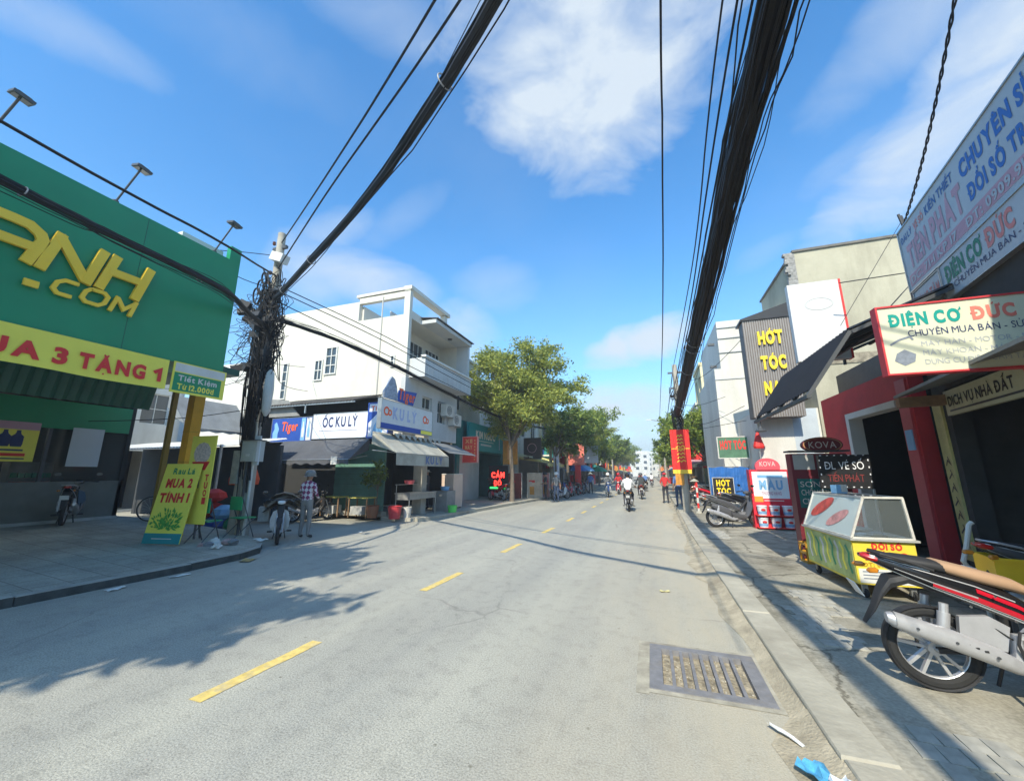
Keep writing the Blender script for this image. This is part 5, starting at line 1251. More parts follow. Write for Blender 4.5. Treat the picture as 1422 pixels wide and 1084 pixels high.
hero = underbone('black motorbike with red and white stripes and a tan seat at the lower right', seat=tan, loc=(1.90, 4.10, .10), rz=-2, hero=True)
bike2 = underbone('old motorbike with white leg shields loaded with folded cardboard beside the standing man', main=mb_matt, accent=mb_matt, shield=mb_white, cast=False, loc=(-9.36, 8.22, .0), rz=-43)
bikes = {}
def parked(kind, loc, rz, label, group='motorbikes parked along the street'):
    return another(bikes[kind], loc, rz, label, group)
bikes['black'] = underbone('dark motorbike parked in front of the shop glass under the green sign', 'motorbikes parked along the street', main=mb_black, accent=mb_black, loc=(-13.2, 5.6, .44), rz=150)
bikes['grey'] = underbone('dark grey motorbike parked on the right pavement beside the paint display', 'motorbikes parked along the street', main=mb_grey, accent=mb_grey, seat=mb_matt, loc=(1.74, 13.35, .1), rz=17, scooter=True)
bikes['red'] = underbone('red motorbike parked before the dark neon-lit shop on the left', 'motorbikes parked along the street', main=mb_red, accent=mb_black, loc=(-8.0, 21.6, .115), rz=150, detail=False)
bikes['blue'] = underbone('blue motorbike parked under the first yellow awning on the left', 'motorbikes parked along the street', main=mb_blue, accent=mb_white, shield=mb_white, loc=(-5.9, 25.2, 0), rz=60, detail=False)

# cargo on the old bike
cg_ = thing('cardboard_load', 'grey and brown folded cardboard sheets tied over the seat of the old motorbike', 'cardboard', (-9.36, 8.22, .0), -43)
random.seed(21); 
cbm = [mat('cardboard', (.30, .23, .16), .9, .35, 4), mat('grey cardboard', (.24, .225, .20), .9, .3, 4)]
for k in range(9):
    q = MB(); a = random.uniform(-.25, .25); z = .90 + k * .030; n = 6; L = random.uniform(.30, .42); Wd = random.uniform(.30, .42); vs = []
    for i in range(n + 1):
        x = -L + 2 * L * i / n
        for j in range(5): y = -Wd + 2 * Wd * j / 4; vs.append((x, y, z - .35 * (y / .5) ** 2 * (1 if y < 0 else .8) + .02 * math.sin(i * 2 + k)))
    f = [(i * 5 + j, (i + 1) * 5 + j, (i + 1) * 5 + j + 1, i * 5 + j + 1) for i in range(n) for j in range(4)]
    kk = len(vs); vs += [(x, y, z_ - .012) for x, y, z_ in vs]; q.add(vs, f + [tuple(v + kk for v in reversed(ff)) for ff in f]); o = q.build('sheet', cbm[k % 2], cg_); o.rotation_euler = (0, 0, a); o.location = (.18, 0, 0)
q = MB(); q.box(-.15, .3, -.52, -.28, .45, .80); q.build('sack', mat('old white sack', (.42, .42, .38), .9, .3, 6), cg_)

parked('black', (-8.6, 22.6, .115), 140, 'black motorbike half hidden behind the red one before the neon-lit shop')
parked('grey', (-8.4, 23.5, .115), 155, 'grey motorbike nearest the tree before the neon-lit shop')
parked('black', (-6.1, 26.5, 0), 75, 'black motorbike second in the row by the yellow awnings')
parked('red', (-5.7, 27.7, 0), 80, 'red motorbike third in the row by the yellow awnings')
parked('grey', (-5.5, 29.0, 0), 95, 'grey motorbike fourth in the row by the yellow awnings')
parked('black', (-5.4, 31.2, 0), 80, 'black motorbike by the salmon coloured sign')
parked('blue', (-5.3, 34.0, 0), 85, 'blue motorbike beyond the salmon coloured sign')
parked('black', (2.4, 15.0, .1), 12, 'black motorbike behind the grey one on the right pavement')
parked('red', (2.2, 21.6, .1), 10, 'red motorbike beyond the right pole')
parked('grey', (2.6, 24.4, .1), 12, 'grey motorbike beyond the right pole in tree shade')
parked('black', (-11.6, 10.6, .02), 70, 'black motorbike in the shade of the charcoal awning in the alley')
parked('blue', (-9.0, 16.7, .115), 100, 'blue motorbike in the dark opening beside the pale fridge box')
parked('grey', (3.15, 5.1, .1), 8, 'grey motorbike with round mirrors behind the striped one at the right edge')
parked('black', (3.0, 17.6, .1), 20, 'black motorbike under the red on green barber sign')

# ------------------------------------------------------------------ people
skin = mat('skin', (.36, .20, .13), .6, .08, 6); hairm = mat('black hair', (.012, .01, .01), .6, .2, 20)
def human(name, label, J, mats, loc, rz, hair='hair', group=None, hairmat=None, hs=1.0):
    '''one continuous skinned figure; J maps joints to points (x right, y forward, z up); mats = shirt, trousers, shoes'''
    t = thing(name, label, 'person', loc, rz, group)
    order = ['pelvis', 'waist', 'chest', 'neck', 'jaw', 'head', 'crown', 'shL', 'elL', 'wrL', 'haL', 'shR', 'elR', 'wrR', 'haR', 'hiL', 'knL', 'anL', 'toL', 'hiR', 'knR', 'anR', 'toR']
    rad = dict(pelvis=(.15, .115), waist=(.135, .105), chest=(.16, .115), neck=(.052, .055), jaw=(.06, .065), head=(.078, .092), crown=(.055, .065), sh=(.062, .06), el=(.042, .042), wr=(.028, .03), ha=(.04, .02), hi=(.092, .09), kn=(.06, .06), an=(.042, .042), to=(.038, .03))
    E = [('pelvis', 'waist'), ('waist', 'chest'), ('chest', 'neck'), ('neck', 'jaw'), ('jaw', 'head'), ('head', 'crown')]
    for s in 'LR': E += [('chest', 'sh' + s), ('sh' + s, 'el' + s), ('el' + s, 'wr' + s), ('wr' + s, 'ha' + s), ('pelvis', 'hi' + s), ('hi' + s, 'kn' + s), ('kn' + s, 'an' + s), ('an' + s, 'to' + s)]
    me = bpy.data.meshes.new('sk'); me.from_pydata([J[k] for k in order], [(order.index(a), order.index(b)) for a, b in E], [])
    o = bpy.data.objects.new('sk', me); COL.objects.link(o); md = o.modifiers.new('s', 'SKIN'); o.modifiers.new('ss', 'SUBSURF').levels = 2
    for i, k in enumerate(order):
        sv = me.skin_vertices[0].data[i]; sv.radius = rad.get(k, rad.get(k[:2])); sv.use_root = (k == 'pelvis')
    dg = bpy.context.evaluated_depsgraph_get(); m2 = bpy.data.meshes.new_from_object(o.evaluated_get(dg)); bpy.data.objects.remove(o); bpy.data.meshes.remove(me)
    m2.name = 'body'; m2.materials.clear()
    for q in (mats[0], mats[1], skin, mats[2]): m2.materials.append(q)
    seg = []
    for a, b in E:
        z = a + b
        mi = 2 if (a in ('neck', 'jaw', 'head') or a[:2] in ('el', 'wr')) else 0 if a in ('waist', 'chest') or a[:2] == 'sh' else 3 if a[:2] == 'an' else 1
        if a[:2] == 'el' and len(mats) > 3: mi = 0
        if a == 'pelvis' and b == 'waist': mi = 0
        seg.append((Vector(J[a]), Vector(J[b]), mi))
    for p in m2.polygons:
        best = 1e9; c = p.center
        for a, b, mi in seg:
            d = b - a; tt = max(0, min(1, (c - a).dot(d) / max(d.length_squared, 1e-9))); dd = (c - (a + d * tt)).length
            if dd < best: best = dd; p.material_index = mi
        p.use_smooth = True
    b = bpy.data.objects.new('body', m2); COL.objects.link(b); b.parent = t
    hc = Vector(J['head']); hc = hc + (Vector(J['crown']) - hc) * .3
    fw = Vector((0, 1, 0))
    # face and ears
    q = MB(); q.loft([(0, .085, 0, .012, .02), (0, .105, -.01, .014, .018), (0, .112, -.02, .008, .008)], 8); q.v = [(hc.x + x, hc.y + y, hc.z - .035 + z) for x, y, z in q.v]
    for s in (-1, 1): q.lathe([(.0, -.03), (.018, 0), (0, .03)], 8, (hc.x + s * .082, hc.y - .005, hc.z - .04), sx=.5)
    q.build('face_features', skin, t, True)
    q = MB()
    if hair == 'helmet':
        q.lathe([(.128 * hs, -.02), (.132 * hs, .0), (.13 * hs, .05), (.105 * hs, .105), (.06, .135), (.0, .145)], 18, tuple(hc), sy=1.12); q.lathe([(.135, -.03), (.15, -.035), (.135, -.02)], 18, tuple(hc), sy=1.2)
        q.build('helmet', hairmat or mat('grey helmet', (.17, .17, .16), .35, .1), t, True)
    elif hair == 'cap':
        q.lathe([(.10, -.0), (.102, .03), (.085, .08), (.0, .10)], 16, tuple(hc), sy=1.15); q.lathe([(.17, -.01), (.17, .0), (.10, .01)], 16, tuple(hc), sy=1.15); q.build('hat', hairmat or awncream, t, True)
    elif hair == 'cone':
        q.lathe([(.24, -.02), (.235, -.01), (.0, .14)], 20, tuple(hc)); q.build('conical_hat', awncream, t)
    else:
        q.lathe([(.088, -.05), (.096, .0), (.088, .05), (.05, .095), (.0, .105)], 16, (hc.x, hc.y - .012, hc.z), sy=1.12); q.build('hair', hairm, t, True)
    # fingers on both hands
    for s in 'LR':
        w_, h_ = Vector(J['wr' + s]), Vector(J['ha' + s]); d = (h_ - w_).normalized(); sd = d.cross(Vector((0, 0, 1))); sd = sd.normalized() if sd.length > .1 else Vector((0, 1, 0)); up = sd.cross(d)
        q = MB()
        for k in range(4):
            b0 = h_ + sd * (.026 - k * .0175); L = (.05, .058, .054, .042)[k]
            q.tube([b0 - d * .01, b0 + d * L * .5 - up * .004, b0 + d * L - up * .02], [.0095, .009, .007], 6)
        b0 = w_ + d * .03 + sd * .03; q.tube([b0, b0 + d * .03 + sd * .018, b0 + d * .055 + sd * .012], [.011, .01, .008], 6)
        q.build('fingers', skin, t, True)
    return t
def pose_stand(arms='fold', w=.0):
    J = dict(pelvis=(0, 0, .93), waist=(0, .01, 1.08), chest=(0, 0, 1.30), neck=(0, .0, 1.45), jaw=(0, .02, 1.52), head=(0, .025, 1.58), crown=(0, .02, 1.655),
             shL=(-.17, 0, 1.36), shR=(.17, 0, 1.36), hiL=(-.09, 0, .86), hiR=(.09, 0, .86), knL=(-.10, .02, .48), knR=(.105, .02, .48), anL=(-.11, -.02, .08), anR=(.12, -.02, .08), toL=(-.14, .12, .04), toR=(.16, .12, .04))
    if arms == 'fold': J.update(elL=(-.24, .03, 1.10), elR=(.24, .03, 1.10), wrL=(-.16, .22, 1.0), wrR=(.16, .22, 1.0), haL=(-.10, .28, 1.0), haR=(.10, .28, 1.0))
    else: J.update(elL=(-.23, -.02, 1.09), elR=(.23, -.02, 1.09), wrL=(-.24, .05, .86), wrR=(.24, .05, .86), haL=(-.24, .07, .78), haR=(.24, .07, .78))
    return J
def pose_ride():
    'seated on the underbone, facing +y; seat top z .87 at y 0'
    return dict(pelvis=(0, 0, .93), waist=(0, .03, 1.07), chest=(0, .09, 1.27), neck=(0, .12, 1.42), jaw=(0, .15, 1.48), head=(0, .155, 1.54), crown=(0, .15, 1.61),
                shL=(-.17, .09, 1.33), shR=(.17, .09, 1.33), elL=(-.28, .25, 1.12), elR=(.28, .25, 1.12), wrL=(-.33, .47, 1.04), wrR=(.33, .47, 1.04), haL=(-.33, .55, 1.02), haR=(.33, .55, 1.02),
                hiL=(-.10, .04, .88), hiR=(.10, .04, .88), knL=(-.19, .40, .72), knR=(.19, .40, .72), anL=(-.17, .22, .32), anR=(.17, .22, .32), toL=(-.18, .36, .27), toR=(.18, .36, .27))
def pose_sit():
    return dict(pelvis=(0, 0, .52), waist=(0, .03, .66), chest=(0, .08, .86), neck=(0, .1, 1.0), jaw=(0, .12, 1.07), head=(0, .125, 1.13), crown=(0, .12, 1.20),
                shL=(-.17, .07, .92), shR=(.17, .07, .92), elL=(-.24, .14, .68), elR=(.24, .14, .68), wrL=(-.12, .33, .62), wrR=(.12, .33, .62), haL=(-.07, .39, .62), haR=(.07, .39, .62),
                hiL=(-.10, .03, .47), hiR=(.10, .03, .47), knL=(-.16, .40, .50), knR=(.16, .40, .50), anL=(-.16, .38, .09), anR=(.16, .38, .09), toL=(-.17, .5, .04), toR=(.17, .5, .04))
shirt_c = checker_mat('pink and white check', (.62, .58, .60), (.22, .035, .11), 11)
trg = mat('grey trousers', (.22, .215, .205), .85, .15, 6); shoe = mat('dark shoes', (.03, .03, .03), .6, .1)
trd = mat('dark trousers', (.035, .035, .045), .85, .2, 5); trb = mat('blue jeans', (.05, .08, .15), .85, .25, 6)
shw = mat('white shirt', (.78, .78, .78), .85, .04, 3); shb = mat('blue shirt', (.10, .19, .42), .85, .15, 3); shr = mat('red shirt', (.50, .03, .03), .85, .15, 3); shg = mat('grey shirt', (.20, .21, .22), .85, .15, 3); shd = mat('dark shirt', (.05, .055, .06), .85, .15, 3); shv = mat('green shirt', (.10, .26, .20), .85, .15, 3)
man = human('person', 'man in a checked pink shirt and grey helmet seen from behind, standing at the alley', pose_stand('fold'), (shirt_c, trg, shoe, 1), (-8.62, 8.30, 0), 8, hair='helmet')
def rider(x, y, rz, kind, mats, label, hair, bikelabel, hairmat=None):
    a = R(rz); b = another(bikes[kind], (x, y, 0), rz, bikelabel, 'motorbikes moving on the road')
    # seat centre sits .22 m ahead of the rear axle
    p = (x + .20 * math.cos(a), y + .20 * math.sin(a), 0)
    human('person', label, pose_ride(), mats, p, rz - 90, hair=hair, group='people riding motorbikes', hairmat=hairmat)
rider(-1.0, 18.6, 91, 'grey', (shw, trd, shoe), 'rider in a white shirt seen from behind, nearest on the road', 'hair', 'grey motorbike ridden away by the rider in white, nearest on the road')
rider(-.62, 27.5, 92, 'red', (shd, trd, shoe, 1), 'rider in a dark jacket seen from behind, right of the white shirt', 'helmet', 'red motorbike ridden away in front of the rider in white', mb_grey)
rider(-3.0, 30.2, -84, 'blue', (shg, trb, shoe, 1), 'oncoming rider in grey, nearest of the oncoming riders on the left lane', 'helmet', 'blue motorbike coming towards the camera, nearest in the left lane', mb_white)
rider(-2.55, 34.5, -88, 'red', (shr, trd, shoe, 1), 'oncoming rider in a red top behind the one in grey', 'helmet', 'red motorbike coming towards the camera, second in the left lane', mb_red)
rider(-2.2, 44.0, -90, 'black', (shd, trd, shoe, 1), 'distant oncoming rider in dark clothes in the left lane', 'helmet', 'black motorbike far off in the left lane', mb_blue)
rider(-.5, 40.0, 90, 'black', (shb, trd, shoe), 'distant rider in a blue shirt riding away', 'helmet', 'black motorbike far ahead in the right lane', mb_white)
rider(.1, 52.0, 90, 'red', (shw, trb, shoe), 'far rider in a pale shirt riding away near the right kerb', 'helmet', 'red motorbike far off near the right kerb', mb_grey)
rider(-1.4, 60.0, 90, 'grey', (shr, trd, shoe), 'far rider in a red shirt in the middle of the road', 'helmet', 'grey motorbike far off in the middle of the road', mb_grey)
def person_at(x, y, z, rz, pose, mats, label, hair='hair', hm=None): return human('person', label, pose, mats, (x, y, z), rz, hair=hair, group='people on the pavements', hairmat=hm)
person_at(1.22, 20.6, .1, 20, pose_stand('down'), (shb, trb, shoe), 'person in a blue shirt standing just beyond the right pole')
person_at(.75, 24.5, .0, 170, pose_stand('fold'), (shr, trd, shoe), 'person in a red shirt at the roadside stall beyond the right pole', 'cap', mb_red)
person_at(-5.35, 23.4, .0, 200, pose_stand('down'), (shg, trb, shoe), 'person in grey beside the parked motorbikes on the left', 'helmet', mb_white)
person_at(-9.2, 15.2, .115, 90, pose_stand('fold'), (shd, trd, shoe), 'person in dark clothes behind the steel table of the stall', 'cap')
person_at(-6.3, 24.6, .0, 120, pose_stand('fold'), (shd, trd, shoe), 'person in black between the tree and the parked motorbikes', 'helmet', mb_black)
person_at(2.3, 23.2, .1, 80, pose_sit(), (shr, trd, shoe), 'seated person in red on the right pavement beyond the pole', 'cone')
person_at(-4.7, 33.2, .0, 10, pose_stand('down'), (shb, trd, shoe), 'person in a pale blue top walking by the left shops', 'cone')

# ------------------------------------------------------------------ street furniture, left
def leaning_board(name, label, loc, rz, W, H, lean, mt):
    t = thing(name, label, 'banner stand', loc, rz); t.rotation_euler = (R(-lean), 0, R(rz))
    m = MB(); m.box(0, W, 0, .02, 0, H); m.build('board', mt, t); return t
r1 = leaning_board('banner_stand', 'leaning yellow banner with red and green words above a bunch of leaves', (-9.90, 5.45, court_z(-9.9)), 12, .86, 1.62, 9, yellow)
yb = r1
lettering(yb, 'Rau Lá', .22, 1.40, .52, .12, MATS['green panel'], y=-.006, bold='b'); lettering(yb, 'MUA 2', .14, 1.12, .62, .17, redp, y=-.006, bold='x'); lettering(yb, 'TÍNH 1', .08, .82, .70, .17, redp, y=-.006, bold='x')
panel(yb, 0, .86, 0, .20, MATS['teal board']); panel(yb, .2, .66, .09, .105, white, y=-.004)
lf = MB(); random.seed(9)
for k in range(170):
    a = random.uniform(.1, math.pi - .1); rr = random.uniform(.02, .30) ; x = .43 + rr * math.cos(a) * 1.15; z = .27 + rr * math.sin(a) * 1.25; s = random.uniform(.03, .055); b = a + random.uniform(-.5, .5)
    lf.add([(x, -.005 - k * .00004, z), (x + s * math.cos(b - .4), -.005 - k * .00004, z + s * math.sin(b - .4)), (x + 2 * s * math.cos(b), -.005 - k * .00004, z + 2 * s * math.sin(b)), (x + s * math.cos(b + .4), -.005 - k * .00004, z + s * math.sin(b + .4))], [(0, 1, 2, 3)])
o = lf.build('leaf_print', mat('leaf print', (.10, .36, .06), .5, .5, 30), yb); o['kind'] = 'stuff'
q = MB(); q.bar((.1, .02, 1.5), (.1, .55, .12), .025); q.build('prop', dsteel, yb); q = MB(); q.bar((.76, .02, 1.5), (.76, .55, .12), .025); q.build('prop', dsteel, yb)
r2_ = thing('banner_stand', 'upright yellow banner with a bowl picture fixed to the orange column', 'banner stand', (-9.60, 5.90, 0), 4)
m = MB(); m.box(0, .70, 0, .02, .6, 2.46); m.build('board', yellow, r2_)
q = MB(); q.prism([(.35 + .24 * math.cos(k * .524), 2.08 + .24 * math.sin(k * .524)) for k in range(12)], -.005, -.001); q.build('bowl_print', mat('dish print', (.62, .50, .42), .6, .5, 22), r2_)
q = MB(); q.prism([(.10, 1.90), (.20, 1.72), (.50, 1.72), (.60, 1.90)], -.008, -.004); q.build('bowl_print', redp, r2_)
for k in range(4): m = MB(); text(m, 'TUOI'[k], .54, 1.50 - k * .16, .10, .12, -.006, bold='x'); m.build('lettering', redp, r2_)
q = MB(); q.bar((.05, .03, .3), (.05, .03, 1.02), .03); q.bar((.45, .03, .3), (.45, .03, 1.02), .03); q.build('stand', dsteel, r2_)
def folding_chair(label, loc, rz):
    t = thing('folding_chair', label, 'chair', loc, rz, 'green folding chairs by the pole')
    m = MB(); m.box(-.22, .22, -.02, 0, .62, .92); m.build('backrest', mat('green chair fabric', (.01, .30, .11), .6, .15, 4), t)
    m = MB(); m.box(-.21, .21, 0, .36, .43, .45); m.build('seat', MATS['green chair fabric'], t)
    for s in (-1, 1):
        m = MB(); m.tube([(s * .22, -.03, .93), (s * .22, .34, .0)], .011, 6); m.build('leg', dsteel, t)
        m = MB(); m.tube([(s * .20, .34, .44), (s * .20, -.10, .0)], .011, 6); m.build('leg', dsteel, t)
    return t
folding_chair('green folding chair nearer the leaning yellow banner', (-9.12, 6.0, court_z(-9.1) + .0), 10)
folding_chair('green folding chair against the pole with its back higher', (-9.1, 6.75, court_z(-9.1) + .0), -6)
rb = thing('rubbish_heap', 'small heap of plastic bags and paper at the foot of the pole', 'rubbish', (-8.75, 6.1, .14), 0)
random.seed(13)
for k in range(7):
    q = MB(); c = (random.uniform(-.3, .35), random.uniform(-.2, .25), 0); s = random.uniform(.08, .17)
    pr = [(s * (.3 + .7 * math.sin(math.pi * i / 6)) * random.uniform(.7, 1.2), s * 1.1 * i / 6) for i in range(7)]; q.lathe(pr, 8, c)
    q.v = [(x + random.uniform(-.02, .02), y + random.uniform(-.02, .02), max(0, z + random.uniform(-.02, .02))) for x, y, z in q.v]
    q.build('bag', [white, mat('pinkish bag', (.45, .30, .27), .5, .3, 8), awngrey][k % 3], rb)
pl = mat('paper litter', (.68, .68, .64), .8, .15, 9)
def litter(name, label, x, y, z, s, mt=None, rz=0):
    q = MB(); n = 5; vs = []
    random.seed(int(x * 100 + y * 7))
    for i in range(n + 1):
        for j in range(4): vs.append((s[0] * (i / n - .5) + random.uniform(-.01, .01), s[1] * (j / 3 - .5) + random.uniform(-.01, .01), .006 + random.uniform(0, s[2])))
    f = [(i * 4 + j, (i + 1) * 4 + j, (i + 1) * 4 + j + 1, i * 4 + j + 1) for i in range(n) for j in range(3)]
    k = len(vs); vs += [(a, b, c - .003) for a, b, c in vs]; q.add(vs, f + [tuple(v + k for v in reversed(ff)) for ff in f])
    o = q.build(name, mt or pl); o.location = (x, y, z); o.rotation_euler = (0, 0, R(rz)); tag(o, label, 'litter'); return o
litter('paper_scrap', 'long white paper scrap in the gutter below the drain grate', .70, 3.28, .022, (.035, .24, .012), rz=35)
bagb = mat('blue plastic bag', (.10, .38, .62), .35, .45, 18, spec=.6)
o = litter('plastic_bag', 'crumpled bright blue plastic bag lying in the gutter at the bottom right', .76, 2.90, .03, (.13, .20, .06), bagb, 30)
litter('plastic_bag', 'crumpled clear white plastic bag touching the blue one in the gutter', .84, 2.82, .055, (.10, .10, .045), mat('pale plastic bag', (.62, .68, .72), .35, .3, 18), 20)
litter('paper_scrap', 'small yellowish scrap on the road above the drain grate', .08, 6.4, .0, (.14, .07, .015), mat('yellow scrap', (.60, .55, .28), .7, .2), 10)
litter('paper_scrap', 'pale scrap at the left kerb, nearer the picture edge', -7.45, 3.9, .0, (.12, .22, .02), None, 10)
litter('paper_scrap', 'pale scrap at the left kerb, second from the picture edge', -7.40, 4.7, .0, (.1, .26, .02), None, -10)
litter('paper_scrap', 'brownish scrap with orange peel at the bend of the left kerb', -7.45, 5.9, .0, (.2, .3, .03), mat('ochre scrap', (.42, .30, .12), .8, .3, 9), 30)
litter('paper_scrap', 'white torn bag on the pavement edge right of the left pole', -8.55, 7.0, .14, (.30, .2, .05), None, 0)
litter('paper_scrap', 'tiny white scrap in the side street mouth', -7.9, 9.6, .0, (.1, .1, .03), None, 0)

# stall in front of the corner house
st = thing('steel_table', 'steel cooking table with shelves at the seafood stall', 'table', (-8.15, 12.35, .115), 90)
m = MB(); m.box(0, 1.9, 0, .65, .80, .84); m.build('tabletop', steel, st); m = MB(); m.box(.02, 1.88, .02, .63, .60, .80); m.build('tray', mat('dull steel tray', (.34, .34, .32), .5, .25, 4, metal=.4), st)
for x in (.04, 1.86):
    for y in (.04, .61): q = MB(); q.tube([(x, y, 0), (x, y, .8)], .018, 6); q.build('leg', steel, st)
m = MB(); m.box(.0, 1.9, .45, .65, 1.12, 1.14); m.tube([(.03, .6, .84), (.03, .6, 1.14)], .012, 6); m.tube([(1.87, .6, .84), (1.87, .6, 1.14)], .012, 6); m.build('shelf', steel, st)
def tub(label, loc, r, h, mt, name='basin', rz=0, cat='basin'):
    q = MB(); q.lathe([(r * .78, 0), (r, h), (r * 1.06, h), (r * .96, h - .01), (r * .74, .02)], 18); o = q.build(name, mt, None, True); o.location = loc; return tag(o, label, cat)
tub('bright green plastic basket on the pavement edge before the stall', (-7.62, 14.6, .115), .20, .27, mat('lime plastic', (.10, .62, .12), .4, .1, 3), 'basket', cat='basket')
tub('red plastic tub beside the cooking table', (-8.5, 12.0, .115), .24, .42, mat('red tub', (.55, .05, .06), .4, .1), 'tub', cat='tub')
tub('white bucket at the near leg of the cooking table', (-8.3, 12.45, .115), .16, .36, white, 'bucket', cat='bucket')
tub('steel pot hanging low behind the cooking table', (-8.9, 13.6, .115), .14, .3, steel, 'pot', cat='pot')
tub('red basin on the shelf of the cooking table', (-8.63, 13.0, 1.255), .20, .14, mat('coral basin', (.60, .10, .12), .4, .1), cat='basin')
q = MB(); q.box(-.2, .2, -.15, .15, 0, .20); o = q.build('foam_box', white); o.location = (-8.63, 13.7, 1.255); tag(o, 'white foam box on the shelf of the cooking table', 'box')
tub('blue basin on the grey box right of the cooking table', (-8.25, 15.1, .95), .2, .16, bluel, cat='basin')
q = MB(); q.box(-.32, .32, -.38, .38, 0, .82); o = q.build('grey_box', mat('grey box', (.25, .25, .24), .6, .2)); o.location = (-8.3, 15.15, .115); tag(o, 'grey metal box below the blue basin', 'box')
fr = thing('fridge', 'pale pink upright cabinet with its back to the road beside the stall', 'cabinet', (-8.25, 15.85, .115), 90)
m = MB(); m.box(0, .9, 0, .6, .06, 1.48); m.build('cabinet', mat('salmon panel', (.66, .50, .40), .6, .15, 2), fr); q = MB(); q.box(-.015, .915, -.02, .62, 1.48, 1.52); q.build('lid', white, fr)
for x in (.05, .85): q = MB(); q.box(x - .03, x + .03, .05, .55, 0, .06); q.build('foot', dsteel, fr)
pt_ = thing('planter_table', 'low wooden table with a yellow top beside the green shutters', 'table', (-10.3, 11.7, .12), 0)
m = MB(); m.box(0, .85, 0, .5, .66, .70); m.build('tabletop', mat('yellow tabletop', (.55, .48, .12), .5, .2), pt_)
for x in (.04, .81):
    for y in (.04, .46): q = MB(); q.bar((x, y, 0), (x, y, .66), .04); q.build('leg', wood, pt_)
q = MB(); q.box(.1, .6, .05, .45, .1, .38); q.build('shelf', mat('dull white box', (.4, .4, .38), .7, .2), pt_)
pt2 = copy_tree(pt_); pt2.location = (-11.6, 11.75, .12); pt2['label'] = 'low wooden table further into the alley along the green shutters'
ub = thing('wall_cabinet', 'grey metal meter cabinet strapped to the left pole', 'cabinet', (-9.38, 6.92, 1.93), 4)
m = MB(); m.box(-.02, .44, -.02, .2, 0, .50); m.build('casing', mat('cabinet grey', (.42, .43, .40), .5, .1, 2, dirt=.35), ub); q = MB(); q.box(.02, .40, -.03, -.02, .03, .47); q.build('door', MATS['cabinet grey'], ub); q = MB(); q.box(-.05, .47, -.06, .22, .50, .525); q.build('cover', dsteel, ub)
q = MB(); q.box(.14, .26, -.034, -.03, .12, .18); q.build('sticker', white, ub)
um = thing('umbrella', 'folded orange red market umbrella behind the orange column', 'umbrella', (-10.5, 7.9, .0), 0)
q = MB(); q.lathe([(.34, 1.35), (.36, 1.5), (.05, 2.35), (.02, 2.45)], 8); q.build('canopy', mat('orange red cloth', (.68, .08, .02), .7, .15), um); q = MB(); q.tube([(0, 0, 0), (0, 0, 2.4)], .02, 6); q.build('pole', steel, um)
cy_ = thing('bicycle', 'bicycle with a dark load standing at the edge of the shaded forecourt', 'bicycle', (-12.5, 6.95, .42), 35)
for x in (0, 1.02):
    q = MB(); q.ring((x, 0, .32), (0, 1, 0), .30, .017, 32, 6); w = q.build('wheel', rubber, cy_, True); q = MB()
    for k in range(14): a = k * math.pi / 7; q.tube([(x, 0, .32), (x + .29 * math.cos(a), 0, .32 + .29 * math.sin(a))], .003, 4)
    q.ring((x, 0, .32), (0, 1, 0), .28, .008, 32, 6); q.build('spokes', steel, w)
q = MB(); q.tube([(0, 0, .32), (.42, 0, .30), (.34, 0, .78), (0, 0, .32)], .013, 6); q.tube([(.42, 0, .30), (.90, 0, .72), (.35, 0, .76)], .014, 6); q.tube([(1.02, 0, .32), (.88, 0, .88), (.86, 0, .98)], .013, 6); q.build('frame', mat('faded red frame', (.25, .05, .05), .5, .2), cy_, True)
q = MB(); q.tube([(.80, -.25, .98), (.87, -.1, 1.0), (.87, .1, 1.0), (.80, .25, .98)], .011, 6); q.build('handlebar', chrome, cy_, True)
q = MB(); q.loft([(.2, 0, .84, .06, .02), (.35, 0, .85, .08, .03), (.5, 0, .84, .02, .015)], 10); q.build('saddle', black, cy_, True)
ld = thing('bundle', 'red and blue bundle of goods heaped on the forecourt beside the bicycle', 'bundle', (-12.0, 7.9, .1), 20)
for k, (x, y, z, s, mt_) in enumerate([(0, 0, 0, .34, redp), (.45, .1, 0, .36, bluep), (.2, .05, .38, .33, shr), (.62, 0, .32, .30, bluel), (.3, .02, .78, .28, redp), (.9, .1, 0, .3, MATS['green panel'])]):
    q = MB(); q.lathe([(s * .6, 0), (s, s * .35), (s * .9, s * .85), (s * .3, s * 1.2), (0, s * 1.22)], 10, (x, y, z)); random.seed(k); q.v = [(a + random.uniform(-.03, .03), b + random.uniform(-.03, .03), c) for a, b, c in q.v]; q.build('sack', mt_, ld)

# right foreground clutter
yb_ = thing('crate', 'yellow plastic crate behind the tan seat at the right edge', 'crate', (2.86, 4.95, .1), -12)
m = MB(); m.box(0, .6, 0, .4, .58, .60); m.box(0, .6, 0, .012, .60, .80); m.box(0, .6, .388, .4, .60, .80); m.box(0, .012, .012, .388, .60, .80); m.box(.588, .6, .012, .388, .60, .80); m.box(-.015, .615, -.015, 0, .78, .81); m.build('body', mat('yellow plastic', (.80, .50, .02), .4, .1, 3), yb_)
for x in (.05, .55):
    for y in (.05, .35): q = MB(); q.bar((x, y, 0), (x, y, .58), .03); q.build('leg', dsteel, yb_)
pp_ = thing('steel_pipe', 'bent pale steel pipe standing behind the parked motorbikes in the garage mouth', 'pipe', (3.0, 5.6, .1), 0)
q = MB(); q.tube([(.12, 0, 0), (.10, 0, .55), (.02, 0, .62), (.0, 0, .66), (.06, .02, .80), (.12, .02, 1.02), (.15, .02, 1.05)], .022, 8); q.build('pipe', mat('pale pipe', (.58, .56, .50), .4, .1), pp_, True)

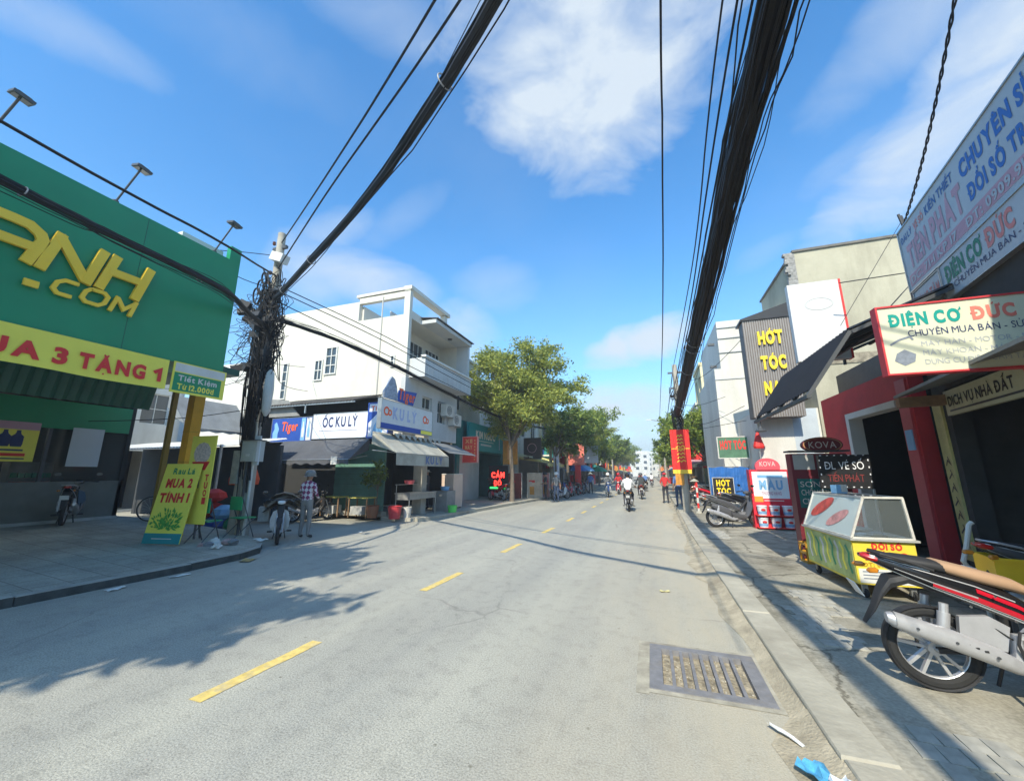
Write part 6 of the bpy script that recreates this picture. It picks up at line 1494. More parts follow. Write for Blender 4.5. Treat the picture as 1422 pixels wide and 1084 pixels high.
ru = thing('parasol', 'folded red parasol in the dark corner right of the green barber sign', 'parasol', (3.22, 13.9, .1), 0)
q = MB(); q.tube([(0, 0, 0), (0, 0, 2.9)], .018, 6); q.build('pole', steel, ru, True); q = MB(); q.lathe([(.11, 2.3), (.13, 2.36), (.05, 2.72), (.02, 2.80)], 8, sx=1.2); q.build('canopy', redp, ru)
wl_ = thing('wall_lamp', 'dark bracket lamp under the tall brown sign', 'lamp', (3.25, 13.6, 2.95), 0)
q = MB(); q.lathe([(.02, .1), (.05, .05), (.16, -.05), (.15, -.07)], 12); q.build('shade', dsteel, wl_); q = MB(); q.tube([(0, 0, .1), (.1, .3, .3)], .015, 6); q.build('arm', dsteel, wl_)
# ------------------------------------------------------------------ rest of the street
random.seed(31)
tl = thing('tall_house', 'plain white tall house behind the teal shop sign', 'house', (-10.3, 17.5, 0), 90)
m = MB(); m.box(0, 5.7, 0, 7, 0, 8.5); m.build('wall', white, tl); window(tl, 1.9, 2.7, 5.2, 6.6, -.02, 2, 2); m = MB(); m.box(-.05, 5.75, -.1, .1, 8.5, 8.65); m.build('parapet', white, tl)
q = MB(); q.lathe([(.35, 0), (.38, .5), (.36, .95), (.1, 1.05), (0, 1.06)], 14, (1.2, 2.2, 8.5)); q.build('water_tank', steel, tl)
ts = shophouse('dark open shop under a wide teal signboard on the left', -9.5, 18.5, 25.4, -1, 4.5, mat('teal wall', (.03, .16, .15), .6, .2), 0, gh=3.3, roofpar=False)
tb = signboard('shop_sign', 'wide teal signboard with white lettering on the left side of the street', 'shop sign', (-9.1, 19.1, 2.9), 90, 5.6, 1.5, teal, .14)
lettering(tb, 'PHÚ KIM NGỌC'[:0] or 'KIM NGỌC', .9, .72, 2.9, .38, white, bold='x'); panel(tb, 1.2, 3.6, .55, .58, white); panel(tb, 1.6, 3.2, .32, .42, MATS['pale blue sign face']); panel(tb, 4.5, 4.62, .2, 1.3, MATS['pale blue sign face'])
rl = signboard('lightbox', 'upright red lightbox with orange letters beside the teal signboard', 'sign', (-9.05, 18.3, 2.2), 0, .80, 1.28, mat('red lightbox', (.75, .06, .04), .5, .1), .14, mat('pink rim', (.75, .35, .30), .5, .1), rimw=.03)
for k, (s_, h) in enumerate((('XE', .22), ('MÁY', .22), ('VÀNG', .18))): lettering(rl, s_, .12, .98 - k * .32, .42, h * .8, mat('light orange', (.85, .40, .15), .5, .05), bold='x')
for k in range(7): panel(rl, .64, .70, .1 + k * .16, .18 + k * .16, MATS['light orange'])
neon = mat('red neon', (1, .03, .02), .5, 0, emit=2.2); neong = mat('green neon', (.05, .9, .15), .5, 0, emit=1.0)
nn_ = thing('neon_sign', 'lit red neon letters over a green strip inside the dark shop', 'sign', (-8.95, 21.8, .8), 0)
m = MB(); m.box(-.1, 1.1, .03, .06, -.15, 1.3); m.build('board', black, nn_)
m = MB(); text(m, 'CẦM', .08, .62, .82, .28, 0, bold='x'); m.build('lettering', neon, nn_); m = MB(); text(m, 'ĐỒ', .26, .16, .45, .27, 0, bold='x'); m.build('lettering', neon, nn_)
m = MB(); m.box(.0, 1.0, 0, .02, -.02, .08); m.build('light_strip', neong, nn_)
m = MB(); m.tube([(0, .05, 0), (0, .05, -.7)], .02, 5); m.tube([(1, .05, 0), (1, .05, -.7)], .02, 5); m.build('stand', dsteel, nn_)
ob = signboard('shop_sign', 'orange and brown upright sign between the teal board and the tree', 'sign', (-8.75, 23.4, 2.2), 0, .95, 1.5, mat('orange board', (.62, .27, .04), .5, .3, 4), .12); panel(ob, .3, .6, .3, 1.2, MATS['light orange'])
ob2 = signboard('shop_sign', 'dark brown square sign hung right of the first tree trunk', 'sign', (-7.9, 25.2, 2.6), 0, 1.15, 1.35, mat('dark brown board', (.05, .04, .035), .5, .3), .12, dsteel, rimw=.03); q = MB(); q.ring((.55, -.01, .7), (0, 1, 0), .3, .02, 18, 5, .3); q.build('emblem', mauve, ob2)
q = MB(); q.bar((.5, .05, 1.35), (.5, .05, 2.6), .06); q.build('hanger', dsteel, ob2)
for k, (x, y, lab) in enumerate(((-8.6, 23.9, 'maroon and orange food poster stand nearest the first tree'), (-7.6, 24.9, 'white and orange food poster stand right of the first tree'), (-6.9, 25.6, 'narrow pink food poster stand right of the white and orange one'))):
    pz = signboard('poster_stand', lab, 'poster stand', (x, y, .115), 4, [.9, .95, .6][k], 1.55, [mat('poster maroon', (.25, .05, .04), .5, .3, 4), mat('poster sand', (.62, .50, .38), .5, .3, 3), mat('poster rose', (.55, .24, .22), .5, .3, 4)][k], .1, white, rimw=.02)
    panel(pz, .15, .45, .2, .7, MATS['orange board']); panel(pz, .1, .5, .95, 1.1, redp)
    q = MB(); q.prism([(.2 + .15 * math.cos(a * .6), .9 + .12 * math.sin(a * .6)) for a in range(10)], -.006, -.002); q.build('dish_print', MATS['dish print'], pz)
shophouse('pale building with yellow awnings beyond the first tree', -8.6, 25.8, 31.5, -1, 7.2, white, 1, winc=2)
yc = mat('yellow awning cloth', (.72, .68, .28), .8, .15, 2, dirt=.3)
for k, y in enumerate((26.0, 28.8)):
    a = thing('awning', ['nearer yellow awning beyond the first tree on the left', 'farther yellow awning beyond the first tree on the left'][k], 'awning', (-8.5, y, 0), 90); awning(a, 0, 2.6, 2.35, 3.0, 2.0, yc, 0, .22, name='cloth')
gw = thing('awning', 'wavy pale green sheet awning right of the first tree trunk', 'awning', (-8.5, 24.4, 0), 90); awning(gw, 0, 1.7, 2.75, 3.0, 1.2, mat('pale green sheet', (.42, .52, .42), .7, .15, 2), 0, .1, name='cloth')
sv = signboard('banner', 'tall narrow white vertical banner beside the yellow awnings', 'banner', (-6.35, 27.2, 1.2), 10, .38, 2.5, mat('white banner cloth', (.62, .63, .70), .7, .1), .02); q = MB(); q.tube([(-.02, .02, -1.1), (-.02, .02, 2.6)], .02, 5); q.build('pole', steel, sv)
for k in range(5): panel(sv, .1, .28, .3 + k * .42, .55 + k * .42, MATS['pale lilac ink'])
sl = signboard('shop_sign', 'salmon square sign on a red column further down the left side', 'sign', (-6.15, 31.5, 2.3), 5, 1.25, 1.7, mat('salmon sign', (.68, .18, .13), .5, .15), .3); q = MB(); q.ring((.6, -.01, .95), (0, 1, 0), .25, .03, 16, 5, .3); q.build('emblem', mat('pale salmon', (.72, .40, .34), .5, .05), sl); q = MB(); q.box(.5, .95, .05, .25, -2.2, 0); q.build('column', redp, sl)
gb = signboard('shop_sign', 'pale grey board above the blue tarpaulins on the left', 'sign', (-6.3, 37.0, 2.6), 20, 1.9, 1.6, mat('grey board', (.50, .52, .55), .5, .15), .15)
for k in range(3):
    um2 = thing('stall_umbrella', ['blue stall umbrella below the grey board', 'pale blue stall umbrella right of the blue one', 'green stall umbrella far down the left pavement'][k], 'umbrella', [(-5.9, 33.6, .1), (-5.6, 35.6, .1), (-5.2, 43, .1)][k])
    q = MB(); q.lathe([(1.0, 1.75), (.98, 1.8), (.5, 2.15), (0, 2.35)], 10); q.build('canopy', [MATS['blue tarp'], bluel, MATS['green panel']][k], um2); q = MB(); q.tube([(0, 0, 0), (0, 0, 2.3)], .025, 6); q.build('pole', steel, um2)
pal = [white, creamw, greyw, beigew, mat('peach wall', (.62, .45, .34), .85, .1, 1, dirt=.4), mat('pale blue wall', (.45, .54, .58), .85, .1, 1, dirt=.3), mat('pale yellow wall', (.64, .58, .36), .85, .1, 1, dirt=.4)]
sgm = [redp, bluep, MATS['green panel'], yellow, teal, MATS['orange board'], white, mauve]
adj = ['white', 'cream', 'grey', 'raw cement', 'peach', 'pale blue', 'pale yellow']; sadj = ['red', 'blue', 'green', 'yellow', 'teal', 'orange', 'white', 'mauve']
def row(side, y, yend, xf):
    k = 0; used = set()
    while y < yend:
        W = random.choice((4.2, 4.6, 5.2, 6.0)) * (1 if y < 90 else 2.2); c = random.randrange(7); s = random.randrange(8); H = random.choice((4.2, 6.8, 7.4, 9.8, 6.6)); fl = {4.2: 0}.get(H, 1 if H < 7.5 else 2)
        while (c, s, fl) in used: s = (s + 1) % 8; c = (c + (s == 0)) % 7
        used.add((c, s, fl))
        xx = xf + side * random.uniform(0, .5)
        lab = '%s %s shophouse with a %s sign on the %s side of the street' % (['single storey', 'two storey', 'three storey'][fl], adj[c], sadj[s], 'left' if side < 0 else 'right')
        b = shophouse(lab, xx, y, y + W, side, H, pal[c], fl, winc=2, balc=(fl > 0 and random.random() < .5 and y < 90), shut=(.4, W * .45) if random.random() < .3 else None)
        b['group'] = 'shophouses in the far rows'
        q = MB(); q.box(.15, W - .15, -.14, -.02, 2.75, 3.6); q.build('sign_board', sgm[s], b)
        q = MB(); q.box(W * .25, W * .75, -.15, -.141, 3.05, 3.3); q.build('print', white if s != 6 else redp, b)
        if random.random() < .7: awning(b, .3, W - .3, 2.25, 2.7, 1.2, random.choice((awngrey, awncream, yc, MATS['blue tarp'], dkgrey)), 0, .2, arms=False)
        if y < 70 and random.random() < .5:
            q = MB(); q.box(.2, .3, -.9, -.15, 2.9, 4.1); q.build('side_sign', sgm[(s + 3) % 8], b)
        for j in range(3 if y < 60 else 2):
            yy_ = y + W * (j + .5) / 3; cc = random.choice((redp, redp, sgm[(s + j) % 8], MATS['orange board'])); hgt_ = random.uniform(.6, 1.4); z0_ = random.uniform(1.9, 3.2)
            q = MB(); lx = (yy_ - y) if side < 0 else W - (yy_ - y); o_ = random.uniform(.7, 1.3); q.box(lx, lx + .07, -o_, -.16, z0_, z0_ + hgt_); q.build('hanging_sign', cc, b)
        for j in range(2):
            q = MB(); lx = random.uniform(.4, W - 1.4); hh_ = random.uniform(.5, 1.5); q.box(lx, lx + random.uniform(.4, 1.0), -random.uniform(.7, 1.3), -.3, .1, hh_); q.build('display_box', random.choice((white, midint, redp, bluel, wood, awngrey)), b)
        y += W; k += 1
row(-1, 31.5, 190, -8.3)
row(1, 22.0, 190, 3.9)
for k, (x, y, W, H, c) in enumerate(((-16, 215, 16, 13, 0), (1, 235, 10, 9, 1), (-2, 262, 7, 15, 0), (8, 240, 16, 12, 5), (-30, 120, 12, 14, 0), (16, 90, 10, 12, 1))):
    b = thing('distant_block', ['white block closing the left of the far street', 'low cream block at the far end of the road', 'tall white block above the vanishing point', 'pale blue block at the far right', 'white block standing far behind the left shops', 'cream block standing far behind the right shops'][k], 'building', (x, y, 0), 0)
    m = MB(); m.box(0, W, 0, 10, 0, H); m.build('wall', pal[c], b)
    for i in range(4):
        for j in range(int(H // 3) - 1): window(b, W * (i + .3) / 4, W * (i + .7) / 4, 3.5 + j * 3, 5 + j * 3, -.03, 1, 1)
# alley background (behind the pole)
al = shophouse('white house with tall windows deep in the alley', -22, 8.4, 12.8, -1, 6.0, white, 1, winc=2)
al2 = thing('awning', 'grey hanging cloth awning deep in the alley behind the orange column', 'awning', (-17.2, 9.9, 0), 90); awning(al2, -.4, 2.2, 3.3, 4.6, 1.3, awngrey, 0, .1, name='cloth')
al3 = thing('stall_canopy', 'low white sheet canopy on thin posts over the alley stall', 'canopy', (-19.5, 8.2, .1), 0)
m = MB(); corrugated(m, 0, 7.5, (0, 2.35), (2.2, 2.75), .15, .02); m.build('sheet', white, al3)
for x in (.1, 2.4, 4.8, 7.4): q = MB(); q.bar((x, .05, 0), (x, .05, 2.4), .06); q.build('post', steel, al3)
q = MB(); q.box(.0, 7.5, 2.0, 2.1, 0, 2.5); q.build('back_cloth', dkgrey, al3)
lh = thing('house', 'grey shaded house closing the end of the alley', 'house', (-30, 8, 0), 90)
m = MB(); m.box(0, 16, 0, 6, 0, 6.5); m.build('wall', greyw, lh)
for i in range(4): window(lh, .8 + i * 2.3, 2.0 + i * 2.3, 3.4, 4.7, -.03, 2, 2)

# ------------------------------------------------------------------ trees
def make_tree(name, label, loc, rz, H, hub, crown, nleaf, leafm, seed, leaf=.10, trunk_r=.13, group=None, gap=.0):
    rnd = random.Random(seed); t = thing(name, label, 'tree', loc, rz, group)
    bark = mat('tree bark', (.17, .14, .11), .95, .35, 7, bump=.4)
    tm = MB(); tips = []
    base = Vector((0, 0, 0)); hubv = Vector((rnd.uniform(-.2, .2), rnd.uniform(-.2, .2), hub))
    tm.tube([base, base.lerp(hubv, .5) + Vector((.04, .03, 0)), hubv], [trunk_r * 1.15, trunk_r * .9, trunk_r * .8], 10)
    cx, cy, cz, rx, ry, rz_ = crown; C = Vector((cx, cy, cz))
    nl = 14
    for i in range(nl):
        a = 2 * math.pi * i / nl * 2.4 + rnd.uniform(-.3, .3); el = rnd.uniform(-.65, 1.35)
        d = Vector((math.cos(a) * math.cos(el) * rx, math.sin(a) * math.cos(el) * ry, math.sin(el) * rz_)) * rnd.uniform(.72, 1.0)
        e = C + d; s = hubv + Vector((0, 0, rnd.uniform(-.1, .5) * (cz - hub) * .3)); mid = s.lerp(e, .5) + Vector((0, 0, .12 * rx * (1 if el < .4 else -.2)))
        tm.tube([s, s.lerp(mid, .6), mid, mid.lerp(e, .6), e], [trunk_r * .5, trunk_r * .36, trunk_r * .26, trunk_r * .14, .012], 6)
        for k in range(7):
            f = rnd.uniform(.3, 1); p = mid.lerp(e, (f - .3) / .7) if f > .3 else s.lerp(mid, f)
            dd = Vector((rnd.gauss(0, 1), rnd.gauss(0, 1), rnd.gauss(.25, .7))).normalized() * rnd.uniform(.2, .42) * rx
            q = p + dd; tm.tube([p, p.lerp(q, .5) + Vector((0, 0, .05)), q], [trunk_r * .12, trunk_r * .08, .006], 4, False); tips.append((p, q))
            for k2 in range(3):
                d2 = Vector((rnd.gauss(0, 1), rnd.gauss(0, 1), rnd.gauss(.1, .8))).normalized() * rnd.uniform(.12, .26) * rx; tips.append((p.lerp(q, rnd.uniform(.4, 1)), q + d2))
    tm.build('trunk', bark, t, True, 60)
    vs = []; fs = []
    per = max(1, nleaf // len(tips))
    for (p, q) in tips:
        dens = rnd.uniform(.45, 1.5)
        for k in range(int(per * dens)):
            f = rnd.uniform(.05, 1.1); c = p.lerp(q, f) + Vector((rnd.gauss(0, 1), rnd.gauss(0, 1), rnd.gauss(0, .7))) * .075 * rx * (1.15 - .4 * f)
            n = Vector((rnd.gauss(0, .8), rnd.gauss(0, .8), rnd.gauss(.7, .5))).normalized(); x = n.orthogonal().normalized(); x = (Matrix.Rotation(rnd.uniform(0, 6.28), 3, n) @ x); y = n.cross(x)
            L = leaf * rnd.uniform(.6, 1.5); w = L * rnd.uniform(.30, .5); o = len(vs)
            vs += [tuple(c - x * L), tuple(c - y * w + x * L * .1), tuple(c + x * L), tuple(c + y * w + x * L * .1)]; fs.append((o, o + 1, o + 2, o + 3))
    m = MB(); m.add(vs, fs); cr = m.build('crown', leafm, t); cr['kind'] = 'stuff'
    return t
lfA = leaf_mat('feathery leaves', (.14, .20, .05), (.30, .37, .09)); lfB = leaf_mat('dark leaves', (.06, .12, .035), (.15, .23, .05)); lfC = leaf_mat('fresh leaves', (.10, .18, .04), (.24, .33, .07))
T1 = make_tree('street_tree', 'feathery yellow green tree, nearest on the left pavement, beside the teal sign', (-7.4, 21.3, .1), 0, 9.8, 3.0, (.35, 0, 5.9, 3.4, 3.2, 3.2), 72000, lfA, 3, leaf=.085)
T2 = make_tree('street_tree', 'dark green bushy tree just behind the nearest left tree', (-6.3, 27.2, .1), 0, 7, 2.6, (1.1, 0, 4.5, 1.95, 2.1, 1.75), 12000, lfB, 5, leaf=.12)
T3 = make_tree('street_tree', 'tall green tree further down the left pavement', (-6.6, 36.5, .1), 40, 9, 3.0, (.6, 0, 5.6, 3.0, 3.2, 2.9), 14000, lfC, 7, leaf=.13)
def moretree(src, loc, rz, lab, s=1): o = another(src, loc, rz, lab, 'trees lining the far street', s); return o
moretree(T2, (-6.2, 31.8, .1), 90, 'dark bushy tree, second of the far left row', 1.05)
moretree(T1, (-6.4, 43.0, .1), 160, 'feathery tree in the far left row', .9); moretree(T3, (-6.0, 50.0, .1), 230, 'green tree in the far left row past the feathery one', .9)
moretree(T2, (-5.8, 58.0, .1), 20, 'dark bushy tree in the middle of the far left row', 1.15); moretree(T3, (-5.8, 68.0, .1), 100, 'green tree toward the end of the far left row', .95)
moretree(T1, (-5.9, 82.0, .1), 60, 'feathery tree near the end of the left row', .9); moretree(T3, (-6.4, 105.0, .1), 10, 'last green tree of the left row', 1.1)
TR = make_tree('street_tree', 'bright green tree behind the red flag banner on the right', (3.1, 24.6, .1), 0, 5, 2.2, (-.3, 0, 3.75, 1.75, 2.2, 1.6), 12000, lfC, 9, leaf=.09, trunk_r=.09)
moretree(TR, (2.7, 31.0, .1), 120, 'small green tree, second on the right side', 1.1); moretree(T2, (2.9, 40, .1), 200, 'dark tree, third on the right side', .85); moretree(T3, (3.1, 54, .1), 80, 'green tree, fourth on the right side', .72)
moretree(T2, (2.8, 72, .1), 10, 'dark tree far off on the right side', .95); moretree(T3, (3.2, 95, .1), 300, 'green tree farthest off on the right side', .85)
# two crowns over the left pavement behind the viewpoint; they shade the road
lfD = leaf_mat('dense leaves', (.04, .08, .02), (.09, .13, .03))
K1 = make_tree('shade_tree', 'broad tree over the left pavement behind the viewpoint', (-8.6, -4.6, .1), 0, 10, 3.6, (.8, .8, 6.6, 3.0, 2.7, 1.8), 26000, lfD, 12, leaf=.17, trunk_r=.2)
K2 = make_tree('shade_tree', 'smaller tree beside the broad one behind the viewpoint', (-9.4, -2.9, .1), 0, 9, 3.4, (1.3, .6, 6.9, 2.2, 1.6, 1.2), 8000, lfD, 15, leaf=.15, trunk_r=.16)
# potted shrub in the dark by the shutters
ps_ = make_tree('potted_shrub', 'leafy shrub in a pot between the green shutters and the seafood stall', (-9.35, 11.9, .12), 0, 1.9, .9, (0, 0, 1.45, .5, .4, .55), 1800, lfB, 19, leaf=.05, trunk_r=.02)
q = MB(); q.lathe([(.16, 0), (.22, .4), (.24, .42), (.2, .42)], 14); q.build('pot', mat('clay pot', (.30, .12, .06), .8, .2), ps_)

# ------------------------------------------------------------------ poles and cables
lp = thing('utility_pole', 'leaning pair of old concrete poles wrapped in cables at the left corner', 'utility pole', (-9.42, 7.2, .1), 0)
q = MB(); q.tube([(0, 0, 0), (0, 0, 8.2)], [.155, .10], 16); q.build('pole', polec, lp, True)
q = MB(); q.tube([(-.27, -.05, 0), (-.20, -.03, 2.2), (-.10, .02, 4.6)], [.11, .10, .09], 12); q.build('pole', polec, lp, True)
q = MB(); q.tube([(.17, -.08, .1), (.17, -.08, 4.2)], .035, 8); q.build('conduit', white, lp, True)
q = MB(); q.tube([(.08, -.16, .1), (.08, -.16, 2.0)], .03, 8); q.build('conduit', dsteel, lp, True)
q = MB(); q.cbox((.22, -.15, 7.32), (.46, .24, .24), (0, R(22), 0)); q.build('junction_box', mat('white box', (.6, .6, .58), .5, .1), lp)
q = MB(); q.cbox((0, 0, 7.75), (.5, .08, .08)); q.cbox((0, -.12, 6.4), (.9, .08, .08)); q.build('crossarm', dsteel, lp)
q = MB(); q.loft([(.22, -.1, 4.3, .02, .02), (.27, -.1, 3.9, .09, .09), (.28, -.1, 3.2, .10, .10), (.26, -.1, 2.95, .03, .03)], 12); q.v = [(x, y, z) for x, y, z in q.v]
q2 = MB(); q2.lathe([(.03, 0), (.10, .12), (.12, .7), (.09, 1.1), (.03, 1.2)], 12, (.42, -.12, 2.95)); q2.build('splice_sleeve', mat('pale sleeve', (.50, .50, .47), .5, .1), lp, True)
for z in (7.0, 7.9, 6.7):
    q = MB(); q.lathe([(.03, -.05), (.05, -.02), (.03, 0), (.05, .03), (.02, .06)], 8, (-.18, -.06, z)); q.build('insulator', mat('brown insulator', (.14, .05, .03), .3, .1), lp, True)
q = MB(); q.box(-.35, -.12, -.22, -.17, 1.3, 2.1); q.build('notice', mat('old notice', (.45, .46, .42), .7, .3, 8), lp)
q = MB(); q.box(.30, .48, -.20, -.17, 1.75, 2.45); q.build('notice', MATS['pale grey card'], lp)

def strand(m, pts, r, wob, rnd, n=5, sub=6):
    P = [Vector(p) for p in pts]; out = []
    for i in range(len(P) - 1):
        p0, p1, p2, p3 = P[max(i - 1, 0)], P[i], P[i + 1], P[min(i + 2, len(P) - 1)]
        for k in range(sub):
            t = k / sub; out.append(.5 * ((2 * p1) + (p2 - p0) * t + (2 * p0 - 5 * p1 + 4 * p2 - p3) * t * t + (3 * p1 - p0 - 3 * p2 + p3) * t ** 3))
    out.append(P[-1]); o = Vector((rnd.gauss(0, wob), 0, rnd.gauss(0, wob))); res = []
    for i, p in enumerate(out):
        o = o * .82 + Vector((rnd.gauss(0, wob), rnd.gauss(0, wob) * .3, rnd.gauss(0, wob))) * .55; res.append(p + o)
    m.tube(res, r, n, False)
def bundle(label, pts, rad, n, rs=(.010, .020), core=True, loose=5, seed=1, name='cable_bundle', loops=0):
    rnd = random.Random(seed); t = thing(name, label, 'cables')
    if core:
        m = MB(); strand(m, pts, rad * .70, .012, rnd, 9); m.build('core', cable, t, True)
        n = int(n * 1.7)
    for k in range(n):
        m = MB(); a = rnd.uniform(0, 6.28); rr = rad * (rnd.uniform(.5, 1.0) if core else rnd.uniform(0, 1)); off = Vector((math.cos(a) * rr, math.cos(a * 1.7) * rr * .3, math.sin(a) * rr))
        strand(m, [Vector(p) + off * rnd.uniform(.7, 1.1) for p in pts], rnd.uniform(*rs) * .8, rad * .11, rnd); m.build('cable', cable, t, True)
    for k in range(loose):
        m = MB(); a = rnd.uniform(0, 6.28); off = Vector((math.cos(a) * rad * 1.4, 0, math.sin(a) * rad * 1.4)); strand(m, [Vector(p) + off * rnd.uniform(.5, 1.5) for p in pts], rnd.uniform(.004, .008), rad * .22, rnd, 4); m.build('loose_wire', cable, t, True)
    for k in range(loops):
        m = MB(); i = rnd.uniform(.1, .9) * (len(pts) - 1); a, b = Vector(pts[int(i)]), Vector(pts[int(i) + 1]); c = a.lerp(b, i % 1)
        m.ring(c, (b - a).normalized() + Vector((.1, .1, .1)), rad * 1.12, .008, 16, 5); m.build('tie', mat('tie wire', (.30, .30, .30), .5, 0), t, True)
    return t
bundle('very thick black cable bundle hanging over the right kerb', [(1.27, 18.1, 4.10), (1.18, 15, 4.12), (1.10, 10, 4.32), (1.08, 6.4, 4.62), (1.08, 4.1, 4.92), (1.10, 2.4, 5.05), (1.16, -2, 5.35), (1.25, -14, 6.4)], .135, 24, (.010, .026), loose=8, seed=4, loops=4)
bundle('thick black cable bundle crossing from the left pole over the road', [(-9.35, 7.15, 6.3), (-8.3, 6.55, 6.05), (-6.24, 5.43, 5.85), (-3.9, 4.15, 5.62), (-2.2, 3.08, 5.42), (-.95, 2.30, 5.48), (1.2, .9, 5.7), (6, -2.2, 6.6)], .075, 12, (.009, .018), loose=4, seed=6, loops=5)
bundle('black cable bundle running in front of the green shop sign', [(-9.35, 7.1, 5.45), (-8.4, 5.9, 5.2), (-7.55, 4.7, 5.12), (-7.10, 2.9, 5.0), (-6.98, 1.7, 5.02), (-6.9, -4, 5.4)], .058, 10, (.008, .016), loose=5, seed=8, loops=3)
bundle('sagging black cable bundle from the left pole along the corner house', [(-9.3, 7.2, 5.75), (-8.65, 8.6, 5.58), (-8.2, 10.2, 5.36), (-8.0, 13.4, 5.10), (-7.9, 17.5, 4.85), (-7.6, 23, 4.7), (-6.9, 28.6, 4.9)], .06, 10, (.009, .018), loose=6, seed=9)
def lines(label, sets, r=.010, seed=3, twist=False):
    rnd = random.Random(seed); t = thing('overhead_wires', label, 'wires')
    for pts in sets:
        m = MB(); strand(m, pts, r, .002, rnd, 5, 10); m.build('wire', cable, t, True)
    return t
lines('two thin wires crossing high above the road left of the thick bundle', [[(-9.42, 7.2, 8.0), (-5.6, 5.0, 7.3), (-1.93, 2.95, 7.0), (3, .2, 7.3)], [(-9.42, 7.2, 7.2), (-5.5, 5.0, 6.95), (-1.70, 3.05, 6.95), (3, .5, 7.2)]], .016)
lines('long wire running above the top edge of the green shop sign', [[(-9.42, 7.2, 7.0), (-8.5, 6.0, 6.5), (-7.5, 4.33, 6.0), (-7.46, 1.85, 6.0), (-7.4, -5, 6.4)]], .024, 5)
lines('pair of wires above the sagging bundle along the corner house', [[(-9.42, 7.2, 6.75), (-8.2, 10.2, 6.2), (-7.9, 14.5, 5.95), (-7.4, 20, 5.6), (-6.9, 28.6, 5.5)], [(-9.42, 7.2, 6.6), (-8.25, 10.2, 6.05), (-7.95, 14.5, 5.75), (-7.45, 20, 5.4), (-6.9, 28.6, 5.3)], [(-9.42, 7.2, 6.3), (-8.4, 10.2, 5.7), (-8.1, 14.5, 5.45), (-7.6, 20, 5.1), (-6.9, 28.6, 5.1)]], .014, 6)
lines('single wire running straight down the middle of the sky', [[(.30, -3, 6.9), (.42, 3.2, 6.3), (.47, 5.0, 6.1), (.55, 9, 5.6), (.72, 17, 5.7), (1.2, 44, 6.2)]], .013, 7)
lines('wires strung left of the very thick bundle to the right pole top', [[(1.0, -4, 6.6), (1.0, 3.6, 6.25), (1.1, 8, 5.8), (1.25, 18.1, 6.1)], [(1.0, -4, 6.0), (.96, 3.4, 5.5), (.98, 8, 4.95), (1.22, 18.1, 5.2)], [(1.2, -4, 6.0), (1.0, 3.4, 5.2), (1.0, 8, 4.8), (1.22, 18.1, 4.9)]], .011, 8)
rnd = random.Random(2); tw = thing('overhead_wires', 'twisted wire dropping from the upper right to the roofs', 'wires')
for ph in (0, math.pi):
    m = MB(); m.tube([(2.9 + 1.7 * t + .012 * math.cos(t * 90 + ph), 3.2 + 5.1 * t, 6.85 - .95 * t - .28 * math.sin(math.pi * t) + .012 * math.sin(t * 90 + ph)) for t in [i / 120 for i in range(-20, 121)]], .010, 5, False); m.build('wire', cable, tw, True)
lines('thin service wires from the right pole to the white building', [[(1.25, 18.1, 4.6), (2.0, 17.2, 4.35), (2.9, 16.4, 4.5)], [(1.25, 18.1, 4.2), (2.0, 16.5, 3.5), (3.2, 15, 3.9)], [(1.25, 18.1, 5.6), (2.2, 16, 5.3), (3.5, 13.6, 6.3)], [(1.25, 18.1, 3.6), (1.8, 17.5, 3.4), (3.2, 15, 3.4)]], .009, 12)
lines('thin service wires fanning from the left pole into the alley', [[(-9.4, 7.2, 5.9), (-12, 9, 5.4), (-14, 12.6, 6.2)], [(-9.4, 7.2, 5.2), (-11, 9, 4.5), (-12.5, 11.5, 4.8)], [(-9.4, 7.2, 4.4), (-12, 7.6, 4.1), (-20, 9, 5)], [(-9.4, 7.2, 6.6), (-9.3, 6.2, 6.4), (-9.0, 5.4, 6.4)], [(-9.4, 7.2, 7.6), (-9.6, 6.4, 7.3), (-9.0, 5.2, 6.55)], [(-9.4, 7.2, 3.3), (-11, 6.4, 3.0), (-14, 6.0, 3.0)]], .010, 13)
# tangle round the left pole
tg_ = thing('cable_tangle', 'dense knot of black cables, loops and splice boxes hanging on the left pole', 'cables', (-9.42, 7.2, .1)); rnd = random.Random(77)
m = MB()
for k in range(130):
    z = rnd.uniform(3.4, 6.9); a = rnd.uniform(0, 6.28); w = rnd.uniform(.12, .42) * (1.2 if 4.8 < z < 6.4 else .8); P = []
    for i in range(7):
        a += rnd.uniform(.3, 1.1); P.append((math.cos(a) * w, math.sin(a) * w * .7 - .05, z + rnd.uniform(-.4, .3) - .15 * i * rnd.uniform(0, 1)))
    strand(m, P, rnd.uniform(.006, .016), .02, rnd, 4, 4)
for k in range(46):
    x, y = rnd.uniform(-.3, .36), rnd.uniform(-.26, -.02); z0 = rnd.uniform(4.2, 6.2); z1 = rnd.uniform(.9, 3.6)
    strand(m, [(x, y, z0), (x + rnd.uniform(-.08, .08), y - rnd.uniform(0, .1), (z0 + z1) / 2), (x * .8 + rnd.uniform(-.08, .08), y, z1)], rnd.uniform(.008, .020), .018, rnd, 4, 6)
for k in range(64):
    a = rnd.choice((-1, 1)); z = rnd.uniform(4.6, 6.6); P = [(0, -.1, z), (a * rnd.uniform(.3, .7), -.15, z - rnd.uniform(.1, .5)), (a * rnd.uniform(.4, 1.0), -.1 - rnd.uniform(0, .4), z - rnd.uniform(.2, .9)), (a * rnd.uniform(.05, .4), -.1, z - rnd.uniform(.3, 1.0))]
    strand(m, P, rnd.uniform(.004, .009), .02, rnd, 4, 6)
o = m.build('cables', cable, tg_, True); o['kind'] = 'stuff'
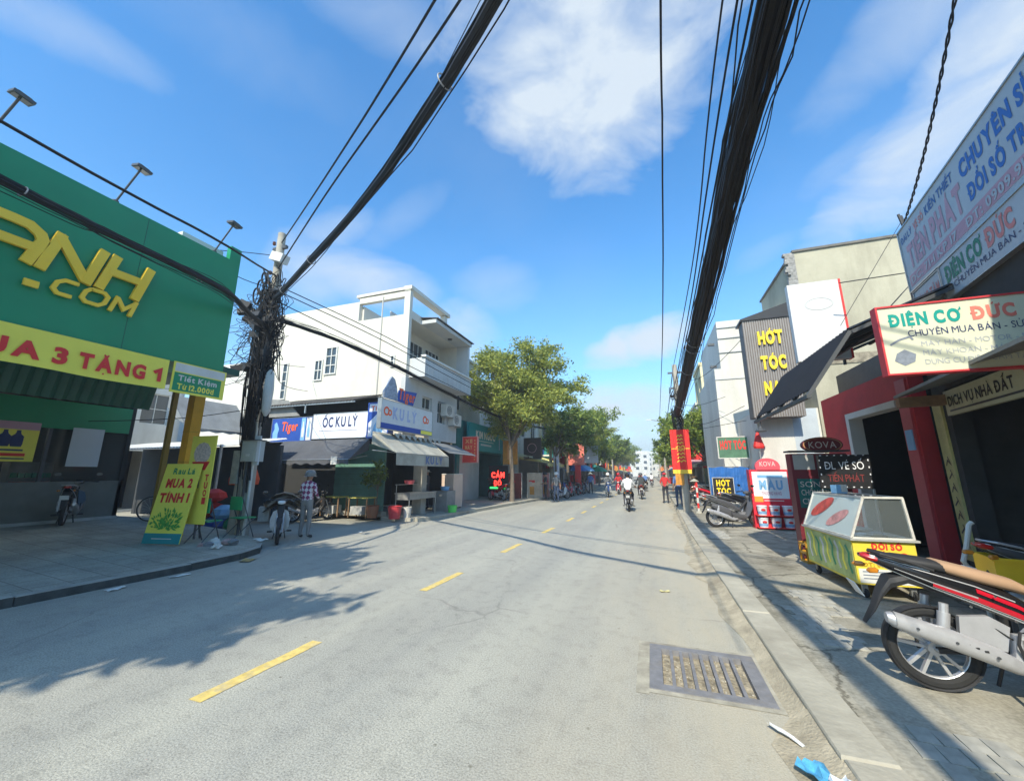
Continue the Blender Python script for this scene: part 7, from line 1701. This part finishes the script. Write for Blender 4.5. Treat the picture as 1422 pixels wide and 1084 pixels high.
for k in range(12):
    q = MB(); z = rnd.uniform(4.2, 6.2); x = rnd.uniform(-.55, .35); T = Matrix.Translation((x, rnd.uniform(-.4, -.15), z)) @ Euler((rnd.uniform(-.4, .4), rnd.uniform(-.6, .6), rnd.uniform(-1, 1))).to_matrix().to_4x4(); L = rnd.uniform(.12, .24)
    q.box(-L, L, -.06, .06, -.07, .07, T); q.build('splice_box', mb_matt, tg_)
for k in range(3):
    q = MB(); q.ring((-.45 + k * .1, -.15, 6.3 + k * .25), (.3, 1, .2), .22 - k * .03, .022, 22, 6); q.build('cable_coil', cable, tg_, True)
# right pole
rp = thing('utility_pole', 'slim concrete pole on the right pavement carrying a red flag banner', 'utility pole', (1.33, 18.1, .0), 0)
q = MB(); q.tube([(0, 0, 0), (0, 0, 6.35)], [.15, .10], 16); q.build('pole', polec, rp, True)
q = MB(); q.cbox((0, 0, 6.0), (.6, .07, .07)); q.cbox((0, 0, 5.3), (.45, .07, .07)); q.build('crossarm', dsteel, rp)
q = MB(); rnd = random.Random(5)
for k in range(40):
    z = rnd.uniform(3.3, 5.2); a = rnd.uniform(0, 6.28); P = []
    for i in range(6): a += rnd.uniform(.4, 1); P.append((math.cos(a) * .2 - .06, math.sin(a) * .2, z + rnd.uniform(-.25, .25)))
    strand(q, P, rnd.uniform(.008, .02), .02, rnd, 4, 4)
tc_ = q.build('cable_tangle', cable, rp, True); tc_['kind'] = 'stuff'
fb = signboard('flag_banner', 'red vertical banner with yellow lettering strapped to the right pole', 'banner', (.90, 17.85, 1.80), 0, .74, 1.66, mat('flag red', (.75, .025, .02), .65, .12, 3), .015)
for k in range(8):
    q = MB(); z = 1.36 - k * .15; w = rnd.uniform(.2, .34); q.ribbon([(.37 - w / 2, z), (.37 - w / 4, z + .07), (.37, z + .01), (.37 + w / 4, z + .08), (.37 + w / 2, z + .02)], .035, -.004); q.build('lettering', mat('flag yellow', (.85, .55, .05), .6, .05), fb)
panel(fb, .02, .72, .85, .88, MATS['flag yellow']); q = MB(); q.box(0, .72, .0, .012, -.16, 0); q.build('lower_flag', MATS['flag yellow'], fb); q = MB(); q.box(.08, .4, .0, .012, -.62, -.17); q.build('lower_flag', MATS['orange board'], fb)
bp = thing('post', 'short red and white striped post at the kerb beside the right pole', 'post', (1.72, 17.6, .1))
for k in range(6): q = MB(); q.tube([(0, 0, k * .2), (0, 0, k * .2 + .2)], .04, 10); q.build('band', redp if k % 2 else white, bp, True)
q = MB(); q.lathe([(.13, 0), (.13, .06), (.05, .1)], 12); q.build('base', conc, bp)
for k, (x, y, H) in enumerate(((-6.9, 28.6, 5.8), (-6.0, 42.0, 7.5), (-5.7, 66, 7.5), (1.6, 46, 7.5), (1.7, 78, 7.5))):
    p = thing('utility_pole', ['pale concrete pole rising through the left trees', 'second pale pole in the left tree row', 'third pole far down on the left', 'pole far down on the right', 'farthest pole on the right'][k], 'utility pole', (x, y, 0)); q = MB(); q.tube([(0, 0, 0), (0, 0, H)], [.14, .09], 10); q.build('pole', polec, p, True); q = MB(); q.cbox((0, 0, H - .4), (.9, .07, .07)); q.build('crossarm', dsteel, p)
sl_ = thing('street_light', 'far street lamp with a curved arm over the right lane', 'street lamp', (2.2, 60, 0)); q = MB(); q.tube([(0, 0, 0), (0, 0, 8.4), (-.3, 0, 9.0), (-1.6, 0, 9.3)], .07, 8); q.build('pole', steel, sl_, True); q = MB(); q.cbox((-1.9, 0, 9.3), (.7, .25, .12)); q.build('lamp_head', white, sl_)
lines('far wires between the distant poles', [[(-6.9, 28.6, 5.4), (-6.5, 35, 5.2), (-6.0, 42, 7.1)], [(-6.0, 42, 7.1), (-5.8, 54, 6.3), (-5.7, 66, 7.1)], [(1.25, 18.1, 6.1), (1.4, 32, 5.4), (1.6, 46, 7.1)], [(1.6, 46, 7.1), (1.65, 62, 6.4), (1.7, 78, 7.1)]], .02, 15)
# ------------------------------------------------------------------ air
hz = MB(); hz.box(-60, 60, -40, 300, -1.5, 17.5)
hzm = bpy.data.materials.new('haze'); hzm.use_nodes = True; hn = hzm.node_tree.nodes; hn.clear()
ho = hn.new('ShaderNodeOutputMaterial'); hv = hn.new('ShaderNodeVolumePrincipled'); hv.inputs['Color'].default_value = (.86, .93, 1, 1); hv.inputs['Density'].default_value = .0022; hv.inputs['Anisotropy'].default_value = .2
hzm.node_tree.links.new(hv.outputs[0], ho.inputs['Volume'])
ho_ = hz.build('haze', hzm); ho_['kind'] = 'stuff'
for o_ in ('ground',):
    g0 = bpy.data.objects[o_]; g0.scale = (.145, .3, 1); g0.location = (0, 15, 0)
